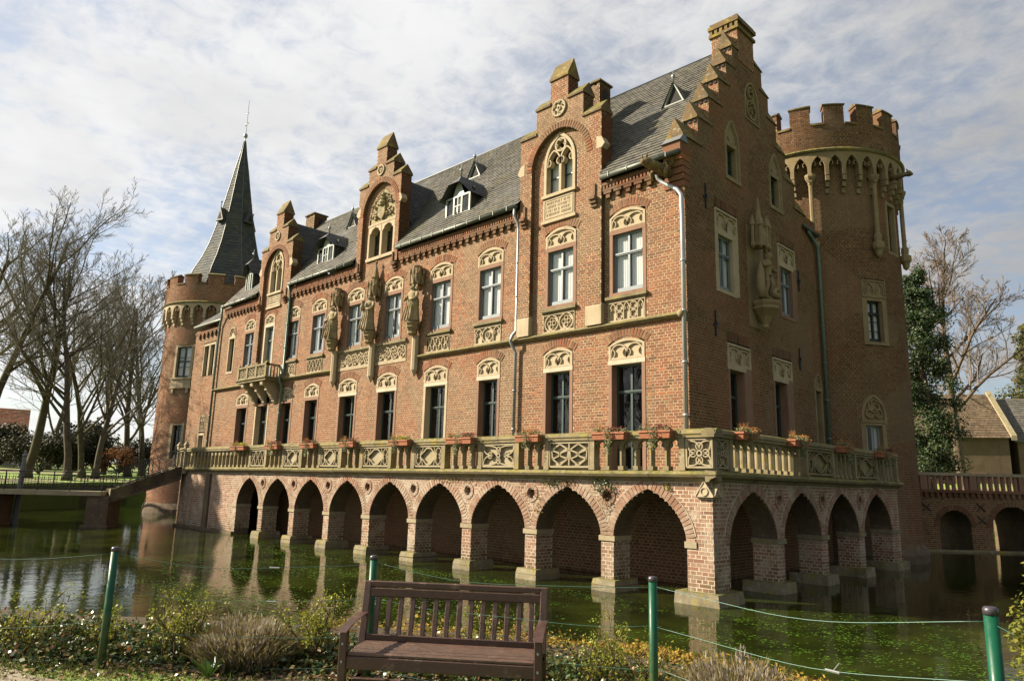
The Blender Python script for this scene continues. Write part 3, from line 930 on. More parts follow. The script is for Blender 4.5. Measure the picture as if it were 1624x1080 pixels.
for a, c_ in ((-34.4, -29.95), (-26.1, -19.3), (-15.68, -7.45), (-3.32, -.5)): k.quad((a, EY, EZ), (c_, EY, EZ), (c_, 1.1, ZC), (a, 1.1, ZC))
for g in GABLES:
    for a, c_ in ((g['l'], g['l']+.55), (g['r']-.55, g['r'])): k.quad((a, .43, zroof(.43)), (c_, .43, zroof(.43)), (c_, 1.1, ZC), (a, 1.1, ZC))
me_ = rb_.data; me_.clear_geometry(); me_.from_pydata(k.v, [], k.f)
slated('slates', [(-.5, 10.46, EZ), (-34.4, 10.46, EZ), (-34.4, RY, RZ), (-.5, RY, RZ)], .6, .9, 'slate', castle)
k = MB(); k.tube([(-34.4, RY, RZ+.03), (-.4, RY, RZ+.03)], .06, 6); k.build('ridge_capping', 'slate_lead', castle, True)
k = MB()
for i in range(16):
    x = R(-33, -1.2); y = random.choice([1.0, 2.6, 4.2]); k.tube([(x, y, zroof(y)), (x, y-.13, zroof(y)+.03), (x, y-.16, zroof(y)+.14)], .011, 4)
k.build('snow_hooks', 'gutter', castle, kind='stuff')
k = MB(); k.poly([(-34.4, -.0, EAVE), (-34.4, 10.1, EAVE), (-34.4, RY, RZ)]); k.poly([(XL, 0, -.3), (XL, 10, -.3), (XL, 10, EAVE), (XL, 0, EAVE)]); k.poly([(XL, 0, EAVE), (XL, 10, EAVE), (-34.4, 10, EAVE), (-34.4, 0, EAVE)])
k.quad((XL, 10.1, -.3), (-.05, 10.1, -.3), (-.05, 10.1, EAVE), (XL, 10.1, EAVE)); k.build('rear_wall', 'mortar_brown', castle)
# --- stepped front gables
def coping(parent, M, u0, u1, z, th0, th1, h, mat='coping', ends=True):
    """saddle coping lying along u"""
    k = MB()
    m_ = (th0+th1)/2
    e = .06
    A = [(th0+e, z-.02), (th0+e, z+.07), (m_, z+h), (th1-e, z+.07), (th1-e, z-.02)]
    n = len(A)
    b0 = k.vs([M(u0-.03, zz_, d_) for d_, zz_ in A]+[M(u1+.03, zz_, d_) for d_, zz_ in A])
    for i in range(n):
        j = (i+1) % n
        k.f.append((b0+i, b0+j, b0+n+j, b0+n+i))
    k.f.append(tuple(b0+i for i in range(n))); k.f.append(tuple(b0+n+i for i in range(n-1, -1, -1)))
    return k.build('coping', mat, parent)
def rose(parent, M, cu, cz, r, k=6):
    mb = MB(); mb.prism(M, arc(cu, cz, r*.97, 0, 360, 20)[:-1], -.06, .012)
    lobes(mb, M, cu, cz, r*.88, k, .075, .012, .07, 0)
    return mb.build('rose', 'sandstone', parent)
def text_rows(mb, M, u0, u1, z0, z1, rows):
    for i in range(rows):
        z = z1-(z1-z0)*(i+.5)/rows; h_ = (z1-z0)/rows*.33
        u = u0
        while u < u1-.05:
            w_ = R(.03, .055)
            sh = random.choice((0, 1, 2))
            mb.mbox(M, u, u+.012, z-h_, z+h_, 0, .012)
            if sh != 0: mb.mbox(M, u+.012, u+w_, z+h_-.012, z+h_, 0, .012)
            if sh == 2: mb.mbox(M, u+w_-.012, u+w_, z-h_, z+h_-.012, 0, .012)
            u += w_+.018+(.05 if random.random() < .2 else 0)
for gi, g in enumerate(GABLES):
    gm = MB(); gb = MB()
    FR, BK = .2, -.42                # gable front and back (distance out from the wall plane)
    def row(z, g=g):
        st = g['st']
        l = r = None
        for i, (u, zt) in enumerate(st):
            pass
        if z < st[0][1]: return (g['l'], g['r'])
        if z < st[1][1]: return (st[1][0], st[4][0])
        if z < st[2][1]: return (st[2][0], st[3][0])
        return None
    M = off(F, FR)
    ro = (g['c'], g['za']+(.84 if gi == 0 else .68 if gi == 1 else .82), .37 if gi == 0 else .30)
    nh = arch_hole(g['nl'], g['nr'], g['z0'], g['zs'], g['za'])
    brickwall(gb, gm, M, g['l'], g['r'], g['z0'], g['st'][2][1], [arch_hole(g['nl']-.0, g['nr']+.0, g['z0']-1, g['zs'], g['za']), circ_hole(*ro)], row=row)
    # side returns, steps, back
    k = MB()
    P_ = [(g['l'], g['z0'])]
    st = g['st']
    P_ += [(st[0][0], st[0][1]), (st[1][0], st[0][1]), (st[1][0], st[1][1]), (st[2][0], st[1][1]), (st[2][0], st[2][1]), (st[3][0], st[3][1]), (st[3][0], st[4][1]), (st[4][0], st[4][1]), (st[4][0], st[5][1]), (st[5][0], st[5][1]), (g['r'], g['z0'])]
    for i in range(len(P_)-1):
        (a, z0), (b_, z1) = P_[i], P_[i+1]
        dd = BK if max(z0, z1) > EAVE else 0
        if abs(a-b_) < 1e-6 and min(z0, z1) < EAVE:
            k.quad(F(a, min(z0, z1), FR), F(a, max(z0, z1), FR), F(a, max(z0, z1), BK), F(a, min(z0, z1), BK))
        else:
            k.quad(F(a, z0, FR), F(b_, z1, FR), F(b_, z1, BK), F(a, z0, BK))
    k.poly([F(u, max(z, EAVE), BK) for u, z in P_])
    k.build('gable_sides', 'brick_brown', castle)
    # brick side courses on the right hand return
    sb = MB(); sm = MB()
    S = lambda u, z, d, x=g['r']: (x+d, u, z)
    brickwall(sb, sm, S, -FR, -BK, g['z0'], st[5][1]-.02, proud=.006)
    S2 = lambda u, z, d, x=st[4][0]: (x+d, u, z)
    brickwall(sb, sm, S2, -FR, -BK, st[5][1]+.1, st[4][1]-.02, proud=.006)
    S3 = lambda u, z, d, x=st[3][0]: (x+d, u, z)
    brickwall(sb, sm, S3, -FR, -BK, st[4][1]+.1, st[3][1]-.02, proud=.006)
    gm.v += []
    o_ = gm.build('gable', 'mortar', castle, label=['front gable nearest the corner', 'middle front gable with carved arms', 'far front gable above the balcony'][gi])
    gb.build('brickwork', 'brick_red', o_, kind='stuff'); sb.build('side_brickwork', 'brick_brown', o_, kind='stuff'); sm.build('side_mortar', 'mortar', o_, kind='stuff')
    # niche: back wall (above eaves) and reveals
    k = MB(); bb = MB()
    if gi == 1: wh = [rect_hole(-18.5, -16.2, g['wb'], 15.6), arch_hole(-18.5, -16.2, 15.5, 15.7, 17.5)]
    else: wh = [arch_hole(g['c']-.9, g['c']+.75, g['wb']-.1, 15.35, 16.5), rect_hole(g['c']-.85, g['c']+.7, 12.95, 13.85)]
    brickwall(bb, k, off(F, .0), g['nl'], g['nr'], EAVE-.02 if gi != 1 else EAVE-.02, g['za']-.02, wh, row=lambda z, g=g: arch_half(g['nl'], g['nr'], g['zs'], g['za'])(z))
    k.build('niche_wall', 'mortar', o_); bb.build('niche_brickwork', 'brick_red', o_, kind='stuff')
    k = MB()
    ap = [(g['nl'], g['z0'])]+pointed(g['nl'], g['nr'], g['zs'], g['za'], 12)+[(g['nr'], g['z0'])]
    for i in range(len(ap)-1): k.quad(F(*ap[i], FR), F(*ap[i+1], FR), F(*ap[i+1], -.02), F(*ap[i], -.02))
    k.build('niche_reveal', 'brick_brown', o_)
    # ring of upright bricks over the niche
    k = MB()
    pts = pointed(g['nl'], g['nr'], g['zs']-.05, g['za'], 18)
    for i in range(len(pts)-1):
        (u0, z0), (u1, z1) = pts[i], pts[i+1]
        du, dz = u1-u0, z1-z0; ln = math.hypot(du, dz); nx, nz = -dz/ln, du/ln
        s_ = .012/ln; a = (u0+du*s_, z0+dz*s_); c_ = (u1-du*s_, z1-dz*s_); h_ = .27
        q = [a, c_, (c_[0]+nx*h_, c_[1]+nz*h_), (a[0]+nx*h_, a[1]+nz*h_)]
        k.hexa([F(*p_, FR+.004) for p_ in q]+[F(*p_, FR+.024+R(-.003, .003)) for p_ in q], (0,))
    k.build('arch_ring', 'brick_red', o_, kind='stuff')
    # copings
    coping(o_, F, st[0][0], st[1][0], st[0][1], FR, BK, .5); coping(o_, F, st[4][0], st[5][0], st[5][1], FR, BK, .5)
    coping(o_, F, st[1][0], st[2][0], st[1][1], FR, BK, .5); coping(o_, F, st[3][0], st[4][0], st[4][1], FR, BK, .5)
    coping(o_, F, st[2][0], st[3][0], st[2][1], FR, BK, .85, 'lichen_coping')
    rose(o_, M, *ro)
    # stone kneelers
    for u in (g['l'], g['r']):
        s_ = 1 if u == g['r'] else -1
        k = MB(); zk = st[0][1]-1.55
        k.prism(F, [(u-s_*.22, zk), (u-s_*.22, zk+.5), (u+s_*.02, zk+.42), (u+s_*.16, zk+.14), (u+s_*.02, zk)], BK*.3, FR+.015); k.build('kneeler', 'sandstone', o_)
        # corbelled bracket with dark slot
        k = MB()
        for q in range(3): k.mbox(F, u-.3*s_-.14+.0, u-.3*s_+.14, 12.85+q*.13, 12.97+q*.13, 0, .08+.07*q+(FR if gi != 1 else .0))
        k.mbox(F, u-.3*s_-.05, u-.3*s_+.05, 13.25, 13.75, FR, FR+.06)
        k.build('bracket', 'brick_brown', o_)
    if gi != 1:
        for u0, u1 in ((g['l']-.01, g['nl']+.01), (g['nr']-.01, g['r']+.01)):
            k = MB(); k.mbox(F, u0, u1, 8.44, 9.12, -.02, FR+.02); k.prism(lambda u, z, d: (d, -u, z), [(-.02, 9.12), (FR+.02, 9.12), (FR-.02, 9.22), (-.02, 9.22)], u0, u1); k.build('pilaster_foot', 'sandstone', o_)
    if gi != 1:
        # lancet pair with a foiled head
        cu = g['c']-.07; l, r = cu-.83, cu+.78
        w_ = MB()
        wn_ = MB()
        for (a, b_) in ((l+.13, cu-.05), (cu+.05, r-.13)):
            wn_.mbox(F, a, a+.05, g['wb'], 15.6, -.26, -.2); wn_.mbox(F, b_-.05, b_, g['wb'], 15.6, -.26, -.2)
            for z in (g['wb']+.02, 14.75, 15.35): wn_.mbox(F, a, b_, z, z+.05, -.26, -.2)
        wo = wn_.build('window', 'frame_green', o_, label='paired lancet window in the gable')
        for (a, b_) in ((l+.13, cu-.05), (cu+.05, r-.13)):
            pn = MB(); pn.quad(F(a, g['wb'], -.23), F(b_, g['wb'], -.23), F(b_, 15.9, -.23), F(a, 15.9, -.23)); pn.build('pane', 'glass', wo)
            cu_ = MB(); cu_.quad(F(a, g['wb'], -.33), F(b_, g['wb'], -.33), F(b_, 15.45, -.33), F(a, 15.45, -.33)); cu_.build('curtain', 'curtain', wo)
        it = MB(); it.mbox(F, l, r, g['wb']-.1, 16.5, -.75, -.7); it.build('interior', 'interior', wo)
        tm = MB()
        tm.ribbon(F, [(l+.07, g['wb']-.05)]+pointed(l+.07, r-.07, 15.3, 16.47, 8)+[(r-.07, g['wb']-.05)], .17, -.24, .05)
        tm.mbox(F, cu-.06, cu+.06, g['wb'], 15.5, -.24, .03)
        for (a, b_) in ((l+.15, cu), (cu, r-.15)): cusped(tm, F, a+.02, b_-.02, 15.2, 15.35, 15.85, .08, -.2, .03)
        lobes(tm, F, cu, 16.02, .27, 4, .07, -.2, .03, 45)
        for p_ in (((l+.2), 15.8), ((r-.2), 15.8)): pass
        tm.mbox(F, l-.06, r+.06, g['wb']-.16, g['wb']-.03, -.2, .12)
        tm.build('tracery', 'sandstone', wo)
        pq = MB(); pq.mbox(F, l-.02, r-.04, 12.98, 13.86, -.06, .035); pq.ribbon(F, [(l+.06, 13.06), (l+.06, 13.8), (r-.12, 13.8), (r-.12, 13.06)], .07, .035, .055, True)
        text_rows(pq, off(F, .035), l+.16, r-.2, 13.12, 13.74, 4)
        pq.mbox(F, l-.08, r+.06, 12.84, 12.96, -.02, .1)
        pq.build('inscription_plaque', 'sandstone', o_)
    else:
        l, r = -18.5, -16.2; cu = (l+r)/2
        wn_ = MB()
        for (a, b_) in ((l+.14, cu-.08), (cu+.08, r-.14)):
            wn_.mbox(F, a, a+.05, 13.95, 15.5, -.36, -.3); wn_.mbox(F, b_-.05, b_, 13.95, 15.5, -.36, -.3); wn_.mbox(F, (a+b_)/2-.02, (a+b_)/2+.02, 13.95, 15.5, -.36, -.3)
            for z in (13.95, 14.5, 15.0): wn_.mbox(F, a, b_, z, z+.04, -.36, -.3)
        wo = wn_.build('window', 'frame_green', o_, label='twin window below the carved arms')
        for (a, b_) in ((l+.14, cu-.08), (cu+.08, r-.14)):
            pn = MB(); pn.quad(F(a, 13.9, -.33), F(b_, 13.9, -.33), F(b_, 15.6, -.33), F(a, 15.6, -.33)); pn.build('pane', 'glass', wo)
        it = MB(); it.mbox(F, l, r, 13.7, 15.7, -.95, -.9); it.build('interior', 'interior', wo)
        tm = MB()
        for (a, b_) in ((l, l+.14), (cu-.08, cu+.08), (r-.14, r)): tm.mbox(F, a, b_, 13.9, 15.2, -.36, .05)
        tm.mbox(F, l-.05, r+.05, 13.74, 13.9, -.36, .09)
        for (a, b_) in ((l+.14, cu-.08), (cu+.08, r-.14)):
            w2 = b_-a; m2 = (a+b_)/2
            top = [(a, 15.2), (a+w2*.12, 15.28), (a+w2*.2, 15.42), (m2-.05, 15.5), (m2, 15.53), (m2+.05, 15.5), (b_-w2*.2, 15.42), (b_-w2*.12, 15.28), (b_, 15.2)]
            tm.prism(F, [(a-.1, 15.2)]+top+[(b_+.1, 15.2), (b_+.1, 15.62), (a-.1, 15.62)], -.36, .045)
        tm.mbox(F, l-.02, r+.02, 15.6, 15.72, -.36, .06)
        tm.build('stone_frame', 'sandstone', wo)
        ar = MB()
        ar.prism(F, pointed(l+.1, r-.1, 15.9, 17.5, 8)+[(r-.1, 15.72), (l+.1, 15.72)], -.1, -.02)
        # shield, helm, crest and curling mantling
        ar.prism(F, [(cu-.3, 16.45), (cu+.25, 16.5), (cu+.27, 16.1), (cu+.02, 15.78), (cu-.27, 16.02)], -.02, .12)
        ar.lathe([(.0, .42), (.14, .36), (.2, .2), (.17, .05), (.1, 0)], (cu, -.08, 16.5), 10)
        ar.lathe([(.2, 0), (.1, .08), (.16, .2), (.03, .42), (0, .46)], (cu, -.06, 16.9), 8)
        for s_ in (1, -1):
            for (sx, sz, r_, tw) in ((.42, 16.75, .2, 1), (.56, 16.35, .2, -1), (.62, 15.98, .17, 1), (.34, 17.08, .16, -1), (.7, 16.6, .13, 1), (.4, 16.0, .12, 1)):
                pts = [(cu+s_*(sx+r_*(1-.12*j)*math.cos(tw*j*.7)), -.06-.05*math.sin(j), sz+r_*(1-.12*j)*math.sin(tw*j*.7)) for j in range(8)]
                ar.tube(pts, [.055-.004*j for j in range(8)], 5)
        ar.build('coat_of_arms', 'statue_stone', o_)
    # slated cross roof behind the gable
    hw = (g['r']-g['l'])/2-.05; zr = 18.45; yb = (zr-EZ)/SL+EY
    for s_ in (1, -1):
        x0 = g['c']+s_*hw
        nst = 12
        # slightly bell-cast slope, swept out on to the main roof
        prof = [(1.0, 13.93), (.84, 14.5), (.68, 15.25), (.5, 16.15), (.25, 17.3), (0, zr)]
        for i in range(5):
            (f0, za), (f1, zb) = prof[i], prof[i+1]
            ya = (za-EZ)/SL+EY+.02; yb_ = (zb-EZ)/SL+EY+.02
            sl = .0
            A = (g['c']+s_*hw*f0, .3, za); B_ = (g['c']+s_*(hw*f0+.12), max(.32, ya+.1), za)
            C_ = (g['c']+s_*(hw*f1+.12*(1 if i < 4 else 0)), yb_+.1, zb); D_ = (g['c']+s_*hw*f1, .3, zb)
            slated('slates', [A, B_, C_, D_], .2, .3, 'slate_dark', castle, base_name='gable_roof', jit=.012)

# --- the short front (right) with its big stepped gable
rw_m = MB(); rw_b = MB()
RW = [(2.14, 3.2, 9.69, 11.65), (7.16, 8.2, 9.69, 11.65)]
RG = [(2.7, 3.75, TZ+.05, 6.9), (6.2, 7.26, TZ+.05, 6.9)]
STEP = [(0, 14.55), (.98, 15.62), (1.78, 16.72), (2.55, 17.82), (3.2, 18.8), (3.72, 19.75)]
CG = 4.95
def rrow(z):
    if z < 14.55: return (0, 10.95)
    for i in range(1, 6):
        if z < STEP[i][1]: return (STEP[i][0], 2*CG-STEP[i][0]+.05)
    return None
rh = [rect_hole(l-.2, r+.42, b_-.14, t_+1.0) for l, r, b_, t_ in RW]+[rect_hole(l-.14, r+.55, b_-.1, t_+.96) for l, r, b_, t_ in RG]
GW = [(2.86, 4.02, 14.05, 15.4, 16.45), (6.5, 7.66, 14.0, 15.35, 16.4)]
rh += [arch_hole(l, r, b_, s_, a) for l, r, b_, s_, a in GW]
rh += [arch_hole(4.6, 5.85, 17.05, 18.0, 18.85), arch_hole(9.9, 10.8, 4.2, 7.0, 7.72)]
brickwall(rw_b, rw_m, G, 0, 10.95, TZ, 19.75, rh, row=rrow)
rl_m = MB(); rl_b = MB()
brickwall(rl_b, rl_m, G, 0, 10.95, -.3, TZ-.3)
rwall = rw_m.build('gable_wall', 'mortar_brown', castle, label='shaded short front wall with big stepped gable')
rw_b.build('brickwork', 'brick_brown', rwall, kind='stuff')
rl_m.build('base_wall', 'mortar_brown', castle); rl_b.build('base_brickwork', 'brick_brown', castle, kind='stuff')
TH = .62
k = MB(); kb = MB(); km = MB()
for i in range(6):
    u0, z1 = STEP[i]
    z0 = STEP[i-1][1] if i else EAVE-.9
    u1 = STEP[i+1][0] if i < 5 else 4.2
    for sgn in (0, 1):
        a = u0 if not sgn else 2*CG-u0+.05
        c_ = u1 if not sgn else 2*CG-u1+.05
        if sgn == 0:
            S = lambda u, z, d, y=a: (u, y-d, z)
            brickwall(kb, km, S, -TH, 0, z0, z1, proud=.006)
        else: k.quad((0, a, z0), (-TH, a, z0), (-TH, a, z1), (0, a, z1))
        k.quad((0, a, z1), (-TH, a, z1), (-TH, c_, z1), (0, c_, z1))
        k.quad((-TH, a, EAVE-.9), (-TH, c_, EAVE-.9), (-TH, c_, z1), (-TH, a, z1))
k.build('gable_back', 'mortar_brown', castle)
km.build('step_mortar', 'mortar', rwall); kb.build('step_brickwork', 'brick_red', rwall, kind='stuff')
for i in range(6):
    u0, z1 = STEP[i]
    u1 = STEP[i+1][0]+.25 if i < 5 else 4.3
    for sgn in (0, 1):
        k = MB()
        f_ = (lambda u: u) if not sgn else (lambda u: 2*CG+.05-u)
        # saddle stone whose ridge climbs towards the next step
        y0, y1 = f_(u0-.06), f_(u1)
        k.poly([(.05, y0, z1), (-TH-.05, y0, z1), (-TH/2, y0, z1+.74)])
        rise = .25
        a = [(.05, y0, z1), (-TH/2, y0, z1+.74), (-TH-.05, y0, z1)]
        b_ = [(.05, y1, z1+.04), (-TH/2, y1, z1+.8), (-TH-.05, y1, z1+.04)]
        k.quad(a[0], a[1], b_[1], b_[0]); k.quad(a[1], a[2], b_[2], b_[1]); k.quad(a[0], b_[0], b_[2], a[2])
        k.build('coping', 'lichen_coping' if i in (0, 1) else 'coping', rwall)
        if not sgn:
            k = MB(); k.box(-TH-.02, .03, y0-.03, y0, z1-.02, z1+.1); k.build('stone_band', 'lichen_coping', rwall)
            k = MB()
            for q in range(3): k.box(-TH+.08+q*.19, -TH+.18+q*.19, y0+.02, y0+.07, z1-.16, z1-.04)
            k.build('slots', 'interior', rwall, kind='stuff')
# chimney on the gable top
km = MB(); kb = MB()
y0, y1 = 4.2, 5.55
for S, a, c_ in ((lambda u, z, d: (u, 4.2-d, z), -1.1, .02), (lambda u, z, d: (.02+d, u, z), 4.2, 5.55)):
    brickwall(kb, km, S, a, c_, 19.4, 20.75, proud=.006)
km.box(-1.1, .0, y0+.02, y1, 19.4, 20.75)
ch = km.build('chimney', 'mortar', castle, label='brick chimney on the gable top')
kb.build('brickwork', 'brick_red', ch, kind='stuff')
k = MB(); k.box(-1.18, .1, y0-.08, y1+.08, 20.75, 20.87)
for q in range(6): k.box(-1.15+q*.22, -1.03+q*.22, y0-.06, y0+.02, 20.87, 21.08)
k.box(-1.1, .02, y0+.02, y1, 20.87, 21.08)
k.box(-1.2, .12, y0-.1, y1+.1, 21.08, 21.24); k.box(-1.14, .06, y0-.04, y1+.04, 21.24, 21.36); k.build('chimney_cap', 'lichen_coping', ch)
# windows of the short front
for i, (l, r, b_, t_) in enumerate(RW):
    w_ = window(castle, G, l, r, b_, t_, 10.98, 'frame_grey', .12, True if i == 0 else .3, sur='sandstone' if i == 0 else 'redstone', lintel='sandstone', jw=.2, label='upper window in the shaded short front')
    k = MB(); k.mbox(G, r+.2, r+.42, b_-.1, t_+.16, -.2, .02); k.build('jamb_block', 'sandstone' if i == 0 else 'redstone', w_)
    tympanum(w_, G, l-.2, r+.42, t_+.14, 0, 12.62, flat=True)
for i, (l, r, b_, t_) in enumerate(RG):
    w_ = window(castle, G, l, r, b_, t_, 6.0, 'frame_green', .3, False, sur='redstone', lintel='sandstone', sill_block=False, label='tall ground window in the shaded short front')
    k = MB(); k.mbox(G, r+.14, r+.55, b_, t_+.16, -.3, .02); k.build('jamb_block', 'redstone', w_)
    tympanum(w_, G, l-.14, r+.55, t_+.14, 0, 7.84, flat=True)
for (l, r, b_, s_, a) in GW:
    wl, wr, wt = l+.14, r-.34, 15.35
    w_ = window(castle, G, wl, wr, b_+.1, wt, None, 'frame_green', .16, False, sur='sandstone_dark', lintel='sandstone_dark', jw=.12, sill_block=False, bars=2, label='lancet window in the big gable')
    k = MB(); k.ribbon(G, [(l+.06, b_-.02)]+pointed(l+.06, r-.06, s_, a, 8)+[(r-.06, b_-.02)], .15, -.1, .03)
    k.prism(G, pointed(l, r, s_, a, 8), -.1, -.03); k.mbox(G, wr+.12, r, b_, s_, -.2, .0); k.mbox(G, l, r, b_-.08, b_+.08, -.2, .05)
    cusped(k, G, l+.2, r-.2, s_, s_+.15, a-.15, .06, -.04, .01)
    k.build('tracery', 'sandstone_dark', w_)
k = MB(); k.prism(G, pointed(4.6, 5.85, 18.0, 18.85, 8)+[(5.85, 17.05), (4.6, 17.05)], -.15, -.08)
k.ribbon(G, [(4.66, 17.1)]+pointed(4.66, 5.79, 18.0, 18.8, 8)+[(5.79, 17.1)], .11, -.08, .03, True)
lobes(k, G, 5.22, 17.62, .4, 6, .07, -.08, .02); lobes(k, G, 5.22, 18.35, .25, 3, .06, -.08, .02, 90)
k.build('blind_tracery', 'sandstone_dark', castle)
w_ = window(castle, G, 10.05, 10.6, 4.3, 6.95, 5.7, 'iron', .22, False, sur='sandstone_dark', lintel='sandstone_dark', mul=False, jw=.13, label='narrow lancet beside the drainpipe')
k = MB(); k.prism(G, pointed(9.92, 10.78, 7.0, 7.7, 8), -.1, -.03); k.ribbon(G, pointed(9.97, 10.73, 7.02, 7.68, 8), .1, -.04, .03); cusped(k, G, 10.1, 10.6, 7.05, 7.15, 7.5, .06, -.04, .02); k.build('tracery', 'sandstone_dark', w_)
# relieving arches on the short front, iron wall ties
ra = MB()
for l, r, z in ((1.95, 3.62, 12.65), (6.96, 8.62, 12.65), (2.56, 4.3, 7.87), (6.06, 7.8, 7.87)):
    n = 16
    for i in range(n):
        a = l+(r-l)*i/n+.012; c_ = l+(r-l)*(i+1)/n-.012
        ra.mbox(G, a, c_, z, z+.33, .005, .022+R(-.003, .003), (0,))
ra.build('relieving_arches', 'brick_brown', castle, kind='stuff')
for y, z in ((1.34, 12.8), (1.78, 8.35), (8.85, 11.4), (8.55, 8.05)):
    k = MB(); k.mbox(G, y-.03, y+.03, z-.45, z+.45, .02, .06); k.mbox(G, y-.13, y+.13, z-.1, z-.02, .02, .05); k.tube([(.05, y, z), (.1, y, z)], .06, 6); k.build('wall_tie', 'iron', castle)
# corner kneeler: corbelled brick with lead flashing
k = MB()
for q in range(5): k.box(-.75+.03*q, .02+.012*q, -.05-.055*q, .3, 12.75+q*.22, 12.75+q*.22+.2)
k.box(-.62, .06, -.33, .3, 13.85, 14.25); k.build('corner_corbel', 'brick_red', castle)
k = MB(); k.hexa([(-.68, -.4, 14.25), (.1, -.4, 14.25), (.1, .1, 14.25), (-.68, .1, 14.25), (-.6, -.1, 14.55), (.05, -.1, 14.55), (.05, .1, 14.55), (-.6, .1, 14.55)]); k.build('lead_flashing', 'slate_lead', castle)

# --- gargoyle
k = MB()
k.tube([(-.45, .02, 13.25), (-.6, -.35, 13.35), (-.75, -.75, 13.45), (-.83, -1.0, 13.5), (-.88, -1.2, 13.46)], [.17, .2, .17, .16, .07], 8)
k.tube([(-.83, -1.0, 13.56), (-.78, -1.03, 13.78)], [.06, .02], 5); k.tube([(-.95, -1.0, 13.56), (-1.0, -1.03, 13.78)], [.06, .02], 5)
for s_ in (-.22, .2): k.tube([(-.6+s_, -.4, 13.35), (-.62+s_*1.4, -.6, 13.2), (-.65+s_*1.2, -.5, 13.0)], [.1, .08, .05], 6)
for s_ in (-.25, .25): k.hexa([(-.6+s_, -.2, 13.4), (-.6+s_, -.7, 13.4), (-.58+s_, -.7, 13.42), (-.58+s_, -.2, 13.42), (-.6+s_*1.8, -.1, 13.85), (-.6+s_*1.8, -.4, 13.7), (-.58+s_*1.8, -.4, 13.72), (-.58+s_*1.8, -.1, 13.87)])
k.build('gargoyle', 'lichen_coping', castle, True)

# --- drainpipes
def pipe(pts, mat, r=.065):
    k = MB(); k.tube(pts, r, 8)
    # collars
    for i in range(len(pts)-1):
        a, b_ = Vector(pts[i]), Vector(pts[i+1])
        L_ = (b_-a).length
        if L_ > 2:
            n = int(L_/1.9)
            for j in range(1, n+1):
                c_ = a.lerp(b_, j/(n+1)); d_ = (b_-a).normalized()*.03
                k.tube([tuple(c_-d_), tuple(c_+d_)], r*1.3, 8)
    return k.build('drainpipe', mat, castle, True)
pipe([(-.92, -.33, 13.8), (-.95, -.3, 13.5), (-.92, -.16, 13.2), (-.8, -.13, 13.05), (-.2, -.13, 12.62), (-.06, -.13, 12.4), (-.04, -.13, 11.8), (-.05, -.13, 3.4)], 'white_metal', .075)
pipe([(-7.62, -.33, 13.8), (-7.66, -.3, 13.5), (-7.58, -.16, 13.2), (-7.55, -.14, 12.9), (-7.54, -.14, 8.75), (-7.62, -.3, 8.5), (-7.66, -.34, 8.3), (-7.62, -.2, 8.05), (-7.56, -.14, 7.85), (-7.56, -.14, 3.4)], 'zinc', .065)
pipe([(-25.95, -.33, 13.8), (-26.0, -.16, 13.4), (-26.02, -.14, 12.9), (-26.03, -.14, 8.75), (-26.05, -.33, 8.5), (-26.05, -.33, 8.2), (-26.07, -.14, 7.9), (-26.1, -.14, 3.4)], 'green_pipe', .075)
pipe([(-34.8, -.33, 13.8), (-35.0, -.2, 13.2), (-35.3, -.14, 12.7), (-35.35, -.14, 11.6), (-35.35, -.14, 3.4)], 'green_pipe', .075)
pipe([(.1, 9.9, 13.85), (.1, 10.3, 13.7), (.14, 10.75, 13.35), (.14, 10.85, 13.0), (.14, 10.85, 3.4)], 'green_pipe', .075)
k = MB(); k.tube([(.12, 9.5, 13.98), (.12, 10.9, 13.9)], .09, 8); k.build('gutter', 'gutter', castle, True)

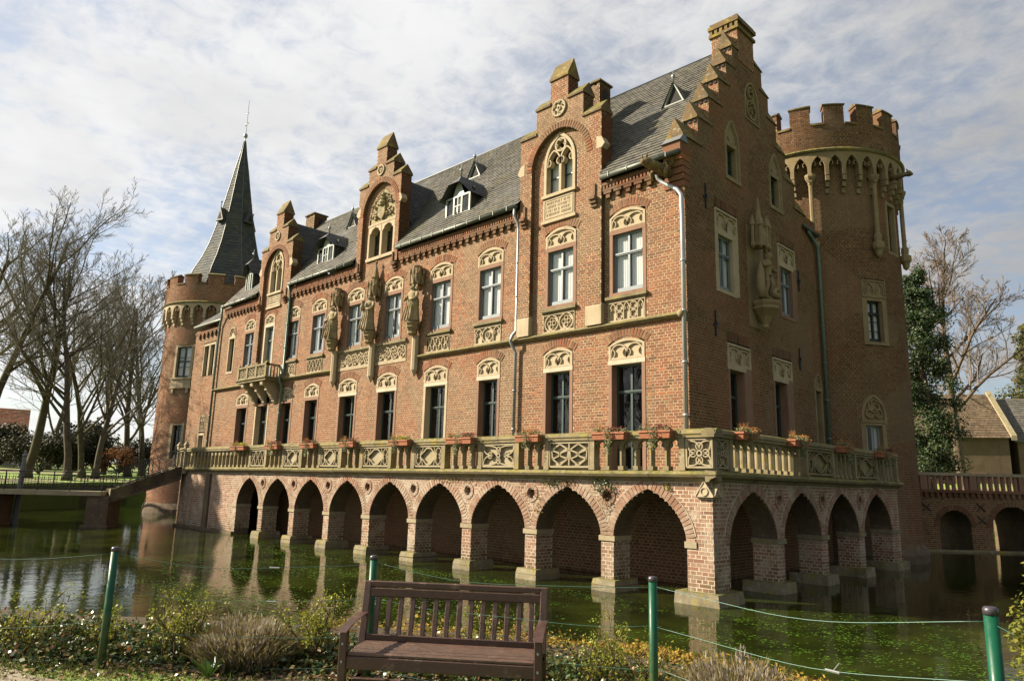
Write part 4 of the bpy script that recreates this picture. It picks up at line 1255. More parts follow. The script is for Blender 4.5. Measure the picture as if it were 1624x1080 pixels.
# --- dormers
def hip_dormer(xc, hw, y, zb, zw, zt, fin=.5, front='frame_pale'):
    yb = lambda z: (z-EZ)/SL+EY
    k = MB()
    k.poly([(xc+hw, y, zb), (xc+hw, y, zw), (xc+hw, yb(zw), zw)]); k.poly([(xc-hw, y, zb), (xc-hw, y, zw), (xc-hw, yb(zw), zw)]); k.quad((xc-hw, y, zw), (xc+hw, y, zw), (xc+hw, yb(zw), zw), (xc-hw, yb(zw), zw))
    me_v = {}
    d_ = k.build('dormer', 'slate_dark', castle, label='slated roof dormer with pale framed casements')
    k = MB()
    n = 3
    for i in range(n+1):
        u = xc-hw+2*hw*i/n; k.box(u-.045, u+.045, y-.03, y+.05, zb, zw)
    for z in (zb, zw-.06): k.box(xc-hw+.05, xc+hw-.05, y-.025, y+.045, z, z+.08)
    k.box(xc-hw*.33, xc+hw*.33, y-.02, y+.03, (zb+zw)/2-.02, (zb+zw)/2+.02); k.box(xc-.02, xc+.02, y-.02, y+.03, zb, zw)
    k.build('window', front, d_)
    k = MB(); k.quad((xc-hw, y+.02, zb), (xc+hw, y+.02, zb), (xc+hw, y+.02, zw), (xc-hw, y+.02, zw)); k.build('pane', 'glass', d_)
    k = MB(); k.box(xc-hw+.02, xc+hw-.02, y+.3, y+.33, zb, zw+.4); k.build('interior', 'interior', d_)
    k = MB(); k.quad((xc-hw*.36, y+.15, zb), (xc+hw*.3, y+.15, zb), (xc+hw*.3, y+.15, zw), (xc-hw*.36, y+.15, zw)); k.build('curtain', 'curtain', d_)
    k = MB(); k.poly([(xc-hw*.5, y+.01, zw+.02), (xc+hw*.5, y+.01, zw+.02), (xc, y+.01, zt-.1)]); k.build('boarding', 'frame_pale', d_)
    # jerkin-head roof
    ov = .22
    E0, E1 = (xc-hw-ov, y-.25, zw-.12), (xc+hw+ov, y-.25, zw-.12)
    A0 = (xc, y-.32, zt); H0, H1 = (xc-hw*.45, y-.32, zw+(zt-zw)*.52), (xc+hw*.45, y-.32, zw+(zt-zw)*.52)
    Rb = (xc, yb(zt), zt)
    W0, W1 = (xc-hw-ov, yb(zw-.12)+.2, zw-.12), (xc+hw+ov, yb(zw-.12)+.2, zw-.12)
    T0 = (xc, y+.12, zt)
    rf = MB()
    for sx, E_, H_, W_ in ((-1, E0, H0, W0), (1, E1, H1, W1)):
        rf.poly([E_, H_, T0, Rb, W_])
    rf.poly([H0, H1, T0])
    rf.build('dormer_roof', 'slate_dark', d_)
    for sx, E_, H_, W_ in ((-1, E0, H0, W0), (1, E1, H1, W1)):
        k = MB()
        a, b_, c_, dd = Vector(E_), Vector(W_), Vector(Rb), Vector(H_)
        nr = (b_-a).cross(dd-a).normalized(); nr = nr if nr.z > 0 else -nr
        for i in range(6):
            t0, t1 = i/6, min(1, (i+1.3)/6)
            p0, p1, q0, q1 = a.lerp(dd, t0), b_.lerp(c_, t0), a.lerp(dd, t1), b_.lerp(c_, t1)
            for j in range(8):
                s0, s1 = j/8+.005, (j+1)/8-.005
                k.quad(tuple(p0.lerp(p1, s0)+nr*.03), tuple(p0.lerp(p1, s1)+nr*.03), tuple(q0.lerp(q1, s1)+nr*.008), tuple(q0.lerp(q1, s0)+nr*.008))
        k.build('slates', 'slate_dark', d_, kind='stuff')
    k = MB(); k.lathe([(.035, 0), (.03, fin*.5), (.09, fin*.6), (.09, fin*.7), (.02, fin*.78), (.012, fin*1.3)], (xc, y+.12, zt-.03), 8); k.build('finial', 'zinc', d_, True)
hip_dormer(-11.95, .8, .35, 14.78, 15.72, 16.75)
hip_dormer(-23.25, .8, .35, 14.78, 15.72, 16.6)
hip_dormer(-32.6, .42, .35, 14.7, 15.9, 17.0, .5)
def tri_dormer(xc, y, hw=.42, h_=.9):
    zb = zroof(y)
    yb = lambda z: (z-EZ)/SL+EY
    k = MB(); k.ribbon(lambda u, z, d: (u, y-d, z), [(xc-hw, zb), (xc, zb+h_), (xc+hw, zb)], .12, -.04, .05, True)
    d_ = k.build('dormer', 'frame_pale', castle, label='small triangular roof vent')
    k = MB(); k.poly([(xc-hw, y+.03, zb), (xc+hw, y+.03, zb), (xc, y+.03, zb+h_)]); k.build('interior', 'interior', d_)
    k = MB()
    for s_ in (1, -1):
        n = 5
        for i in range(n):
            t0, t1 = i/n, (i+1)/n
            def P(t_, back): 
                x = xc+s_*hw*1.25*(1-t_)*(1+.35*back*(1-t_)); z = zb-.05+(h_+.05)*t_
                return (x, (y-.1) if not back else yb(z)+.25, z)
            k.quad(P(t0, 0), P(t0, 1), P(t1, 1), P(t1, 0))
    k.build('dormer_roof', 'slate', d_)
    k = MB(); k.lathe([(.03, 0), (.03, .22), (.08, .27), (.08, .36), (.015, .42), (.01, .6)], (xc, y-.03, zb+h_-.05), 8); k.build('finial', 'zinc', d_, True)
tri_dormer(-1.85, 2.5); tri_dormer(-13.85, 3.0); tri_dormer(-24.95, 3.0)
# chimneys behind the gables
def chimney(x0, x1, y0, y1, z0, z1):
    m_ = MB(); b_ = MB()
    brickwall(b_, m_, lambda u, z, d: (u, y0-d, z), x0, x1, z0, z1-.2, proud=.006)
    brickwall(b_, m_, lambda u, z, d: (x1+d, u, z), y0, y1, z0, z1-.2, proud=.006)
    m_.box(x0, x1, y0+.01, y1, z0, z1-.2)
    c_ = m_.build('chimney', 'mortar', castle); b_.build('brickwork', 'brick_brown', c_, kind='stuff')
    k = MB(); k.box(x0-.08, x1+.08, y0-.08, y1+.08, z1-.08, z1)
    for q in (x0, (x0+x1)/2-.07, x1-.14): k.box(q, q+.14, y0, y1, z1-.2, z1-.08)
    k.build('chimney_cap', 'coping', c_)
    k = MB(); k.box(x1-.02, x1+.012, (y0+y1)/2-.15, (y0+y1)/2+.15, z1-.75, z1-.35); k.build('flue_opening', 'interior', c_)
chimney(-5.95, -5.25, 2.2, 2.95, 17.2, 19.75)
chimney(-33.5, -32.35, 4.5, 5.5, 19.5, 21.35)

# --- consoles and canopies of the statues (part of the castle)
def niche_set(x, zt, tall):
    y = -.36
    k = MB(); k.lathe([(.02, 0), (.17, .3), (.17, 1.85), (.2, 1.9)], (x, y+.22, 7.45), 8); k.build('statue_shaft', 'sandstone', castle)
    k = MB(); k.lathe([(.18, 0), (.24, .06), (.22, .16), (.30, .3), (.33, .36), (.30, .4), (.34, .48), (.36, .52), (.36, .6), (.3, .62)], (x, y, 9.33), 8); k.build('console', 'sandstone_dark', castle)
    k = MB()
    zb = 11.72
    # canopy: gabled cusps round a core, pinnacles and spirelet
    k.lathe([(.28, .1), (.3, .3), (.26, .55), (.2, .6), (.19, zt-zb-.1 if not tall else .9), (.23, zt-zb if not tall else .95)], (x, y+.12, zb), 8)
    for i in range(8):
        a = 2*PI*i/8+PI/8
        px_, py_ = x+.33*math.cos(a), y+.12+.33*math.sin(a)
        if py_ > -.02: continue
        k.lathe([(.015, -.12), (.06, -.05), (.035, 0), (.035, .42), (.07, .46), (.012, .72)], (px_, py_, zb+.05), 5)
    for i in range(8):
        a = 2*PI*i/8
        px_, py_ = x+.31*math.cos(a), y+.12+.31*math.sin(a)
        if py_ > -.02: continue
        k.hexa([(px_-.1, py_, zb), (px_+.1, py_, zb), (px_+.1, py_+.05, zb), (px_-.1, py_+.05, zb), (px_-.01, py_, zb+.38), (px_+.01, py_, zb+.38), (px_+.01, py_+.05, zb+.38), (px_-.01, py_+.05, zb+.38)])
    if tall:
        k.lathe([(.2, 0), (.03, .75), (.07, .82), (.07, .88), (.02, .95), (0, 1.0)], (x, y+.14, zb+.9), 8)
    k.build('canopy', 'sandstone_dark', castle)
for x, zt, tall in ((-20.7, 12.7, False), (-17.33, 13.4, True), (-13.93, 12.6, False)): niche_set(x, zt, tall)
# console and canopy on the short front
k = MB(); k.lathe([(.05, 0), (.14, .1), (.1, .2), (.3, .5), (.5, .7), (.55, .75), (.5, .85), (.56, .95), (.56, 1.05), (.4, 1.07)], (.3, 5.0, 8.62), 10); k.build('console', 'sandstone_dark', castle)
k = MB()
k.lathe([(.3, 0), (.34, .4), (.26, .8), (.2, 1.0), (.12, 1.2), (.03, 1.95), (0, 2.0)], (.3, 4.75, 11.75), 8)
for dx, dy in ((.3, -.35), (.34, .3), (.05, -.5), (.05, .5), (.4, 0)):
    k.lathe([(.02, -.25), (.1, -.15), (.06, 0), (.06, .6), (.11, .65), (.015, 1.05)], (.25+dx*.9, 4.75+dy, 11.85), 6)
k.build('canopy', 'sandstone_dark', castle)
k = MB(); k.box(.0, .03, 4.3, 5.6, 8.7, 12.6); k.build('backing_slab', 'sandstone_dark', castle)

# --- balcony
bal = MB(); bal.box(-29.95, -26.35, -1.05, 0, 8.22, 8.42); bal.box(-30.03, -26.27, -1.12, 0, 8.36, 8.44)
balc = bal.build('balcony', 'ledge_stone', castle, label='small stone balcony on three brackets')
for x in (-29.85, -28.72, -27.6, -26.45):
    k = MB(); k.box(x-.1, x+.1, -1.05, -.87, 8.44, 9.18); k.hexa([(x-.14, -1.09, 9.18), (x+.14, -1.09, 9.18), (x+.14, -.83, 9.18), (x-.14, -.83, 9.18), (x-.02, -.97, 9.34), (x+.02, -.97, 9.34), (x+.02, -.95, 9.34), (x-.02, -.95, 9.34)]); k.build('post', 'balustrade_stone', balc)
for i, (a, c_) in enumerate(((-29.75, -28.82), (-28.62, -27.7), (-27.5, -26.55))):
    k = MB(); panel(k, off(F, .98), a, c_, 8.46, 9.08, 'swirl' if i != 1 else 'diamond', .05); k.build('balcony_panel', 'panel_stone', balc)
k = MB(); k.box(-29.95, -26.35, -1.07, -.85, 9.08, 9.18); k.box(-26.55, -26.35, -.85, 0, 9.08, 9.18); k.box(-29.95, -29.75, -.85, 0, 9.08, 9.18)
for y in (-.7, -.5, -.3, -.12): k.lathe([(.05, 0), (.04, .6)], (-26.45, y, 8.44), 6); k.lathe([(.05, 0), (.04, .6)], (-29.85, y, 8.44), 6)
k.build('rail', 'balustrade_stone', balc)
for x in (-29.3, -28.15, -26.95):
    k = MB(); Mx = lambda u, z, d: (d, -u, z)
    k.prism(Mx, [(0, 8.22), (.95, 8.22), (.98, 8.1), (.92, 7.98), (.78, 7.95), (.62, 7.82), (.5, 7.6), (.34, 7.35), (.2, 7.3), (.18, 7.12), (.08, 7.0), (0, 6.95)], x-.14, x+.14)
    k.tube([(x-.16, -.86, 8.06), (x+.16, -.86, 8.06)], .12, 8); k.tube([(x-.15, -.6, 7.75), (x+.15, -.6, 7.75)], .07, 8)
    k.tube([(x-.16, -.2, 7.32), (x+.16, -.2, 7.32)], .09, 8)
    k.build('bracket', 'sandstone', balc)


# ------------------------------------------------------------------ recessed wing between house and spire tower
wm = MB(); wb = MB()
Fw = off(F, -1.25)
brickwall(wb, wm, Fw, -42.6, XL, -.3, 13.4, [rect_hole(-41.0, -38.7, 9.8, 12.3), rect_hole(-40.3, -39.3, TZ, 7.0)])
k = MB(); k.quad((XL, 0, -.3), (XL, 1.3, -.3), (XL, 1.3, 13.4), (XL, 0, 13.4)); k.quad((-42.6, 1.25, 13.4), (XL, 1.25, 13.4), (XL, 8, 13.4), (-42.6, 8, 13.4)); k.build('wing_side', 'mortar_brown', castle)
w_ = wm.build('wing_wall', 'mortar', castle); wb.build('brickwork', 'brick_red', w_, kind='stuff')
for l in (-40.75, -39.75): window(castle, Fw, l, l+.75, 9.9, 12.1, None, 'iron', .2, False, sur='sandstone', lintel='sandstone', mul=False, jw=.14, sill_block=False, label='slim window of the recessed wing')
window(castle, Fw, -40.2, -39.4, TZ+.05, 5.6, None, 'iron', .3, False, sur='sandstone', lintel='sandstone', mul=False, jw=.12, sill_block=False)
k = MB(); panel(k, Fw, -40.3, -39.3, 5.85, 7.0, 'rosette', .05); k.build('tracery_panel', 'sandstone', castle)
slated('slates', [(-42.4, 1.0, 13.7), (XL+.1, 1.0, 13.7), (XL+.1, 5.0, 17.6), (-42.4, 5.0, 17.6)], .3, .4, 'slate_dark', castle, base_name='wing_roof')
k = MB(); k.tube([(-42.2, .92, 13.62), (XL, .92, 13.62)], .1, 8); k.build('gutter', 'gutter', castle, True)
for i in range(10):
    k = MB(); k.mbox(Fw, -41.9+i*.68, -41.7+i*.68, 12.75, 12.95, 0, .13); k.mbox(Fw, -42.0+i*.68, -41.6+i*.68, 12.95, 13.1, 0, .15); k.build('corbel', 'brick_brown', castle)
k = MB(); k.mbox(Fw, -42.4, XL, 13.1, 13.25, 0, .16); k.build('cornice', 'brick_brown', castle)

# ------------------------------------------------------------------ round towers
def tower(name, label, c, Rs, Rc, zring0, zring1, zcr, ztop, nm, a_mer, brick_a, mort, brick, stone, cols=(), zbase=-.3, wins=None):
    t = thing(name, label, 'tower', (c[0], c[1], 0))
    C_ = cylmap(c, Rs)
    m_, b_ = MB(), MB()
    a0, a1 = math.radians(brick_a[0])*Rs, math.radians(brick_a[1])*Rs
    hs = wins(t, C_, Rs)
    brickwall(b_, m_, C_, a0, a1, zbase, zring1-.05, hs, seg=.4, proud=.007)
    k = MB()
    n = 24
    r0_, r1_ = math.radians(brick_a[1]), math.radians(brick_a[0])+2*PI
    for i in range(n):
        p, q = r0_+(r1_-r0_)*i/n, r0_+(r1_-r0_)*(i+1)/n
        k.quad((c[0]+Rs*math.cos(p), c[1]+Rs*math.sin(p), zbase), (c[0]+Rs*math.cos(q), c[1]+Rs*math.sin(q), zbase), (c[0]+Rs*math.cos(q), c[1]+Rs*math.sin(q), zring1), (c[0]+Rs*math.cos(p), c[1]+Rs*math.sin(p), zring1))
    k.build('rear_shaft', brick, t)
    s_ = m_.build('shaft', mort, t); b_.build('brickwork', brick, s_, kind='stuff')
    # foot
    k = MB(); k.lathe([(Rs+.22, -.3), (Rs+.2, .35), (Rs+.02, .75)], (*c, 0), 48, caps=False); k.build('footing', 'dark_wall', t)
    # arched stone ring on corbels
    per = math.radians(360/nm/2)
    C2 = cylmap(c, Rc)
    k = MB(); kc = MB()
    ph = math.radians(a_mer)
    arches = []
    hgt_ = zring1-zring0
    zs = zring0+hgt_*.30; za = zring1-hgt_*.17
    w_ = per*Rc
    for i in range(2*nm):
        u = (ph+per*(i+.5))*Rc
        arches.append((u-w_*.39, u+w_*.39))
        aL, aR = arches[-1]
        out_ = [(aL, zring0)]+pointed(aL, aR, zs, za, 4)+[(aR, zring0)]
        # spandrel plate as two halves
        mid = len(out_)//2
        uL, uR = u-w_/2, u+w_/2
        k.prism(C2, [(uL, zring0)]+[out_[j] for j in range(0, mid+1)]+[(u, zring1), (uL, zring1)], -(Rc-Rs)+.02, .0)
        k.prism(C2, [out_[j] for j in range(mid, len(out_))]+[(uR, zring0), (uR, zring1), (u, zring1)], -(Rc-Rs)+.02, .0)
        # foils in the arch head
        k.ribbon(C2, arc(aL+w_*.12, zs+(za-zs)*.42, w_*.15, -60, 100, 4), .05, -.25, -.04)
        k.ribbon(C2, arc(aR-w_*.12, zs+(za-zs)*.42, w_*.15, 80, 240, 4), .05, -.25, -.04)
        v = uL
        for q in range(3): kc.mbox(C2, v-w_*.105, v+w_*.105, zring0-.78+q*.26, zring0-.55+q*.26, -(Rc-Rs)-.02, -(Rc-Rs)+(Rc-Rs)*(.3+.34*q))
    ring = k.build('arch_ring', stone, t)
    kc.build('corbels', stone, ring, kind='stuff')
    k = MB(); k.lathe([(Rc-.3, zring1-.02), (Rc+.06, zring1), (Rc+.12, zring1+.08), (Rc+.02, zring1+.17), (Rc-.05, zring1+.18)], (*c, 0), 72, caps=False); k.build('string_course', 'ledge_stone', t)
    # crown with battlements
    m_, b_ = MB(), MB()
    Rw = Rc-.04
    C3 = cylmap(c, Rw)
    mer = 2*per*.60
    cren = []
    for i in range(nm):
        a = ph+2*per*i+mer; e = ph+2*per*(i+1)
        cren.append((a*Rw, e*Rw))
    def hole(cr_): return lambda z: cr_ if z > zcr else None
    lo, hi = ph*Rw, (ph+2*PI)*Rw
    brickwall(b_, m_, C3, lo, hi, zring1+.15, ztop-.12, [hole(q) for q in cren], seg=.4, proud=.007)
    thk = .5
    cr_o = m_.build('crown', mort, t); b_.build('brickwork', brick, cr_o, kind='stuff')
    k = MB()
    for i in range(nm):
        a, e = (ph+2*per*i), (ph+2*per*i+mer)
        A, B_ = a*Rw, e*Rw
        k.quad(C3(A, zcr, .005), C3(A, ztop-.12, .005), C3(A, ztop-.12, -thk), C3(A, zcr, -thk)); k.quad(C3(B_, zcr, .005), C3(B_, ztop-.12, .005), C3(B_, ztop-.12, -thk), C3(B_, zcr, -thk))
        for q in range(4):
            s0, s1 = A+(B_-A)*q/4, A+(B_-A)*(q+1)/4
            k.quad(C3(s0, zcr-1.2, -thk), C3(s1, zcr-1.2, -thk), C3(s1, ztop-.12, -thk), C3(s0, ztop-.12, -thk))
        s0, s1 = cren[i]
        for q in range(3):
            p, w2 = s0+(s1-s0)*q/3, s0+(s1-s0)*(q+1)/3
            k.quad(C3(p, zcr-1.2, -thk), C3(w2, zcr-1.2, -thk), C3(w2, zcr, -thk), C3(p, zcr, -thk))
    k.build('parapet_inside', brick, cr_o)
    for i in range(nm):
        k = MB()
        a, e = (ph+2*per*i)*Rw-.05, (ph+2*per*i+mer)*Rw+.05
        for q in range(4):
            s0, s1 = a+(e-a)*q/4, a+(e-a)*(q+1)/4
            sec = [(.05, ztop-.14), (.06, ztop-.08), (-.2, ztop+.07), (-thk-.05, ztop-.08), (-thk-.04, ztop-.14)]
            for w2 in range(5):
                d0, z0 = sec[w2]; d1, z1 = sec[(w2+1) % 5]
                k.quad(C3(s0, z0, d0), C3(s1, z0, d0), C3(s1, z1, d1), C3(s0, z1, d1))
        for s0 in (a, e): k.poly([C3(s0, z_, d_) for d_, z_ in [(.05, ztop-.14), (.06, ztop-.08), (-.2, ztop+.07), (-thk-.05, ztop-.08), (-thk-.04, ztop-.14)]])
        k.build('merlon_coping', 'coping', t)
        k = MB(); s0, s1 = cren[i]
        for q in range(2):
            p, w2 = s0+(s1-s0)*q/2, s0+(s1-s0)*(q+1)/2
            k.mbox(C3, p, w2, zcr-.03, zcr+.07, -thk-.05, .06)
        k.build('crenel_sill', 'coping', t)
    k = MB(); k.lathe([(0, 0), (Rc-.4, 0)], (*c, zring1+.2), 32, caps=False); k.build('platform', 'slate_lead', t)
    for a in cols:
        ax, ay = math.cos(math.radians(a)), math.sin(math.radians(a))
        q = (c[0]+(Rs+.2)*ax, c[1]+(Rs+.2)*ay, 0)
        k = MB()
        k.lathe([(.03, 13.0), (.12, 13.1), (.16, 13.3), (.25, 13.42), (.26, 13.5), (.26, 13.66), (.15, 13.74), (.17, 13.9), (.16, 14.05), (.10, 14.12), (.10, 16.35), (.13, 16.42), (.12, 16.5), (.2, 16.62), (.25, 16.74), (.25, 16.84), (.18, 16.88)], q, 8)
        k.build('column', stone, t)
    return t
def wins_r(t, C_, Rs):
    a = lambda d: math.radians(d)*Rs
    # upper window with plain stone surround, facing right
    window(t, C_, a(-11.5), a(-.5), 13.55, 15.75, None, 'iron', .2, False, sur='sandstone_dark', lintel='sandstone_dark', mul=False, jw=.16, label='upper tower window')
    w_ = window(t, C_, a(-37.4), a(-25.0), 9.26, 11.07, 10.5, 'iron', .2, True, sur='sandstone_dark', lintel='sandstone_dark', jw=.24, bars=3, label='middle tower window with small panes')
    k = MB(); l, r = a(-41.2), a(-21.2)
    k.mbox(C_, l, (l+r)/2, 11.2, 12.0, -.08, .02); k.mbox(C_, (l+r)/2, r, 11.2, 12.0, -.08, .02)
    k.ribbon(C_, [(l+.06, 11.25), (l+.06, 11.95), ((l+r)/2, 11.95), (r-.06, 11.95), (r-.06, 11.25)], .1, .015, .06, True)
    for q in (.28, .72): cusped(k, C_, l+(r-l)*(q-.16), l+(r-l)*(q+.16), 11.35, 11.5, 11.85, .05, .015, .06)
    k.build('tracery', 'sandstone_dark', w_)
    w_ = window(t, C_, a(-44.3), a(-32.5), 4.3, 5.62, None, 'frame_pale', .2, .3, sur='sandstone_dark', lintel='sandstone_dark', jw=.2, label='lancet window near the terrace')
    k = MB(); l, r = a(-47.2), a(-28.6)
    k.prism(C_, pointed(l, r, 6.1, 6.95, 8)+[(r, 5.7), (l, 5.7)], -.08, -.01)
    k.ribbon(C_, [(l+.08, 5.7)]+pointed(l+.08, r-.08, 6.1, 6.88, 8)+[(r-.08, 5.7)], .15, -.02, .05)
    m2 = (l+r)/2
    k.ribbon(C_, arc(m2-.2, 6.12, .17, 60, 330, 10), .07, -.02, .04); k.ribbon(C_, arc(m2+.2, 6.12, .17, 120, -150, 10), .07, -.02, .04)
    lobes(k, C_, m2, 6.45, .26, 3, .06, -.02, .04, 90)
    k.ribbon(C_, [(l+.1, 5.78), (r-.1, 5.78)], .09, -.02, .05)
    k.build('tracery', 'sandstone_dark', w_)
    return [rect_hole(a(-14), a(2), 13.4, 15.9), rect_hole(a(-41), a(-21.4), 9.1, 12.0), arch_hole(a(-47), a(-28.8), 4.3, 6.1, 6.93)]
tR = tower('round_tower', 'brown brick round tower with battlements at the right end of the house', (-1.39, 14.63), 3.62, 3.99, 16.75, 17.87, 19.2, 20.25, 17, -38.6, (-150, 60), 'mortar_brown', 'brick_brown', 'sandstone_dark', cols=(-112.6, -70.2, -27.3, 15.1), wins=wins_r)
k = MB(); ga = math.radians(-7); gx, gy = math.cos(ga), math.sin(ga)
P_ = lambda r, z: (-1.39+r*gx, 14.63+r*gy, z)
k.tube([P_(3.8, 17.0), P_(4.15, 17.02), P_(4.4, 17.04), P_(4.6, 17.02), P_(4.72, 16.94)], [.15, .12, .1, .14, .05], 6); k.tube([P_(4.55, 17.1), P_(4.48, 17.28)], [.06, .02], 5); k.build('gargoyle', 'coping', tR, True)
def wins_l(t, C_, Rs):
    a = lambda d: math.radians(d)*Rs
    w_ = window(t, C_, a(-70), a(-53), 10.05, 12.4, 11.3, 'frame_green', .15, True, sur='sandstone', lintel='sandstone', jw=.2, bars=2, label='paired casement high on the spire tower')
    k = MB()
    for i in range(3):
        l, r = a(-73+7.6*i), a(-73+7.6*(i+1)); k.mbox(C_, l, r, 9.3, 9.95, -.05, .1); k.mbox(C_, l-.02, r+.02, 9.9, 10.0, -.05, .18); k.mbox(C_, l-.02, r+.02, 9.2, 9.3, -.05, .16)
    for q in (-70, -53): k.mbox(C_, a(q)-.1, a(q)+.1, 8.85, 9.2, -.05, .12)
    k.build('window_apron', 'sandstone', w_)
    window(t, C_, a(-65), a(-54.5), 4.0, 6.45, None, 'frame_green', .2, False, sur='sandstone', lintel='sandstone', mul=True, jw=.2, sill_block=False, label='door at the head of the stairs')
    window(t, C_, a(-86), a(-80), 2.0, 2.9, None, 'iron', .2, False, sur='redstone', lintel='redstone', mul=False, jw=.1)
    return [rect_hole(a(-73), a(-50), 9.9, 12.55), rect_hole(a(-68), a(-51.5), 4.0, 6.6), rect_hole(a(-87.3), a(-78.7), 1.9, 3.05)]
tL = tower('spire_tower', 'round brick tower with battlements and tall slate spire at the far left', (-45.9, 4.8), 4.4, 4.75, 14.85, 15.75, 17.3, 18.1, 15, -91, (-150, 10), 'mortar', 'brick_red', 'sandstone', wins=wins_l)
# octagonal spire, slates in courses
prof = [(17.3, 3.6), (19.2, 2.95), (20.4, 2.40), (21.6, 1.98), (23.2, 1.58), (25.0, 1.21), (27.0, .84), (28.8, .52), (30.2, .24), (31.4, .05)]
k = MB(); sk = MB()
n = 8
def sr(z):
    for i in range(len(prof)-1):
        if z <= prof[i+1][0]: t_ = (z-prof[i][0])/(prof[i+1][0]-prof[i][0]); return prof[i][1]+(prof[i+1][1]-prof[i][1])*t_
    return .03
k.lathe([(b_, a) for a, b_ in prof], (-45.9, 4.8, 0), 8, math.radians(-8), math.radians(-8)+2*PI)
sp = k.build('spire', 'slate_dark', tL)
z = 17.3
row_i = 0
while z < 31:
    z1 = z+.27
    for i in range(8):
        a0, a1 = math.radians(-8+45*i), math.radians(-8+45*(i+1))
        p0 = Vector((-45.9+sr(z)*math.cos(a0), 4.8+sr(z)*math.sin(a0), z)); p1 = Vector((-45.9+sr(z)*math.cos(a1), 4.8+sr(z)*math.sin(a1), z))
        q0 = Vector((-45.9+sr(z1)*math.cos(a0), 4.8+sr(z1)*math.sin(a0), z1)); q1 = Vector((-45.9+sr(z1)*math.cos(a1), 4.8+sr(z1)*math.sin(a1), z1))
        nr = (p1-p0).cross(q0-p0); nr = nr.normalized() if nr.length > 0 else Vector((0, 0, 1))
        m_ = max(1, int((p1-p0).length/.4)); sh = .5 if row_i % 2 else 0
        for j in range(-1, m_+1):
            s0, s1 = max(0, (j+sh)/m_+.004), min(1, (j+1+sh)/m_-.004)
            if s1-s0 < .1/m_: continue
            l_ = nr*(.04+R(-.01, .01))
            sk.quad(tuple(p0.lerp(p1, s0)+l_), tuple(p0.lerp(p1, s1)+l_), tuple(q0.lerp(q1, s1)+nr*.012), tuple(q0.lerp(q1, s0)+nr*.012))
    z = z1; row_i += 1
sk.build('slates', 'slate_blue', sp, kind='stuff')
for i in range(8):
    a = math.radians(-8+45*i)
    k = MB(); k.tube([(-45.9+(r_+.03)*math.cos(a), 4.8+(r_+.03)*math.sin(a), z_) for z_, r_ in prof], .035, 5); k.build('hip_capping', 'gutter', sp, True)
k = MB(); k.lathe([(.06, 31.0), (.05, 31.6), (.04, 31.65), (.17, 31.8), (.19, 31.95), (.12, 32.1), (.035, 32.15), (.02, 35.3)], (-45.9, 4.8, 0), 8)
k.box(-46.25, -45.55, 4.78, 4.82, 33.0, 33.05); k.box(-46.1, -45.7, 4.78, 4.82, 34.0, 34.04); k.box(-46.2, -46.05, 4.78, 4.82, 32.9, 33.1)
k.build('finial', 'zinc', tL, True)
for i in range(4):
    a = math.radians(-75+90*i); r_ = 1.5; z0 = 23.6
    ca, sa = math.cos(a), math.sin(a)
    def Q(u, z_, d): return (-45.9+(r_+d)*ca-u*sa, 4.8+(r_+d)*sa+u*ca, z_)
    k = MB(); k.prism(Q, [(-.45, z0), (.45, z0), (0, z0+1.15)], -1.0, .22); k.tube([Q(0, z0+1.1, .15), Q(0, z0+1.7, .15)], .03, 5); k.lathe([(.02, 0), (.08, .08), (.02, .16)], Q(0, z0+1.55, .15), 6)
    g_ = k.build('spire_dormer', 'slate_dark', tL)
    k = MB(); k.prism(Q, [(-.22, z0+.15), (.22, z0+.15), (0, z0+.75)], .2, .235); k.build('louvre', 'interior', g_)

# ------------------------------------------------------------------ arcaded terrace
ter = thing('terrace', 'arcaded brick terrace with stone balustrade standing in the moat', 'terrace', (-14, -1.5, 0))
YA, XA, ZS, ZA = 3.12, 2.44, 1.48, 2.795
FT = off(F, YA); GT = off(G, XA)
PX = [(-24.4, -23.98), (-21.62, -21.19), (-18.68, -18.24), (-15.78, -15.34), (-12.90, -12.42), (-9.94, -9.50), (-6.98, -6.51), (-4.04, -3.56), (-1.08, -.63), (1.678, XA)]
PY = [(-YA, -2.3), (.5, .93), (3.65, 4.13), (6.95, 7.45), (10.4, 11.35)]
XT = -31.3
NTB = [0]
def tsing(s0, s1, za, zb, pr):
    if s0 > 1.66 and za > .3 and zb < 2.98 and NTB[0] < 110:
        NTB[0] += 1
        one_brick(ter, 'brick_pale', ((s0+s1)/2, -YA-pr/2, (za+zb)/2), (s1-s0, pr, zb-za)); return True
    return False
m_, b_ = MB(), MB()
hs = []
fr_arch = [(PX[i][1], PX[i+1][0]) for i in range(len(PX)-1)]
for (l, r) in fr_arch: hs.append(drop_hole(l, r, -.4, ZS, ZA))
rdl = [((p[0]+p[1])/2+.0, 2.57, .155) for p in PX[1:-1]]
for q in rdl: hs.append(circ_hole(*q))
brickwall(b_, m_, FT, XT, XA, .0, 3.02, hs, single=tsing)
tw = m_.build('arcade_wall', 'mortar_pale', ter); b_.build('brickwork', 'brick_pale', tw, kind='stuff')
m_, b_ = MB(), MB()
sd_arch = [(PY[i][1], PY[i+1][0]) for i in range(4)]
hs = [drop_hole(l, r, -.4, ZS, ZA) for l, r in sd_arch]
rdl2 = [((p[0]+p[1])/2, 2.57, .155) for p in PY[1:4]]
for q in rdl2: hs.append(circ_hole(*q))
brickwall(b_, m_, GT, -YA, 11.35, .0, 3.02, hs)
tw2 = m_.build('arcade_wall', 'mortar_pale', ter); b_.build('brickwork', 'brick_pale', tw2, kind='stuff')
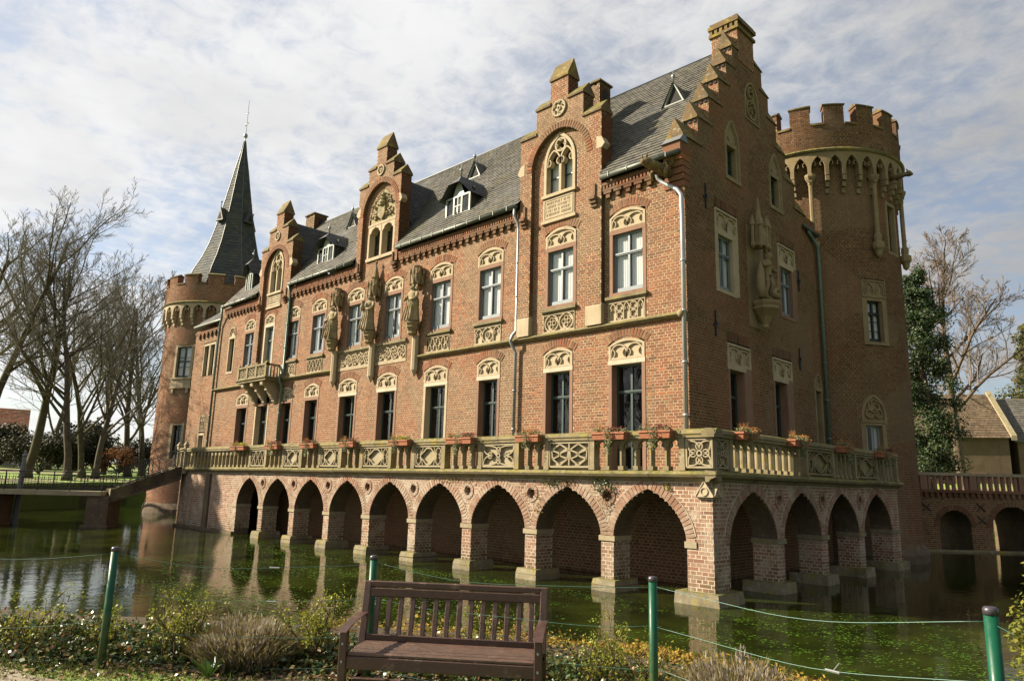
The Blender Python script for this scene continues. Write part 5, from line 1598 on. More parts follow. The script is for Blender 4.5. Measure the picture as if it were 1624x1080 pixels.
# voussoirs, jambs and soffits
WT = .75
NV = [0]
def ring_and_soffit(M, l, r, wall, singles, vert):
    k = MB(); pts = drop_arch(l, r, ZS, ZA, 17); jm = MB()
    for i in range(len(pts)-1):
        (u0, z0), (u1, z1) = pts[i], pts[i+1]
        du, dz = u1-u0, z1-z0; ln = math.hypot(du, dz); nx, nz = -dz/ln, du/ln
        h_ = .27; mid = ((u0+u1)/2+nx*h_/2, (z0+z1)/2+nz*h_/2)
        jm.quad(M(u0, z0, .014), M(u1, z1, .014), M(u1+nx*h_, z1+nz*h_, .014), M(u0+nx*h_, z0+nz*h_, .014))
        pr = .024+R(-.003, .003)
        if singles:
            ang = math.atan2(dz, du)
            one_brick(ter, 'brick_rim', M(mid[0], mid[1], pr/2-.004), (ln-.016, pr+.01, h_-.01), (0, -ang, 0), 'voussoir')
        else:
            s_ = .010/ln; a = (u0+du*s_, z0+dz*s_); c_ = (u1-du*s_, z1-dz*s_)
            q = [a, c_, (c_[0]+nx*h_, c_[1]+nz*h_), (a[0]+nx*h_, a[1]+nz*h_)]
            k.hexa([M(*p_, .004) for p_ in q]+[M(*p_, pr) for p_ in q], (0,))
    if k.v: k.build('voussoirs', 'brick_rim', wall, kind='stuff')
    jm.build('arch_joints', 'mortar_pale', wall, kind='stuff')
    # hood of small bricks
    k = MB(); p2 = drop_arch(l-.285, r+.285, ZS, ZA+.29, 12)
    k.ribbon(M, p2[1:-1], .035, .0, .02); k.build('joint_line', 'mortar_pale', wall)
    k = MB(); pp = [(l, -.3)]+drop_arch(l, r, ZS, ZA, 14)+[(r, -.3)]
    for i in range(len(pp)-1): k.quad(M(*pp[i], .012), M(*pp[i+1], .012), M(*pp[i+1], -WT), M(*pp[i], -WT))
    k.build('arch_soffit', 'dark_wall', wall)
for i, (l, r) in enumerate(fr_arch): ring_and_soffit(FT, l, r, tw, i >= 5, False)
for l, r in sd_arch: ring_and_soffit(GT, l, r, tw2, False, True)
# brick jamb faces of the piers (their sides facing right, and facing the viewer in the side arcade)
bj, mj = MB(), MB()
for p in PX[:-1]:
    brickwall(bj, mj, (lambda u, z, d, x=p[1]: (x+d+.003, u, z)), -YA-.012, -YA+WT, .3, ZS-.14, proud=.006)
for p in PY[1:]:
    brickwall(bj, mj, (lambda u, z, d, y=p[0]: (u, y-d-.003, z)), XA-WT, XA+.012, .3, ZS-.14, proud=.006)
mj.build('pier_sides', 'mortar_pale', ter, kind='stuff'); bj.build('pier_side_brickwork', 'brick_pale', ter, kind='stuff')
for (cu, cz, r_), M in [(q, FT) for q in rdl]+[(q, GT) for q in rdl2]:
    k = MB(); p_ = arc(cu, cz, r_, 0, 360, 16)
    for i in range(16): k.quad(M(*p_[i], .012), M(*p_[i+1], .012), M(*p_[i+1], -.22), M(*p_[i], -.22))
    k.poly([M(*q, -.22) for q in p_[:-1]]); k.build('roundel', 'brick_pale', ter)
    k = MB()
    for i in range(14):
        a = 2*PI*i/14; e = a+2*PI/14-.06
        k.hexa([M(cu+rr*math.cos(q), cz+rr*math.sin(q), dd) for dd in (.004, .026) for rr, q in ((r_+.01, a), (r_+.01, e), (r_+.13, e), (r_+.13, a))], (0,))
    k.build('roundel_ring', 'brick_rim', ter, kind='stuff')
# imposts, plinth blocks
for i, p in enumerate(PX[:-1]):
    k = MB(); k.box(p[0]-.05, p[1]+.05, -YA-.04, -YA+WT+.02, ZS-.14, ZS); k.build('impost', 'panel_stone', ter)
    if i == 0: continue
    k = MB(); e = .2
    for (x0, x1, y0, y1, z0, z1) in ((p[0]-e, p[1]+e, -YA-e-.04, -YA+WT+e, -.5, .16+R(-.03, .03)), (p[0]-e+.02, p[1]+e-.03, -YA-e, -YA+WT+e-.02, .16, .31)):
        k.hexa([(x0, y0, z0), (x1, y0, z0), (x1, y1, z0), (x0, y1, z0), (x0+.02, y0+.05, z1), (x1-.02, y0+.05, z1), (x1-.02, y1-.03, z1), (x0+.02, y1-.03, z1)])
    k.build('plinth_block', 'plinth_stone', ter)
k = MB(); k.box(PX[-1][0]-.05, PX[-1][0]+.3, -YA-.035, -YA+WT, ZS-.14, ZS+.02); k.build('impost', 'panel_stone', ter)
for i, p in enumerate(PY[1:]):
    k = MB(); k.box(XA-WT-.02, XA+.05, p[0]-.06, p[1]+.06, ZS-.14, ZS); k.build('impost', 'plinth_stone', ter)
    k = MB(); e = .25
    y1_ = p[1]+e
    k.hexa([(XA-WT-e, p[0]-e, -.5), (XA+e, p[0]-e, -.5), (XA+e, y1_, -.5), (XA-WT-e, y1_, -.5), (XA-WT-e, p[0]-e+.03, .3), (XA+e-.05, p[0]-e+.04, .3), (XA+e-.05, y1_-.03, .3), (XA-WT-e, y1_-.03, .3)]); k.build('plinth_block', 'plinth_stone', ter)
k = MB(); e = .2
k.hexa([(PX[-1][0]-.3, -YA-e-.06, -.5), (XA+e+.1, -YA-e-.06, -.5), (XA+e+.1, -2.3+.3, -.5), (PX[-1][0]-.3, -2.3+.3, -.5), (PX[-1][0]-.25, -YA-e, .3), (XA+e, -YA-e, .3), (XA+e, -2.3+.25, .3), (PX[-1][0]-.25, -2.3+.25, .3)]); k.build('plinth_block', 'plinth_stone', ter)
# left solid part: plinth, buttress, end wall
k = MB(); k.box(XT-.1, PX[0][1]-.02, -YA-.15, -YA+.1, -.4, .12); k.build('plinth', 'dark_wall', ter)
k = MB(); k.box(-27.75, -27.2, -YA-.1, -YA+.1, .12, 2.95); k.build('buttress', 'dark_wall', ter)
bj, mj = MB(), MB(); brickwall(bj, mj, lambda u, z, d: (XT-d, u, z), -YA, 0, -.3, 3.02); mj.build('end_wall', 'mortar_pale', ter); bj.build('end_brickwork', 'brick_pale', ter, kind='stuff')
# corner gablets over the corner pier
for M, u0, u1 in ((FT, 1.99, 2.56), (GT, -YA-.12, -YA+.45)):
    um = (u0+u1)/2
    k = MB(); k.prism(M, [(u0, 2.63), (u1, 2.63), (um, 3.06)], .0, .11); k.ribbon(M, arc(um, 2.77, .1, 0, 360, 12)[:-1], .035, .11, .135, True); k.ribbon(M, [(u0+.03, 2.65), (um, 3.03), (u1-.03, 2.65)], .045, .11, .13); k.build('gablet', 'sandstone', ter)
# floor slab, ledge
k = MB(); k.box(XT, XA-.02, -YA+.02, -.02, 3.04, 3.27); k.box(.02, XA-.02, -.02, 11.3, 3.04, 3.27); k.build('floor_slab', 'plinth_stone', ter)
LP = [(-.05, 3.0), (.06, 3.02), (.1, 3.08), (.24, 3.13), (.28, 3.2), (.22, 3.28), (-.05, 3.3)]
def moulding(parent, prof_, name, mat, ua, ub, M):
    k = MB(); k.prism(lambda q, z, d: M(d, z, q), prof_, ua, ub); return k.build(name, mat, parent)
xs = [XT-.2]+[q for q in (-28.3, -24.6, -21.5, -18.4, -14.9, -11.6, -8.4, -5.2, -2.2, .7)]+[XA+.26]
for a, c_ in zip(xs, xs[1:]):
    dz = R(-.012, .012)
    moulding(ter, [(p_, q+dz) for p_, q in LP], 'ledge_stone', 'ledge_stone', a+.006, c_-.006, FT)
ys = [-YA-.26, -.9, 1.9, 4.6, 7.4, 9.6, 11.4]
for a, c_ in zip(ys, ys[1:]):
    dz = R(-.012, .012)
    moulding(ter, [(p_, q+dz) for p_, q in LP], 'ledge_stone', 'ledge_stone', a+.006, c_-.006, GT)
moulding(ter, LP, 'ledge_stone', 'ledge_stone', -YA-.2, 0, lambda u, z, d: (XT-d, u, z))
# balustrade
RP = [(-.17, 4.14), (-.17, 4.2), (-.2, 4.24), (-.17, 4.33), (-.08, 4.37), (.08, 4.37), (.17, 4.33), (.2, 4.24), (.17, 4.2), (.17, 4.14)]
BO = .08          # balustrade centre line, out from the arcade wall plane
MF, MG = off(FT, BO), off(GT, BO)
PAN = [(-22.5, -21.05), (-19.2, -17.75), (-16.05, -14.55), (-12.85, -11.1), (-9.5, -7.95), (-5.9, -4.35), (-2.92, -1.33)]
KIND = ['lattice', 'oval', 'oval', 'oval', 'oval', 'star', 'diamond']
def post(M, u, w_=.17):
    k = MB(); k.mbox(M, u-w_/2, u+w_/2, 3.29, 4.15, -.13, .14); k.mbox(M, u-w_/2-.02, u+w_/2+.02, 3.29, 3.4, -.15, .16); k.build('post', 'balustrade_stone', ter)
def balusters(M, a, c_, pitch=.42):
    n = max(1, int(round((c_-a)/pitch)))
    s_ = (c_-a)/n
    k = MB()
    # arched header
    for i in range(n):
        u0, u1 = a+s_*i, a+s_*(i+1)
        ap = pointed(u0+.075, u1-.075, 3.92, 4.09, 4)
        k.prism(M, [(u0, 3.88), (u0+.075, 3.88)]+ap[:5]+[((u0+u1)/2, 4.15), (u0, 4.15)], -.08, .08)
        k.prism(M, ap[4:]+[(u1-.075, 3.88), (u1, 3.88), (u1, 4.15), ((u0+u1)/2, 4.15)], -.08, .08)
        k.ribbon(M, arc(u0+.08, 3.96, .06, -80, 70, 4), .03, -.05, .06); k.ribbon(M, arc(u1-.08, 3.96, .06, 260, 110, 4), .03, -.05, .06)
    k.build('arched_header', 'balustrade_stone', ter)
    for i in range(1, n):
        u = a+s_*i
        b = MB(); b.prism(lambda p_, q, d: M(u+p_, d, q), [(-.075, -.02), (-.03, -.1), (.03, -.1), (.075, -.02), (.075, .02), (.03, .1), (-.03, .1), (-.075, .02)], 3.40, 3.90); b.mbox(M, u-.09, u+.09, 3.29, 3.40, -.11, .11); b.build('baluster', 'balustrade_stone', ter)
ends = [XT+.05]+[q for p in PAN for q in p]+[1.79]
for i in range(0, len(ends), 2):
    a, c_ = ends[i], ends[i+1]
    balusters(MF, a+.1, c_-.1, .45)
    post(MF, a+.08 if i else a+.08); post(MF, c_-.08)
for (a, c_), kd in zip(PAN, KIND):
    k = MB(); k.mbox(MF, a, c_, 3.29, 4.15, -.12, .02); panel(k, off(MF, .1), a, c_, 3.33, 4.13, kd, .06, back=False, d0=-.09); k.build('carved_panel', 'panel_stone', ter)
k = MB(); k.mbox(MF, 1.79, XA+BO+.1, 3.29, 4.15, -.14, .02); panel(k, off(MF, .1), 1.8, XA+BO+.1, 3.33, 4.13, 'star', .06, back=False, d0=-.09)
k.build('carved_panel', 'panel_stone', ter)
k = MB(); k.mbox(MG, -YA+.02, -2.5, 3.29, 4.15, -.14, .02); panel(k, off(MG, .08), -YA-.1, -2.5, 3.33, 4.13, 'star', .06, back=False, d0=-.09); k.build('carved_panel', 'panel_stone', ter)
for a, c_ in ((-2.5, 2.4), (4.4, 6.5), (8.55, 10.9)):
    n = int(round((c_-a-.2)/.42))
    balusters(MG, a+.1, c_-.1, .42); post(MG, a+.05); post(MG, c_-.05)
for a, c_ in ((2.4, 4.4), (6.5, 8.55)):
    k = MB(); k.mbox(MG, a, c_, 3.29, 4.15, -.12, .02); panel(k, off(MG, .1), a, c_, 3.33, 4.13, 'oval', .06, back=False, d0=-.09); k.build('carved_panel', 'balustrade_stone', ter)
balusters(lambda u, z, d: (XT-BO-d+.15, u, z), -YA+.1, -.3, .45)
xs = [XT-.02, -28.0, -24.9, -21.6, -18.6, -15.6, -12.0, -8.2, -5.1, -1.35, 1.72, XA+BO+.22]
for i, (a, c_) in enumerate(zip(xs, xs[1:])):
    dz = R(-.012, .012)
    moulding(ter, [(p_, q+dz) for p_, q in RP], 'hand_rail', 'ledge_stone', a+.007, c_-.007, MF)
ys = [-YA-BO-.21, -2.3, .6, 3.2, 6.0, 8.6, 10.95]
for a, c_ in zip(ys, ys[1:]):
    dz = R(-.012, .012)
    moulding(ter, [(p_, q+dz) for p_, q in RP], 'hand_rail', 'ledge_stone', a+.007, c_-.007, MG)
moulding(ter, RP, 'hand_rail', 'ledge_stone', -YA+.2, 0, lambda u, z, d: (XT-d+.07, u, z))

# plants rooted in the wall
def leafq(mb, p, s, up=.3, asp=.6):
    d = Vector((R(-1, 1), R(-1, 1), R(-1, 1)+up)).normalized()
    a = d.orthogonal().normalized(); a.rotate(Matrix.Rotation(R(0, 2*PI), 3, d)); b = d.cross(a)
    p = Vector(p)
    mb.quad(tuple(p-a*s), tuple(p+b*s*asp), tuple(p+a*s), tuple(p-b*s*asp))
def tuft(x, y, z, r, n, mat, name, label, cat, group=None, s=.04, M=None):
    mb = MB()
    for _ in range(n):
        v = Vector((R(-1, 1), R(-1, .3), R(-1, 1)))
        if v.length > 1: continue
        leafq(mb, (x+v.x*r[0], y+v.y*r[1], z+v.z*r[2]), R(.5, 1)*s)
    return mb.build(name, mat, label=label, cat=cat, group=group)
tuft(-.95, -YA-.08, 2.85, (.42, .16, .24), 420, 'leaf_ivy', 'wall_fern', 'bushy green wall plant hanging below the ledge above the nearest arch', 'plant', 'plants rooted in the arcade wall')
tuft(-2.7, -YA-.05, 2.9, (.8, .1, .14), 260, 'leaf_ivy', 'wall_fern', 'thin strip of green wall plants under the ledge left of the bushy one', 'plant', 'plants rooted in the arcade wall')
tuft(-7.4, -YA-.05, 2.9, (1.3, .08, .1), 160, 'moss_tuft', 'wall_moss', 'sparse yellow moss under the ledge above the middle arches', 'moss', 'plants rooted in the arcade wall')
tuft(1.15, -YA-.04, 2.86, (.13, .06, .1), 60, 'leaf_lime', 'wall_fern', 'tiny lime green wall plant left of the stone corner gablet', 'plant', 'plants rooted in the arcade wall')
tuft(-3.5, -YA-.02, 2.2, (.3, .05, .35), 90, 'moss_tuft', 'wall_moss', 'yellow moss patch beside the roundel of the second pier', 'moss', 'plants rooted in the arcade wall')
tuft(-.75, -YA-.03, 2.3, (.18, .04, .28), 70, 'leaf_ivy', 'wall_fern', 'dark trailing plant in the roundel of the nearest pier', 'plant', 'plants rooted in the arcade wall')

# ------------------------------------------------------------------ flower boxes
FB = [(-1.05, .09, 'terracotta box of red flowers on the rail before the nearest big window', 'flower_red'), (.57, 1.55, 'terracotta box with a long green trailer beside the corner drainpipe', 'flower_red'),
      (-4.1, -3.1, 'terracotta box between the diamond panel and the star panel', 'flower_orange'), (-7.45, -6.15, 'terracotta box left of the star shaped panel', 'flower_red'),
      (-10.8, -9.6, 'terracotta box with yellow flowers and a grey green trailer', 'flower_yellow'), (-14.2, -13.15, 'terracotta box in the middle of the long rail with bushy trailer', 'flower_red'),
      (-17.4, -16.2, 'terracotta box of crimson flowers left of the middle of the long rail', 'flower_red'), (-20.6, -19.4, 'terracotta box of bright red flowers second from the rail\'s left end', 'flower_red'), (-24.3, -22.75, 'yellow flowered box farthest left on the terrace rail', 'flower_yellow')]
FG = [(-2.35, -1.45, 'terracotta box with orange grasses nearest the corner on the short rail', 'flower_orange'), (.85, 1.85, 'half lit terracotta box with orange grasses, second on the short rail', 'flower_orange'), (4.5, 5.55, 'shaded terracotta box above the carved panel of the short rail', 'flower_orange'), (8.2, 9.5, 'shaded terracotta box under the tower window at the end of the short rail', 'flower_red')]
def flower_box(M, u0, u1, label, fmat):
    um = (u0+u1)/2
    o = thing('flower_box', label, 'flower box', M(um, 4.14, .3), 'terracotta flower boxes hung on the terrace rail')
    k = MB(); z0, z1 = 4.12, 4.32
    k.hexa([M(u0+.04, z0, .22), M(u1-.04, z0, .22), M(u1-.04, z0, .42), M(u0+.04, z0, .42), M(u0, z1, .2), M(u1, z1, .2), M(u1, z1, .46), M(u0, z1, .46)])
    k.mbox(M, u0-.015, u1+.015, z1-.045, z1+.005, .185, .475)
    k.build('box', 'terracotta', o)
    W = u1-u0
    lf = MB()
    for _ in range(int(170*W)): leafq(lf, M(R(u0, u1), z1+R(-.01, .13), R(.2, .48)), R(.02, .045))
    lf.build('foliage', 'trailing', o, kind='stuff')
    t_ = MB(); tu = u0+W*R(.35, .55); ln = R(.35, .6)
    for _ in range(int(420*ln)):
        q = random.random(); leafq(t_, M(tu+R(-.17, .17)*(1-.5*q), z1+.05-ln*q*1.15, .46+R(-.04, .1)), R(.018, .036))
    t_.build('trailer', 'trailing', o, kind='stuff')
    f_ = MB(); c0 = u0+W*R(.62, .85)
    for _ in range(int(150*W)): leafq(f_, M(min(u1+.05, max(u0, c0+random.gauss(0, W*.16))), z1+R(.02, .16), R(.22, .5)), R(.018, .035))
    f_.build('flowers', fmat, o, kind='stuff')
    g_ = MB(); c1 = u0+W*R(.1, .3)
    for _ in range(46):
        a, b_ = R(-.5, .5), R(-.4, .5)
        p = Vector(M(c1+R(-.05, .05), z1, .33)); q = Vector(M(c1+a*.35, z1+R(.14, .3), .33+b_*.3))
        d = (q-p).cross(Vector((0, 0, 1))).normalized()*.006
        g_.quad(tuple(p-d), tuple(p+d), tuple(q+d*.3), tuple(q-d*.3))
    g_.build('grass', 'flower_orange', o, kind='stuff')
for a, c_, lb, fm in FB: flower_box(off(FT, .06), a, c_, lb, fm)
for a, c_, lb, fm in FG: flower_box(off(GT, .06), a, c_, lb, fm)

# ------------------------------------------------------------------ statues
def statue(x, y, z, h, face, label, pose=0):
    """robed figure: lofted body with folds, head, arms"""
    o = thing('statue', label, 'statue', (x, y, z), 'stone statues on the walls' )
    mb = MB()
    sec = [(0, .30, .24), (.06, .29, .22), (.2, .25, .19), (.42, .23, .17), (.55, .24, .17), (.66, .21, .15), (.74, .24, .155), (.80, .25, .14), (.835, .17, .11), (.855, .085, .08), (.875, .075, .08), (.90, .105, .115), (.935, .118, .13), (.965, .105, .12), (.99, .06, .07), (1.0, .01, .01)]
    n = 20
    sway = .05 if pose != 1 else -.05
    ks = []
    for (t_, rx, ry) in sec:
        r = []
        sx = sway*math.sin(t_*PI*1.3)
        for i in range(n):
            a = 2*PI*i/n
            f_ = 1+(.11*math.sin(a*6+t_*3+pose)+.06*math.sin(a*9+1))*max(0, .72-t_)*1.3
            u, v = rx*math.cos(a)*f_+sx, ry*math.sin(a)*f_
            r.append((u, v, t_))
        ks.append(r)
    ca, sa = math.cos(face), math.sin(face)
    def W(u, v, t_): return (x+(u*ca-v*sa)*h/1.75*1.3, y+(u*sa+v*ca)*h/1.75*1.3, z+t_*h)
    idx = [mb.vs([W(*p) for p in r]) for r in ks]
    for i in range(len(idx)-1):
        for j in range(n):
            w2 = (j+1) % n
            mb.f.append((idx[i]+j, idx[i]+w2, idx[i+1]+w2, idx[i+1]+j))
    def limb(pts, rad): mb.tube([W(*p) for p in pts], rad, 8)
    s_ = h/1.75
    limb([(.22, 0, .79), (.30, -.06, .66), (.27, -.2, .57), (.10, -.24, .60)], [.075*s_*1.2, .065*s_*1.2, .055*s_*1.2, .04*s_])
    limb([(-.22, 0, .79), (-.30, -.05, .66), (-.25, -.2, .60 if pose else .52), (-.08, -.24, .66 if pose else .56)], [.075*s_*1.2, .065*s_*1.2, .055*s_*1.2, .04*s_])
    for q in (-.14, -.05, .04, .13): limb([(q, -.19, .62), (q*1.2+.03, -.2, .42), (q*1.6, -.24, .2), (q*1.9, -.27, .02)], [.018*s_, .03*s_, .035*s_, .04*s_])
    b_ = mb.build('figure', 'statue_stone', o, True)
    k = MB(); k.tube([W(0, -.115, .93), W(0, -.15, .922), W(0, -.125, .912)], [.018, .03, .02], 5)
    hr = [(.13, .02, .965), (.15, .03, .91), (.14, .05, .85), (.12, .07, .78)]
    for s in (1, -1): k.tube([W(s*p[0], p[1], p[2]) for p in hr], [.05, .06, .06, .03], 6)
    k.build('hair', 'statue_stone', b_, True)
    return o, W
o, W = statue(-20.7, -.42, 9.95, 1.72, 0, 'robed stone statue on the leftmost of the three wall consoles', 0)
k = MB(); k.tube([W(-.2, -.25, .56), W(-.22, -.28, .2), W(-.25, -.3, .0)], .03, 6); k.build('sword', 'statue_stone', o)
o, W = statue(-17.33, -.44, 9.95, 1.75, 0, 'stone statue holding a child under the tall spired canopy', 1)
k = MB(); k.lathe([(.06, 0), (.12, .1), (.1, .25), (.06, .3), (.09, .36), (.09, .44), (.02, .5)], W(-.14, -.24, .58), 8); k.build('child', 'statue_stone', o, True)
o, W = statue(-13.93, -.42, 9.95, 1.68, 0, 'slender draped stone statue under the rightmost flat topped canopy', 2)
k = MB(); k.tube([W(0, -.26, .62), W(0, -.27, .68)], .05, 6); k.build('folded_hands', 'statue_stone', o, True)
# warrior saint with lance and beast on the short front
sx, sy, sz = .42, 5.0, 9.7
o = thing('statue', 'dark weathered statue of an armoured saint with lance on the shaded short front', 'statue', (sx, sy, sz), 'stone statues on the walls')
def W(u, v, t_): return (sx+v*1.25, sy+u*1.25, sz+t_*1.0)
k = MB()
def lathe_path(pts, n=10):
    idx = []
    for (cu, cv, t_, ru, rv) in pts: idx.append(k.vs([W(cu+ru*math.cos(2*PI*i/n), cv+rv*math.sin(2*PI*i/n), t_) for i in range(n)]))
    for a in range(len(idx)-1):
        for i in range(n):
            j = (i+1) % n
            k.f.append((idx[a]+i, idx[a]+j, idx[a+1]+j, idx[a+1]+i))
lathe_path([(-.02, .02, .95, .2, .13), (-.02, .02, 1.1, .17, .12), (0, .02, 1.3, .23, .15), (0, .02, 1.48, .24, .14), (.01, .03, 1.56, .1, .09), (.02, .05, 1.6, .08, .08), (.02, .06, 1.66, .11, .12), (.02, .06, 1.76, .12, .13), (.02, .05, 1.86, .08, .09), (.02, .05, 1.89, .01, .01)])
for pts, r in (([(-.1, .02, 1.0), (-.14, .08, .62), (-.16, .02, .3), (-.17, .06, .08), (-.17, .2, .04)], [.12, .1, .08, .06, .05]), ([(.08, .02, 1.0), (.14, .12, .66), (.12, .04, .36), (.13, .08, .12), (.14, .22, .08)], [.12, .1, .08, .06, .05]),
               ([(.24, .02, 1.46), (.34, .08, 1.24), (.24, .22, 1.14)], [.08, .07, .05]), ([(-.24, .02, 1.46), (-.33, .1, 1.26), (-.18, .24, 1.3)], [.08, .07, .05])):
    k.tube([W(*p) for p in pts], r, 8)
b_ = k.build('figure', 'sandstone_dark', o, True)
k = MB(); k.tube([W(.26, .24, 1.16), W(.1, .3, .5), W(-.02, .3, .02)], .03, 6); k.tube([W(.26, .24, 1.16), W(.36, .2, 1.9)], .03, 6); k.build('lance', 'sandstone_dark', o)
k = MB()
for i in range(7): pass
cl = [(-.3, -.02, 1.48), (-.42, -.06, 1.0), (-.48, -.05, .4), (-.46, 0, .02), (-.3, -.02, .03), (-.28, -.05, .5), (-.2, -.04, 1.1)]
k.tube([W(*p) for p in ((-.24, -.04, 1.5), (-.36, -.02, 1.0), (-.42, .0, .45), (-.42, .04, .03))], [.08, .15, .17, .15], 8); k.build('cloak', 'sandstone_dark', o, True)
k = MB(); k.tube([W(*p) for p in ((.34, .1, .06), (.2, .26, .16), (0, .3, .1), (-.2, .28, .2), (-.1, .3, .34), (.05, .34, .36))], [.05, .1, .13, .11, .08, .05], 8); k.tube([W(.15, .2, .18), W(.34, .18, .75)], [.1, .02], 6); k.build('beast', 'sandstone_dark', o, True)

# ------------------------------------------------------------------ bridges
def poly_map(P0, P1):
    a = Vector(P0); d = Vector(P1)-a; L_ = d.length; d.normalize(); n_ = Vector((d.y, -d.x))
    return (lambda u, z, w: (a.x+d.x*u+n_.x*w, a.y+d.y*u+n_.y*w, z)), L_
# left: stair down from the terrace, then a level footbridge
fb = thing('footbridge', 'narrow footbridge with stairs and scrolled iron railings leading up to the terrace', 'bridge', (-33.5, -9, 0))
A0, A1, A2 = (-31.35, -3.3), (-31.9, -6.7), (-40.5, -18.2)
Ms, Ls = poly_map(A0, A1); Ml, Ll = poly_map(A1, A2)
HW = .85
k = MB()
ns = 9
for i in range(ns):
    z1 = 3.25-(3.25-1.85)*i/ns
    k.hexa([Ms(Ls*i/ns, z1-.5-.1*i/ns, -HW), Ms(Ls*(i+1)/ns, z1-.65, -HW), Ms(Ls*(i+1)/ns, z1-.65, HW), Ms(Ls*i/ns, z1-.5-.1*i/ns, HW), Ms(Ls*i/ns, z1, -HW), Ms(Ls*(i+1)/ns, z1, -HW), Ms(Ls*(i+1)/ns, z1, HW), Ms(Ls*i/ns, z1, HW)])
k.build('stairs', 'plinth_stone', fb)
for sd_ in (-1, 1):
    k = MB(); w0 = sd_*HW
    k.hexa([Ms(0, 2.55, w0), Ms(Ls, 1.25, w0), Ms(Ls, 1.25, w0+.14), Ms(0, 2.55, w0+.14), Ms(0, 3.34, w0), Ms(Ls, 1.95, w0), Ms(Ls, 1.95, w0+.14), Ms(0, 3.34, w0+.14)]); k.build('stair_cheek', 'dark_wall', fb)
k = MB(); k.mbox(Ml, 0, Ll, 1.62, 1.85, -HW-.1, HW+.1); k.build('deck', 'panel_stone', fb)
for u in (.15, 5.6, 11.5):
    k = MB(); k.mbox(Ml, u-.55, u+.55, -.5, 1.6, -HW, HW); k.mbox(Ml, u-.68, u+.68, -.5, .12, -HW-.15, HW+.15); k.build('pier', 'dark_wall', fb)
def rail(M, L_, z0, z1, w0):
    npan = max(1, int(L_/1.45))
    for i in range(npan):
        k = MB()
        ua, ub = L_*i/npan, L_*(i+1)/npan
        zz_ = lambda u: z0+(z1-z0)*u/L_
        k.tube([M(ua, zz_(ua), w0), M(ua, zz_(ua)+1.02, w0)], .032, 5)
        for h_ in (.12, .82, .98): k.tube([M(ua, zz_(ua)+h_, w0), M(ub, zz_(ub)+h_, w0)], .018 if h_ < .9 else .03, 4)
        nb = 5
        for j in range(nb):
            u = ua+(ub-ua)*(j+.5)/nb; z = zz_(u)
            k.tube([M(u, z+.12, w0), M(u, z+.82, w0)], .011, 4)
            for sg in (1, -1):
                for c_ in (.3, .62):
                    k.tube([M(u+sg*(.06+.055*math.cos(q)), z+c_+.09*math.sin(q), w0) for q in (0, 1.0, 2.0, 3.1, 4.2, 5.2)], .010, 3)
        k.build('railing', 'iron', fb)
for w0 in (-HW-.02, HW+.02): rail(Ms, Ls, 3.3, 1.9, w0); rail(Ml, Ll, 1.85, 1.85, w0)
for (p, z) in ((Ms(-.1, 3.3, HW+.02), 0), (Ms(-.1, 3.3, -HW-.02), 0)):
    k = MB(); k.box(p[0]-.1, p[0]+.1, p[1]-.1, p[1]+.1, 2.9, 4.5); k.hexa([(p[0]-.14, p[1]-.14, 4.5), (p[0]+.14, p[1]-.14, 4.5), (p[0]+.14, p[1]+.14, 4.5), (p[0]-.14, p[1]+.14, 4.5), (p[0]-.02, p[1]-.02, 4.72), (p[0]+.02, p[1]-.02, 4.72), (p[0]+.02, p[1]+.02, 4.72), (p[0]-.02, p[1]+.02, 4.72)]); k.build('newel_post', 'panel_stone', fb)
gp = MB(); q = Ml(4.85, 1.85, HW+.05)
gp.lathe([(.16, -2.3), (.15, .0), (.13, .9), (.17, .95), (.14, 1.0), (.1, 1.75), (.15, 1.8), (.06, 1.95), (.09, 2.0), (.02, 2.12)], q, 8)
gp.build('lamp_post', 'slate_lead', label='short blue grey post with a pointed cap on the footbridge railing', cat='post')
# right: arched brick bridge behind the round tower
rb = thing('arched_bridge', 'dark brick bridge with round arches and stone balustrade behind the round tower', 'bridge', (4, 25.5, 0))
Mb, Lb = poly_map((-1.5, 20.24), (11.5, 33.0))
U0 = (Vector((.88, 22.58))-Vector((-1.5, 20.24))).length
m_, b_ = MB(), MB()
bar = [(U0+.1, U0+1.75), (U0+2.85, U0+5.0), (U0+6.2, U0+8.4), (U0+9.6, U0+11.6)]
brickwall(b_, m_, Mb, 0, Lb, -.2, 2.75, [arch_hole(l, r, -.3, 1.25, 1.25+(r-l)/2) for l, r in bar])
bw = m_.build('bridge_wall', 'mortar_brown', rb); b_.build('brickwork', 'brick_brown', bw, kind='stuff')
for l, r in bar:
    k = MB(); pp = [(l, -.3)]+arc((l+r)/2, 1.25, (r-l)/2, 180, 0, 12)+[(r, -.3)]
    for i in range(len(pp)-1): k.quad(Mb(*pp[i], .0), Mb(*pp[i+1], .0), Mb(*pp[i+1], -3.2), Mb(*pp[i], -3.2))
    k.build('arch_soffit', 'dark_wall', rb)
    k = MB(); pts = arc((l+r)/2, 1.25, (r-l)/2, 180, 0, 20)
    for i in range(20):
        (u0, z0), (u1, z1) = pts[i], pts[i+1]; mx_, mz_ = (u0+u1)/2-(l+r)/2, (z0+z1)/2-1.25; q = math.hypot(mx_, mz_); mx_, mz_ = mx_/q*.26, mz_/q*.26
        k.hexa([Mb(u, z, d) for d in (.004, .03) for u, z in ((u0+(u1-u0)*.06, z0+(z1-z0)*.06), (u1-(u1-u0)*.06, z1-(z1-z0)*.06), (u1+mx_, z1+mz_), (u0+mx_, z0+mz_))])
    k.build('voussoirs', 'brick_brown', bw, kind='stuff')
k = MB(); k.mbox(Mb, 0, Lb, -.3, .1, 0, .12); k.build('plinth', 'plinth_stone', rb)
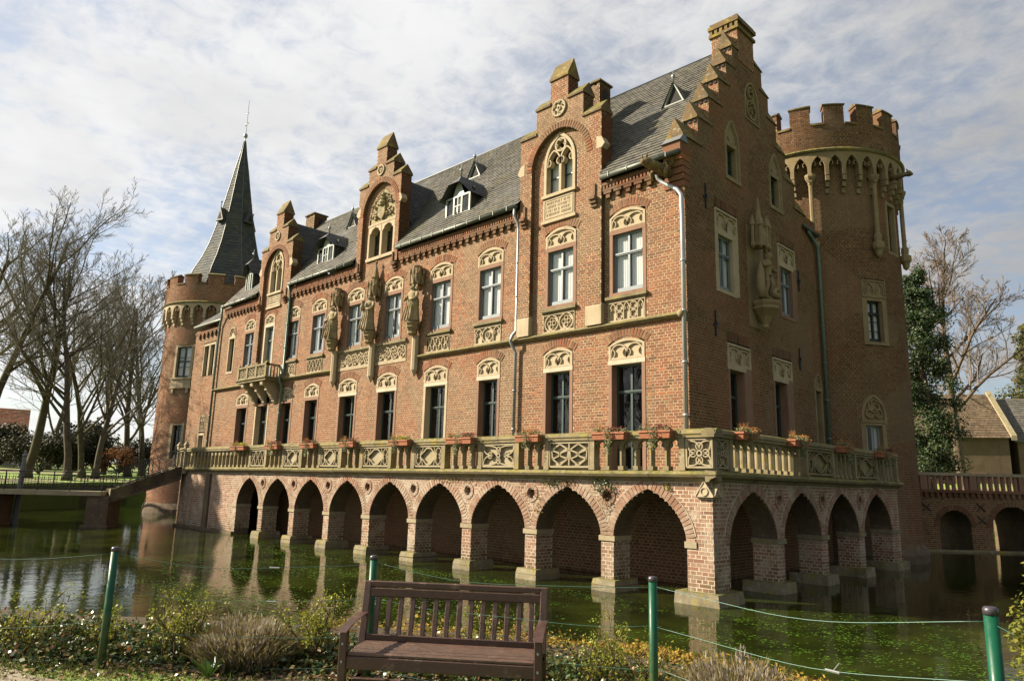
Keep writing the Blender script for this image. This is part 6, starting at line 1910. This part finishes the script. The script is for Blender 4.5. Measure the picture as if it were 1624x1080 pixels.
k = MB(); k.mbox(Mb, 0, Lb, 2.95, 3.1, -3.2, .16); k.mbox(Mb, 0, Lb, 2.75, 2.95, -3.2, .02); k.build('deck', 'brick_brown', rb)
k = MB()
for i in range(int(Lb/.3)): k.mbox(Mb, i*.3+.06, i*.3+.2, 2.72, 2.95, .0, .13)
k.build('corbel_frieze', 'brick_brown', rb, kind='stuff')
k = MB(); k.mbox(Mb, 0, Lb, 3.82, 3.97, -.2, .14); k.build('hand_rail', 'panel_stone', rb)
u = .2
while u < Lb:
    if int(u/.32) % 8 == 0:
        k = MB(); k.mbox(Mb, u-.18, u+.18, 3.1, 3.82, -.16, .12); k.build('post', 'redstone', rb)
    else:
        k = MB(); k.mbox(Mb, u-.07, u+.07, 3.1, 3.82, -.1, .07); k.build('baluster', 'redstone', rb)
    u += .32
for u, z in ((U0-.5, 2.2), (U0+2.3, 2.25), (U0+2.3, 1.6), (U0+5.6, 2.2)):
    k = MB(); k.tube([Mb(u-.22, z-.2, .05), Mb(u+.22, z+.2, .05)], .025, 4); k.tube([Mb(u+.22, z-.2, .05), Mb(u-.22, z+.2, .05)], .025, 4); k.build('wall_tie', 'iron', rb)

# ------------------------------------------------------------------ farm buildings on the right, house on the left
def house(name, label, cat, P0, P1, depth, z0, ze, zr, wall, roofm, wins, ridge_tiles=True, verge=False):
    M, L_ = poly_map(P0, P1)
    cx = M(L_/2, 0, -depth/2)
    h_ = thing(name, label, cat, (cx[0], cx[1], z0))
    k = MB()
    k.mbox(M, 0, L_, z0, ze, -depth, 0)
    for u in (0, L_): k.poly([M(u, ze, 0), M(u, ze, -depth), M(u, zr, -depth/2)])
    k.build('wall', wall, h_)
    o_ = .3
    slated('roof_tiles', [M(-o_, ze-.12, o_), M(L_+o_, ze-.12, o_), M(L_+o_, zr+.06, -depth/2), M(-o_, zr+.06, -depth/2)], .33, .3, roofm, h_, under=roofm, jit=.02)
    k = MB(); k.quad(M(-o_, ze-.12, -depth-o_), M(L_+o_, ze-.12, -depth-o_), M(L_+o_, zr+.06, -depth/2), M(-o_, zr+.06, -depth/2)); k.build('rear_roof', roofm, h_)
    for (u, z, w_, hh) in wins:
        k = MB(); k.mbox(M, u-w_/2-.08, u+w_/2+.08, z-hh/2-.08, z+hh/2+.08, -.1, .02); wn_ = k.build('window', 'redstone', h_)
        k = MB(); k.mbox(M, u-w_/2, u+w_/2, z-hh/2, z+hh/2, .02, .03); k.build('pane', 'interior', wn_)
    if verge:
        k = MB(); k.hexa([M(L_+.1, ze-.3, .35), M(L_+.5, ze-.3, .35), M(L_+.5, zr, -depth/2), M(L_+.1, zr, -depth/2), M(L_+.1, ze+.1, .35), M(L_+.5, ze+.1, .35), M(L_+.5, zr+.35, -depth/2), M(L_+.1, zr+.35, -depth/2)]); k.build('verge_wall', 'panel_stone', h_)
    return h_
house('barn', 'long low barn with brown tiled roof and pale verge wall behind the arched bridge', 'barn', (-13, 44.0), (-.6, 50.8), 9, 2.5, 7.6, 11.6, 'barn_wall', 'rooftile', [(9.2, 6.2, .7, .9), (11.8, 4.3, .9, .6), (4.5, 6.0, .5, .8)], verge=True)
house('barn', 'grey roofed barn at the right edge of the view beyond the pale verge wall', 'barn', (-.1, 51.3), (16, 60), 9, 2.5, 7.3, 11.2, 'barn_wall', 'slate', [(3, 6.0, .6, .8), (8, 6.0, .6, .8)])
house('house', 'white walled house with red roof far behind the leaning trees on the left', 'house', (-97, -5.5), (-95.5, 2.2), 9, 3.4, 7.6, 10.6, 'plaster', 'brick_red', [(2, 5.6, .9, 1.2), (5, 5.6, .9, 1.2)])

# ------------------------------------------------------------------ trees
def bare_tree(name, label, base, height, lean=(0, 0), seed=1, r0=.4, spread=.9, first=.3, n1=9, group=None, bark='bark', twig='twig', forks=1, up=.13, dens=1.15, lv=4):
    rs = random.Random(seed)
    t = thing(name, label, 'tree', base, group)
    tm, cm = MB(), MB()
    B = Vector(base)
    def grow(mb, p, d, L_, r, lvl, nseg, taper=.35):
        pts = [p.copy()]; rad = [r]
        q = p.copy(); dd = d.copy()
        for i in range(nseg):
            dd = dd+Vector((rs.uniform(-1, 1), rs.uniform(-1, 1), rs.uniform(-.6, .9)))*(.10+.06*lvl)+Vector((0, 0, up*.12*(1 if lvl else .3)))
            dd.normalize()
            q = q+dd*(L_/nseg)
            pts.append(q.copy()); rad.append(r*(1-(1-taper)*(i+1)/nseg))
        mb.tube([tuple(a) for a in pts], rad, 8 if lvl == 0 else 5 if lvl == 1 else 3, caps=False)
        return pts, rad, dd
    def along(pts, t_):
        s_ = t_*(len(pts)-1); k_ = min(int(s_), len(pts)-2)
        return pts[k_].lerp(pts[k_+1], s_-k_), (pts[k_+1]-pts[k_]).normalized(), k_
    def rec(mb, pts, rad, L_, lvl):
        if lvl > lv: return
        cnt = {1: n1, 2: int(7*dens), 3: int(6*dens), 4: int(6*dens)}[lvl]
        for i in range(cnt):
            lo = first if lvl == 1 else .18
            t_ = lo+(1-lo)*(i+rs.uniform(.1, .9))/cnt
            p, d, k_ = along(pts, min(t_, .999))
            ax = d.orthogonal().normalized(); ax.rotate(Matrix.Rotation(rs.uniform(0, 2*PI), 3, d))
            sp = {1: spread, 2: .85, 3: .8, 4: .8}[lvl]*rs.uniform(.65, 1.15)
            nd = (d*math.cos(sp)+ax*math.sin(sp)).normalized()
            nd = (nd+Vector((0, 0, up))).normalized()
            nl = L_*{1: .60, 2: .52, 3: .5, 4: .5}[lvl]*(1.12-.62*t_)*rs.uniform(.75, 1.15)
            nr = min(rad[k_]*.5, {1: .5, 2: .2, 3: .05, 4: .02}[lvl]) if lvl < 4 else .016
            nr = max(nr, .016)
            m = tm if lvl == 1 else cm
            pp, rr, _ = grow(m, p, nd, nl, nr, lvl, {1: 7, 2: 5, 3: 4, 4: 3}[lvl])
            rec(m, pp, rr, nl, lvl+1)
    d0 = Vector((lean[0], lean[1], 1)).normalized()
    pts, rad, _ = grow(tm, B-Vector((0, 0, .3)), d0, height*.72, r0, 0, 9, .3)
    tm.tube([tuple(B-Vector((0, 0, .4))), tuple(B+Vector((0, 0, .5)))], [r0*1.5, r0*1.02], 8)
    rec(tm, pts, rad, height*.72, 1)
    tm.build('trunk', bark, t, True)
    cm.build('crown', twig, t)
    return t
gT = 'bare trees on the far bank'
bare_tree('bare_tree', 'leaning bare tree with mossy trunk at the left edge of the view', (-57.5, -8.6, 2.4), 30, (.02, .06), 3, .36, .85, .24, 14, gT, 'bark_green')
bare_tree('bare_tree', 'thick bare tree leaning right, second from the left edge', (-61.5, -4.3, 2.6), 25.5, (.0, .08), 8, .40, .85, .24, 14, gT, 'bark_green')
bare_tree('bare_tree', 'upright bare tree with low spreading limbs standing between the leaning trees and the double trunk', (-57.9, -2.1, 2.5), 25, (-.02, -.10), 12, .32, 1.0, .16, 15, gT)
bare_tree('bare_tree', 'slim bare tree forming the left half of the double trunk', (-63.6, .5, 2.7), 25, (-.02, -.14), 21, .28, .9, .18, 13, gT, 'bark_green')
bare_tree('bare_tree', 'slim bare tree forming the right half of the double trunk', (-63.0, 1.5, 2.7), 24, (.0, -.05), 25, .29, .9, .18, 13, gT)
bare_tree('bare_tree', 'tall narrow bare tree behind the foot of the stair', (-73.5, 5.2, 2.9), 25, (0, -.09), 33, .27, .8, .2, 13, gT)
bare_tree('bare_tree', 'bare tree with upswept limbs left of the spire tower', (-69.1, 6.2, 2.9), 24, (.0, -.08), 41, .33, .7, .14, 14, gT)
bare_tree('bare_tree', 'dense bare tree close against the left side of the spire tower', (-71.3, 8.3, 2.9), 24, (.0, -.07), 47, .34, .7, .14, 14, gT)
bare_tree('bare_tree', 'thin bare tree far back between the trunks on the left', (-84, 2.5, 3.4), 26, (.0, -.04), 53, .3, .9, .18, 12, gT)
bare_tree('bare_tree', 'bare tree mostly outside the left edge of the view', (-63.5, -11.5, 2.4), 27, (.05, .1), 59, .5, .8, .3, 10, gT, 'bark_green')
bare_tree('bare_tree', 'large pale bare tree with rounded crown behind the right tower', (-1.0, 36.8, 2.8), 20.5, (.05, .04), 66, .36, 1.15, .34, 15, None, 'bark_pale', 'twig_red', up=.14, dens=1.45)
bare_tree('bare_tree', 'smaller pale bare tree low behind the barn roof', (3.5, 62, 4), 12, (.0, .0), 71, .25, .8, .2, 10, None, 'bark_pale', 'twig_red', lv=3)

def clump(mb, c, r, n, s, rs, sq=.75, up=.2):
    for _ in range(n):
        v = Vector((rs.gauss(0, 1), rs.gauss(0, 1), rs.gauss(0, 1)))
        if v.length < 1e-3: continue
        v = v.normalized()*(rs.random()**.45)
        p = Vector(c)+Vector((v.x*r, v.y*r, v.z*r*sq))
        d = (v+Vector((rs.uniform(-1, 1), rs.uniform(-1, 1), rs.uniform(-1, 1)))*.8+Vector((0, 0, up))).normalized()
        a = d.orthogonal().normalized(); a.rotate(Matrix.Rotation(rs.uniform(0, 2*PI), 3, d)); b = d.cross(a)
        q = s*rs.uniform(.6, 1.3)
        mb.quad(tuple(p-a*q), tuple(p+b*q*.5), tuple(p+a*q), tuple(p-b*q*.5))
# evergreen with open branching in front of the pale bare tree
def evergreen(label, base, h, seed, rad, n, mat, s, conical=True, trunk='bark_pale', name='evergreen_tree', nc=46, low=.08):
    rs = random.Random(seed)
    t = thing(name, label, 'tree', base)
    k = MB(); B = Vector(base)
    tp = [tuple(B+Vector((.18*math.sin(i*.9+seed), .18*math.cos(i*.7), h*.95*i/8-.2*(i == 0)))) for i in range(9)]
    k.tube(tp, [.34*(1-.85*i/8)*h/14 for i in range(9)], 8)
    c = MB()
    for i in range(nc):
        t_ = low+(1-low)*(i+rs.random())/nc
        a = rs.uniform(0, 2*PI)
        rr = rad*((1-t_)**.7 if conical else math.sin(PI*min(1, .12+t_*.86))**.6)*rs.uniform(.45, 1.05)+.15
        z = h*t_
        p0 = B+Vector((0, 0, z)); p1 = p0+Vector((rr*math.cos(a), rr*math.sin(a), rr*rs.uniform(-.25, .2)))
        k.tube([tuple(p0), tuple(p0.lerp(p1, .5)+Vector((0, 0, .1))), tuple(p1)], [.06*h/14, .04, .015], 4, caps=False)
        for f_ in (.45, .75, 1.0):
            clump(c, p0.lerp(p1, f_)+Vector((rs.uniform(-.2, .2), rs.uniform(-.2, .2), rs.uniform(-.35, .25))), rr*.3*rs.uniform(.5, 1.3)+.24, int(n*(.5+f_)*rs.uniform(.4, 1.2)), s, rs, rs.uniform(.6, 1.1))
    k.build('trunk', trunk, t, True)
    c.build('crown', mat, t)
    return t
evergreen('dark evergreen tree with open tufted branches between the round tower and the pale bare tree', (-.75, 28.6, 2.2), 14.2, 5, 1.75, 120, 'leaf_dark', .08, False, nc=120, low=.12)
evergreen('rounded yellow green evergreen at the right edge above the barn roof', (.6, 64.5, 3.5), 16.5, 9, 3.6, 190, 'leaf_olive', .14, False, nc=95)
# shrubs under the left trees
gs = 'dark shrubs below the bare trees'
def shrub(label, c, r, h, n, mat, seed, s=.16, group=None, name='shrub', cat='shrub'):
    rs = random.Random(seed)
    t = thing(name, label, cat, c, group)
    f = MB(); st = MB()
    for i in range(11):
        a = rs.uniform(0, 2*PI); q = r*rs.uniform(.1, .8)
        p = Vector(c)+Vector((q*math.cos(a), q*math.sin(a), h*rs.uniform(.25, .8)))
        st.tube([c, tuple(Vector(c).lerp(p, .6)+Vector((0, 0, .2))), tuple(p)], [.07, .05, .02], 4, caps=False)
        clump(f, p, r*.42, n//11, s, rs, .9)
    st.build('stems', 'bark', t); f.build('foliage', mat, t)
shrub('low dark evergreen bush at the foot of the second leaning tree', (-70, -1.5, 2.6), 3.2, 3.6, 6760, 'leaf_drab', 1, .12, gs)
shrub('broad dark bush behind the upright tree', (-71, 1.6, 2.7), 3.2, 4.4, 7280, 'leaf_drab', 2, .12, gs)
shrub('tall dark bush behind the double trunk', (-72.5, 4.0, 2.8), 3.0, 4.8, 7280, 'leaf_drab', 3, .12, gs)
shrub('dark bush beside the spire tower wall', (-74, 9.5, 2.9), 3.0, 4.6, 6240, 'leaf_drab', 4, .12, gs)
shrub('rust brown leafed bush above the stair railing', (-66.5, 4.6, 2.8), 1.9, 2.6, 1300, 'leaf_rust', 5, .15, gs)
shrub('small bare looking bush by the white house', (-80, -4.6, 2.8), 2.4, 3.0, 900, 'leaf_drab', 6, .14, gs)
shrub('very dark hedge bush far behind the trunks', (-88, 6.5, 3.2), 5, 6, 3000, 'leaf_drab', 7, .3, gs)
shrub('very dark hedge bush far behind the leaning trees', (-90, -1.5, 3.2), 4.2, 5, 2600, 'leaf_drab', 8, .3, gs)
k = MB()
for x0, y0, x1, y1 in ((-46, -18, -50, -10), (-50, -10, -56, 0), (-56, 0, -60, 12), (-60, 12, -64, 34)):
    k.hexa([(x0, y0, -.5), (x1, y1, -.5), (x1-.4, y1, -.5), (x0-.4, y0, -.5), (x0, y0, 1.75), (x1, y1, 1.75), (x1-.4, y1, 1.78), (x0-.4, y0, 1.78)])
k.build('bank_wall', 'dark_wall', label='low dark retaining wall along the far left bank', cat='wall')
k = MB(); k.quad((-80, -26, 3.1), (-79.3, -26, 3.1), (-80, 30, 3.15), (-80.8, 30, 3.15)); k.build('path', 'gravel', kind='structure', label='pale path across the far lawn')

# ------------------------------------------------------------------ foreground
E_ = Vector((.79, .613, 0)); Nn = Vector((.613, -.79, 0)); O_ = Vector((6.80, -15.62, 1.0))
bench = thing('bench', 'dark brown slatted wooden park bench on the bank', 'bench', tuple(O_))
def BM(x, y, z):
    p = O_+E_*x+Nn*y; return (p.x, p.y, 1.0+z)
def bar(name, pts, w, t_, mat='bench_wood', label=None, axis='y'):
    """flat bar through local points; w across x (or y), t_ thickness"""
    k = MB()
    rows = []
    for (x, y, z) in pts:
        if axis == 'x': rows.append(k.vs([BM(x-w/2, y-t_/2, z), BM(x+w/2, y-t_/2, z), BM(x+w/2, y+t_/2, z), BM(x-w/2, y+t_/2, z)]))
        else: rows.append(k.vs([BM(x, y-w/2, z-t_/2), BM(x, y+w/2, z-t_/2), BM(x, y+w/2, z+t_/2), BM(x, y-w/2, z+t_/2)]))
    for i in range(len(rows)-1):
        for j in range(4):
            q = (j+1) % 4
            k.f.append((rows[i]+j, rows[i]+q, rows[i+1]+q, rows[i+1]+j))
    k.f.append(tuple(rows[0]+j for j in (3, 2, 1, 0))); k.f.append(tuple(rows[-1]+j for j in range(4)))
    o = k.build(name, mat, bench)
    bv = o.modifiers.new('edge', 'BEVEL'); bv.width = .006; bv.segments = 1
    return o
hw = .82
yb = lambda z: -.20-.20*max(0, z-.40)       # the back leans away from the sitter
for s_ in (-1, 1):
    bar('rear_leg', [(s_*hw, -.24, -.02), (s_*hw, -.20, .40), (s_*hw, yb(.93), .93)], .065, .055, axis='x')
    bar('front_leg', [(s_*hw, .30, -.02), (s_*hw, .30, .60)], .065, .065, axis='x')
    bar('arm', [(s_*hw, yb(.66)+.02, .665), (s_*hw, .0, .66), (s_*hw, .22, .635), (s_*hw, .36, .60)], .08, .045, axis='x')
    bar('side_rail', [(s_*hw, -.2, .36), (s_*hw, .3, .36)], .04, .08, axis='x')
    bar('stretcher', [(s_*hw, -.22, .14), (s_*hw, .3, .14)], .04, .05, axis='x')
bar('top_rail', [(-hw+.03, yb(.90), .905), (hw-.03, yb(.90), .905)], .05, .05)
bar('back_rail', [(-hw+.03, yb(.84), .835), (hw-.03, yb(.84), .835)], .042, .075)
bar('lower_back_rail', [(-hw+.03, yb(.46), .455), (hw-.03, yb(.46), .455)], .04, .055)
for i in range(14):
    x = -hw+.11+(2*hw-.22)*i/13
    bar('back_slat', [(x, yb(.47), .475), (x, yb(.80), .80)], .046, .02, axis='x')
for i in range(6):
    y = -.17+i*.088
    bar('seat_slat', [(-hw+.035, y, .425-.012*abs(i-2.5)*.3), (hw-.035, y, .425-.012*abs(i-2.5)*.3)], .074, .026, 'bench_seat')
bar('apron', [(-hw+.03, .30, .35), (hw-.03, .30, .35)], .03, .10)
bar('cross_stretcher', [(-hw, .02, .14), (hw, .02, .14)], .045, .05)
for x in (-hw, hw):
    for (y, z) in ((.335, .36), (.335, .50), (.335, .10)):
        k = MB(); k.tube([BM(x, y-.003, z), BM(x, y+.006, z)], .011, 8); k.build('bolt', 'zinc', bench)
# fence
fence = thing('wire_fence', 'green metal post fence with sagging green wires along the bank', 'fence', (7.5, -15, 1))
POSTS = [(1.4, -19.6), (3.82, -17.43), (5.79, -15.72), (8.34, -14.75), (10.83, -15.3), (13.1, -16.9), (15.2, -18.6)]
for i, (x, y) in enumerate(POSTS):
    z = 2.12 if i != 4 else 2.26
    lx = .0 if i != 4 else -.0
    k = MB(); k.tube([(x+lx, y, .7), (x, y, z)], .036, 14); p_ = k.build('post', 'post_green', fence, True)
    k = MB(); k.lathe([(.039, -.03), (.039, .0), (.03, .012), (.0, .014)], (x, y, z), 14); k.build('cap', 'cap_black', p_, True)
WZ = [2.06, 1.75, 1.42, 1.12]
for i in range(len(POSTS)-1):
    a, b_ = Vector((*POSTS[i], 0)), Vector((*POSTS[i+1], 0))
    for j, z in enumerate(WZ):
        za = z+(.13 if i == 4 else 0); zb = z+(.13 if i+1 == 4 else 0)
        pts = []
        sag = R(.05, .10); wob = R(0, 6)
        for q in range(17):
            t_ = q/16
            p = a.lerp(b_, t_)
            pts.append((p.x, p.y, za+(zb-za)*t_-sag*4*t_*(1-t_)+.012*math.sin(t_*9+wob)))
        k = MB(); k.tube(pts, .0024, 4); w_ = k.build('wire', 'wire_green', fence, True)
        if (i, j) in ((1, 0), (1, 1), (3, 1)):
            p = Vector(pts[10]); dd = (b_-a).normalized()
            k = MB(); k.tube([tuple(p-dd*.05), tuple(p+dd*.05)], .009, 6)
            if i == 3: k.tube([tuple(p), tuple(p+dd*.05+Vector((0, 0, .06)))], .004, 4)
            k.build('tensioner', 'zinc', w_)
# plants on the bank
def blades(mb, c, n, r, h, rs, w=.006, spread=.6, tip=.25):
    for _ in range(n):
        a = rs.uniform(0, 2*PI); q = r*math.sqrt(rs.random())
        p = Vector(c)+Vector((q*math.cos(a), q*math.sin(a), 0))
        o = Vector((math.cos(a), math.sin(a), 0))*spread*(q/r if r else 1)+Vector((rs.uniform(-tip, tip), rs.uniform(-tip, tip), 0))
        L_ = h*rs.uniform(.6, 1.08)*(1-.25*(q/r if r else 0)**2)
        d = (o+Vector((0, 0, 1))).normalized()
        m_ = p+d*L_*.55+Vector((rs.uniform(-.02, .02), rs.uniform(-.02, .02), 0)); e = p+(d+o*.15).normalized()*L_
        s_ = d.orthogonal().normalized(); s_.rotate(Matrix.Rotation(rs.uniform(0, PI), 3, d)); s_ *= w
        mb.quad(tuple(p-s_), tuple(p+s_), tuple(m_+s_*.8), tuple(m_-s_*.8)); mb.quad(tuple(m_-s_*.8), tuple(m_+s_*.8), tuple(e+s_*.3), tuple(e-s_*.3))
def lavender(label, c, r, h, n, seed):
    rs = random.Random(seed)
    t = thing('lavender_bush', label, 'lavender bush', c, 'lavender bushes on the bank')
    k = MB(); blades(k, c, int(n*.7), r*.75, h*.86, rs, .0045, .8, .45); k.build('stems', 'dry_grass', t)
    k = MB()
    for _ in range(n):
        a = rs.uniform(0, 2*PI); q = r*math.sqrt(rs.random())
        lump = .62+.38*abs(math.sin(a*2.3+seed)*math.cos(q/r*5+a))
        z = h*math.sqrt(max(.05, 1-(q/r)**2*.8))*rs.uniform(.45, 1.05)*lump
        p = Vector(c)+Vector((q*1.02*math.cos(a), q*1.02*math.sin(a), z))
        d = Vector((math.cos(a)*q/r*.6+rs.uniform(-.3, .3), math.sin(a)*q/r*.6+rs.uniform(-.3, .3), 1)).normalized()
        s_ = d.orthogonal().normalized(); s_.rotate(Matrix.Rotation(rs.uniform(0, PI), 3, d))
        L_ = rs.uniform(.025, .07)
        k.quad(tuple(p-d*L_), tuple(p-d*L_*.3+s_*.008), tuple(p+d*L_*.5), tuple(p-d*L_*.3-s_*.008))
    k.build('flower_spikes', 'lavender', t)
lavender('wide greyish lavender bush left of the bench behind the fence', (4.5, -16.3, 1.0), .52, .52, 3400, 3)
lavender('greyish lavender bush right of the middle fence post', (8.65, -14.0, .95), .5, .6, 3000, 4)
lavender('straw coloured lavender bush at the bottom edge, right of the grey one', (9.25, -14.25, .95), .42, .52, 2200, 5)
def rose_bush(label, c, h, n, seed, leaf='leaf_lime'):
    rs = random.Random(seed)
    t = thing('rose_bush', label, 'rose bush', c, 'sparse thorny bushes on the bank')
    st, lf = MB(), MB()
    for i in range(n):
        a = rs.uniform(0, 2*PI); l = rs.uniform(.1, .45)
        p = Vector(c)+Vector((rs.uniform(-.12, .12), rs.uniform(-.12, .12), -.05))
        pts = [p]; d = Vector((math.cos(a)*l, math.sin(a)*l, 1)).normalized()
        H_ = h*rs.uniform(.5, 1.05); ng = 5
        for q in range(ng):
            d = (d+Vector((rs.uniform(-.25, .25), rs.uniform(-.25, .25), rs.uniform(-.1, .1)))).normalized()
            pts.append(pts[-1]+d*H_/ng)
        st.tube([tuple(q) for q in pts], [.009, .008, .007, .006, .005, .003], 4, caps=False)
        for q in range(2, 6):
            for _ in range(2):
                dd = (d+Vector((rs.uniform(-1, 1), rs.uniform(-1, 1), rs.uniform(-.2, .6)))).normalized(); e = pts[q]+dd*rs.uniform(.05, .16)*h/.6
                st.tube([tuple(pts[q]), tuple(e)], [.005, .002], 3, caps=False)
                for _ in range(8):
                    leafq(lf, tuple(e+Vector((rs.uniform(-.05, .05), rs.uniform(-.05, .05), rs.uniform(-.04, .05)))), rs.uniform(.009, .02), .4)
    st.build('stems', 'stem', t); lf.build('leaves', leaf, t)
rose_bush('yellow leafed thorny bush between the left post and the lavender', (4.05, -16.85, 1.0), .68, 20, 3)
rose_bush('yellow leafed thorny bush between the lavender and the bench', (4.95, -15.75, 1.0), .68, 20, 4)
rose_bush('thorny bush with whitish stems seen through the bench slats', (6.35, -14.75, .95), .75, 12, 5)
rose_bush('tangled thorny bush just right of the bench', (7.45, -14.35, .98), .66, 14, 6)
rose_bush('thin thorny bush close to the middle fence post', (7.95, -14.3, .98), .58, 9, 7)
rose_bush('bare twiggy bush at the lower left edge', (3.0, -17.9, 1.0), .7, 10, 8)
rose_bush('low yellow sprigs at the bottom edge near the right lavender', (9.75, -14.85, .95), .45, 8, 9)
rose_bush('twiggy bush left of the left fence post', (3.35, -17.25, 1.0), .55, 8, 10)
rs = random.Random(77)
def along_line(P, t_):
    s_ = t_*(len(P)-1); k_ = min(int(s_), len(P)-2)
    return Vector(P[k_]).lerp(Vector(P[k_+1]), s_-k_)
BL = [(-.9, -18.0), (1.0, -16.6), (2.2, -15.4), (3.5, -14.3), (5.4, -12.95), (6.9, -12.6), (8.3, -12.5), (9.6, -13.8), (11.2, -14.8), (13, -15.5)]
# mossy edge of the bank
k = MB()
for _ in range(30000):
    p = along_line(BL, .30+.7*rs.random()**.8); q = p+Vector((rs.gauss(.06, .26), rs.gauss(-.06, .26)))
    L_ = rs.uniform(.012, .05)
    leafq(k, (q.x, q.y, .93+rs.uniform(-.05, .07)+.05*math.sin(q.x*3)*math.cos(q.y*4)), L_*.8, .8)
k.build('bank_moss', 'moss_tuft', kind='stuff', label='golden moss and dry tufts along the edge of the bank')
k = MB()
HL = [(1.2, -19.0), (2.6, -17.9), (3.5, -17.0), (4.3, -16.2), (5.2, -15.4), (6.2, -14.75), (7.2, -14.2), (8.3, -14.0), (9.4, -14.4)]
for _ in range(52000):
    t_ = rs.random()**1.5; p = along_line(HL, t_); q = p+Vector((rs.gauss(-.2, .5), rs.gauss(.2, .5)))
    hh = (.32+.14*math.sin(q.x*5)*math.cos(q.y*4) if t_ < .46 else .16)*(1-min(1, (q-p).length/.75)**2)
    z = 1.0+max(.01, hh)*rs.random()**.5
    leafq(k, (q.x, q.y, z), rs.uniform(.012, .034), .7, .75)
k.build('ivy', 'leaf_ivy', kind='stuff', label='tangle of ivy and low leaves along the fence')
k = MB()
for _ in range(9000):
    x, y = rs.uniform(1.5, 11), rs.uniform(-19, -12.6)
    if rs.random() < .6:
        p = along_line(HL, rs.random()); x, y = p.x+rs.gauss(.2, .5), p.y+rs.gauss(-.2, .5)
    leafq(k, (x, y, 1.012+rs.uniform(0, .03)), rs.uniform(.01, .03), 1.2)
k.build('leaf_litter', 'leaf_litter', kind='stuff', label='dry fallen leaves on the soil')
k = MB()
for _ in range(7000):
    p = along_line([(1.5, -18.6), (4.3, -17.6), (6.0, -16.6), (7.6, -15.9), (9.6, -15.6), (11.5, -16.8)], rs.random()); q = p+Vector((rs.gauss(0, .3), rs.gauss(0, .3)))
    blades(k, (q.x, q.y, 1.0), 1, .01, rs.uniform(.03, .11), rs, .0035, .3, .5)
k.build('grass', 'grass_blade', kind='stuff', label='short grass at the edge of the path')
# broad leaved seedling and thuja
t = thing('seedling', 'broad leaved green seedling below the wide lavender bush', 'plant', (4.9, -16.85, 1.0))
k = MB()
for i in range(11):
    a = i*2.4; l = .16+.05*(i % 3)
    p = Vector((4.9, -16.85, 1.02)); e = p+Vector((math.cos(a)*l*.7, math.sin(a)*l*.7, l*.8)); s_ = Vector((-math.sin(a), math.cos(a), 0))*.03
    m_ = p.lerp(e, .55)+Vector((0, 0, .03))
    k.poly([tuple(p), tuple(m_+s_), tuple(e), tuple(m_-s_)])
k.build('leaves', 'leaf_ivy', t)
rs2 = random.Random(5)
TX, TY = 11.17, -15.8
t = thing('thuja_shrub', 'yellow green conifer shrub cut off by the right edge of the view', 'shrub', (TX, TY, .95))
k = MB(); k.tube([(TX, TY, .95), (TX, TY, 2.0)], [.04, .01], 6); k.build('stem', 'bark', t)
k = MB()
for i in range(90):
    z = .95+1.62*(i/90); rr = .22*math.sin(PI*min(1, .22+.74*i/90)); a = rs2.uniform(0, 2*PI)
    clump(k, (TX+rr*.75*math.cos(a), TY+rr*.75*math.sin(a), z), .09, 90, .013, rs2, 1.5, .8)
k.build('foliage', 'leaf_thuja', t)
# water weed floating under the near arches
k = MB()
rs = random.Random(9)
cl = [(rs.uniform(-24, 9), rs.uniform(-13, -4.0)) for _ in range(260)]
for (cx, cy) in cl:
    if cy < -.75*(cx+3)-17.5: continue
    r_ = rs.uniform(.2, 1.3)
    for _ in range(int(46*r_+4)):
        x, y = cx+rs.gauss(0, r_*.85), cy+rs.gauss(0, r_*.32)
        if y > -3.5 and x < 2.6: continue
        q = rs.uniform(.02, .055); a = rs.uniform(0, PI); ca, sa = math.cos(a)*q, math.sin(a)*q
        z = .006
        k.quad((x-ca, y-sa, z), (x+sa*.5, y-ca*.5, z+.004), (x+ca, y+sa, z), (x-sa*.5, y+ca*.5, z+.004))
for _ in range(210):
    cx, cy = rs.uniform(3, 9.5), rs.uniform(-12, -1)
    r_ = rs.uniform(.1, .4)
    for _ in range(int(40*r_+3)):
        x, y = cx+rs.gauss(0, r_*.6), cy+rs.gauss(0, r_*.6); q = rs.uniform(.02, .05); a = rs.uniform(0, PI); ca, sa = math.cos(a)*q, math.sin(a)*q
        k.quad((x-ca, y-sa, .006), (x+sa*.5, y-ca*.5, .010), (x+ca, y+sa, .006), (x-sa*.5, y+ca*.5, .010))
k.build('water_weed', 'weed', kind='stuff', label='bright green water weed floating on the moat')

# unseen yew added and sized to shade the terrace's left end and stair
evergreen('unseen tall narrow evergreen added beyond the left edge to shade the terrace', (-52.6, -21.6, 1.9), 21.5, 31, 3.4, 70, 'leaf_dark', .32, False, nc=70, low=.04)

# trees on the near bank left of the view; the ground floor windows mirror them
gN = 'trees on the near bank left of the view'
bare_tree('bare_tree', 'bare tree on the near bank beyond the left edge, closest to the camera', (-27, -41, 1.9), 20, (.02, .0), 81, .35, .9, .2, 11, gN, lv=3)
bare_tree('bare_tree', 'bare tree on the near bank beyond the left edge, middle one of three', (-35, -43, 1.9), 22, (.0, .02), 82, .38, .9, .2, 11, gN, lv=3)
bare_tree('bare_tree', 'bare tree on the near bank beyond the left edge, farthest from the camera', (-45, -45, 1.9), 22, (.0, -.02), 83, .38, .9, .2, 11, gN, lv=3)
shrub('dark bush on the near bank beyond the left edge of the view', (-33, -39.5, 1.9), 3.2, 4.0, 2600, 'leaf_drab', 84, .16)
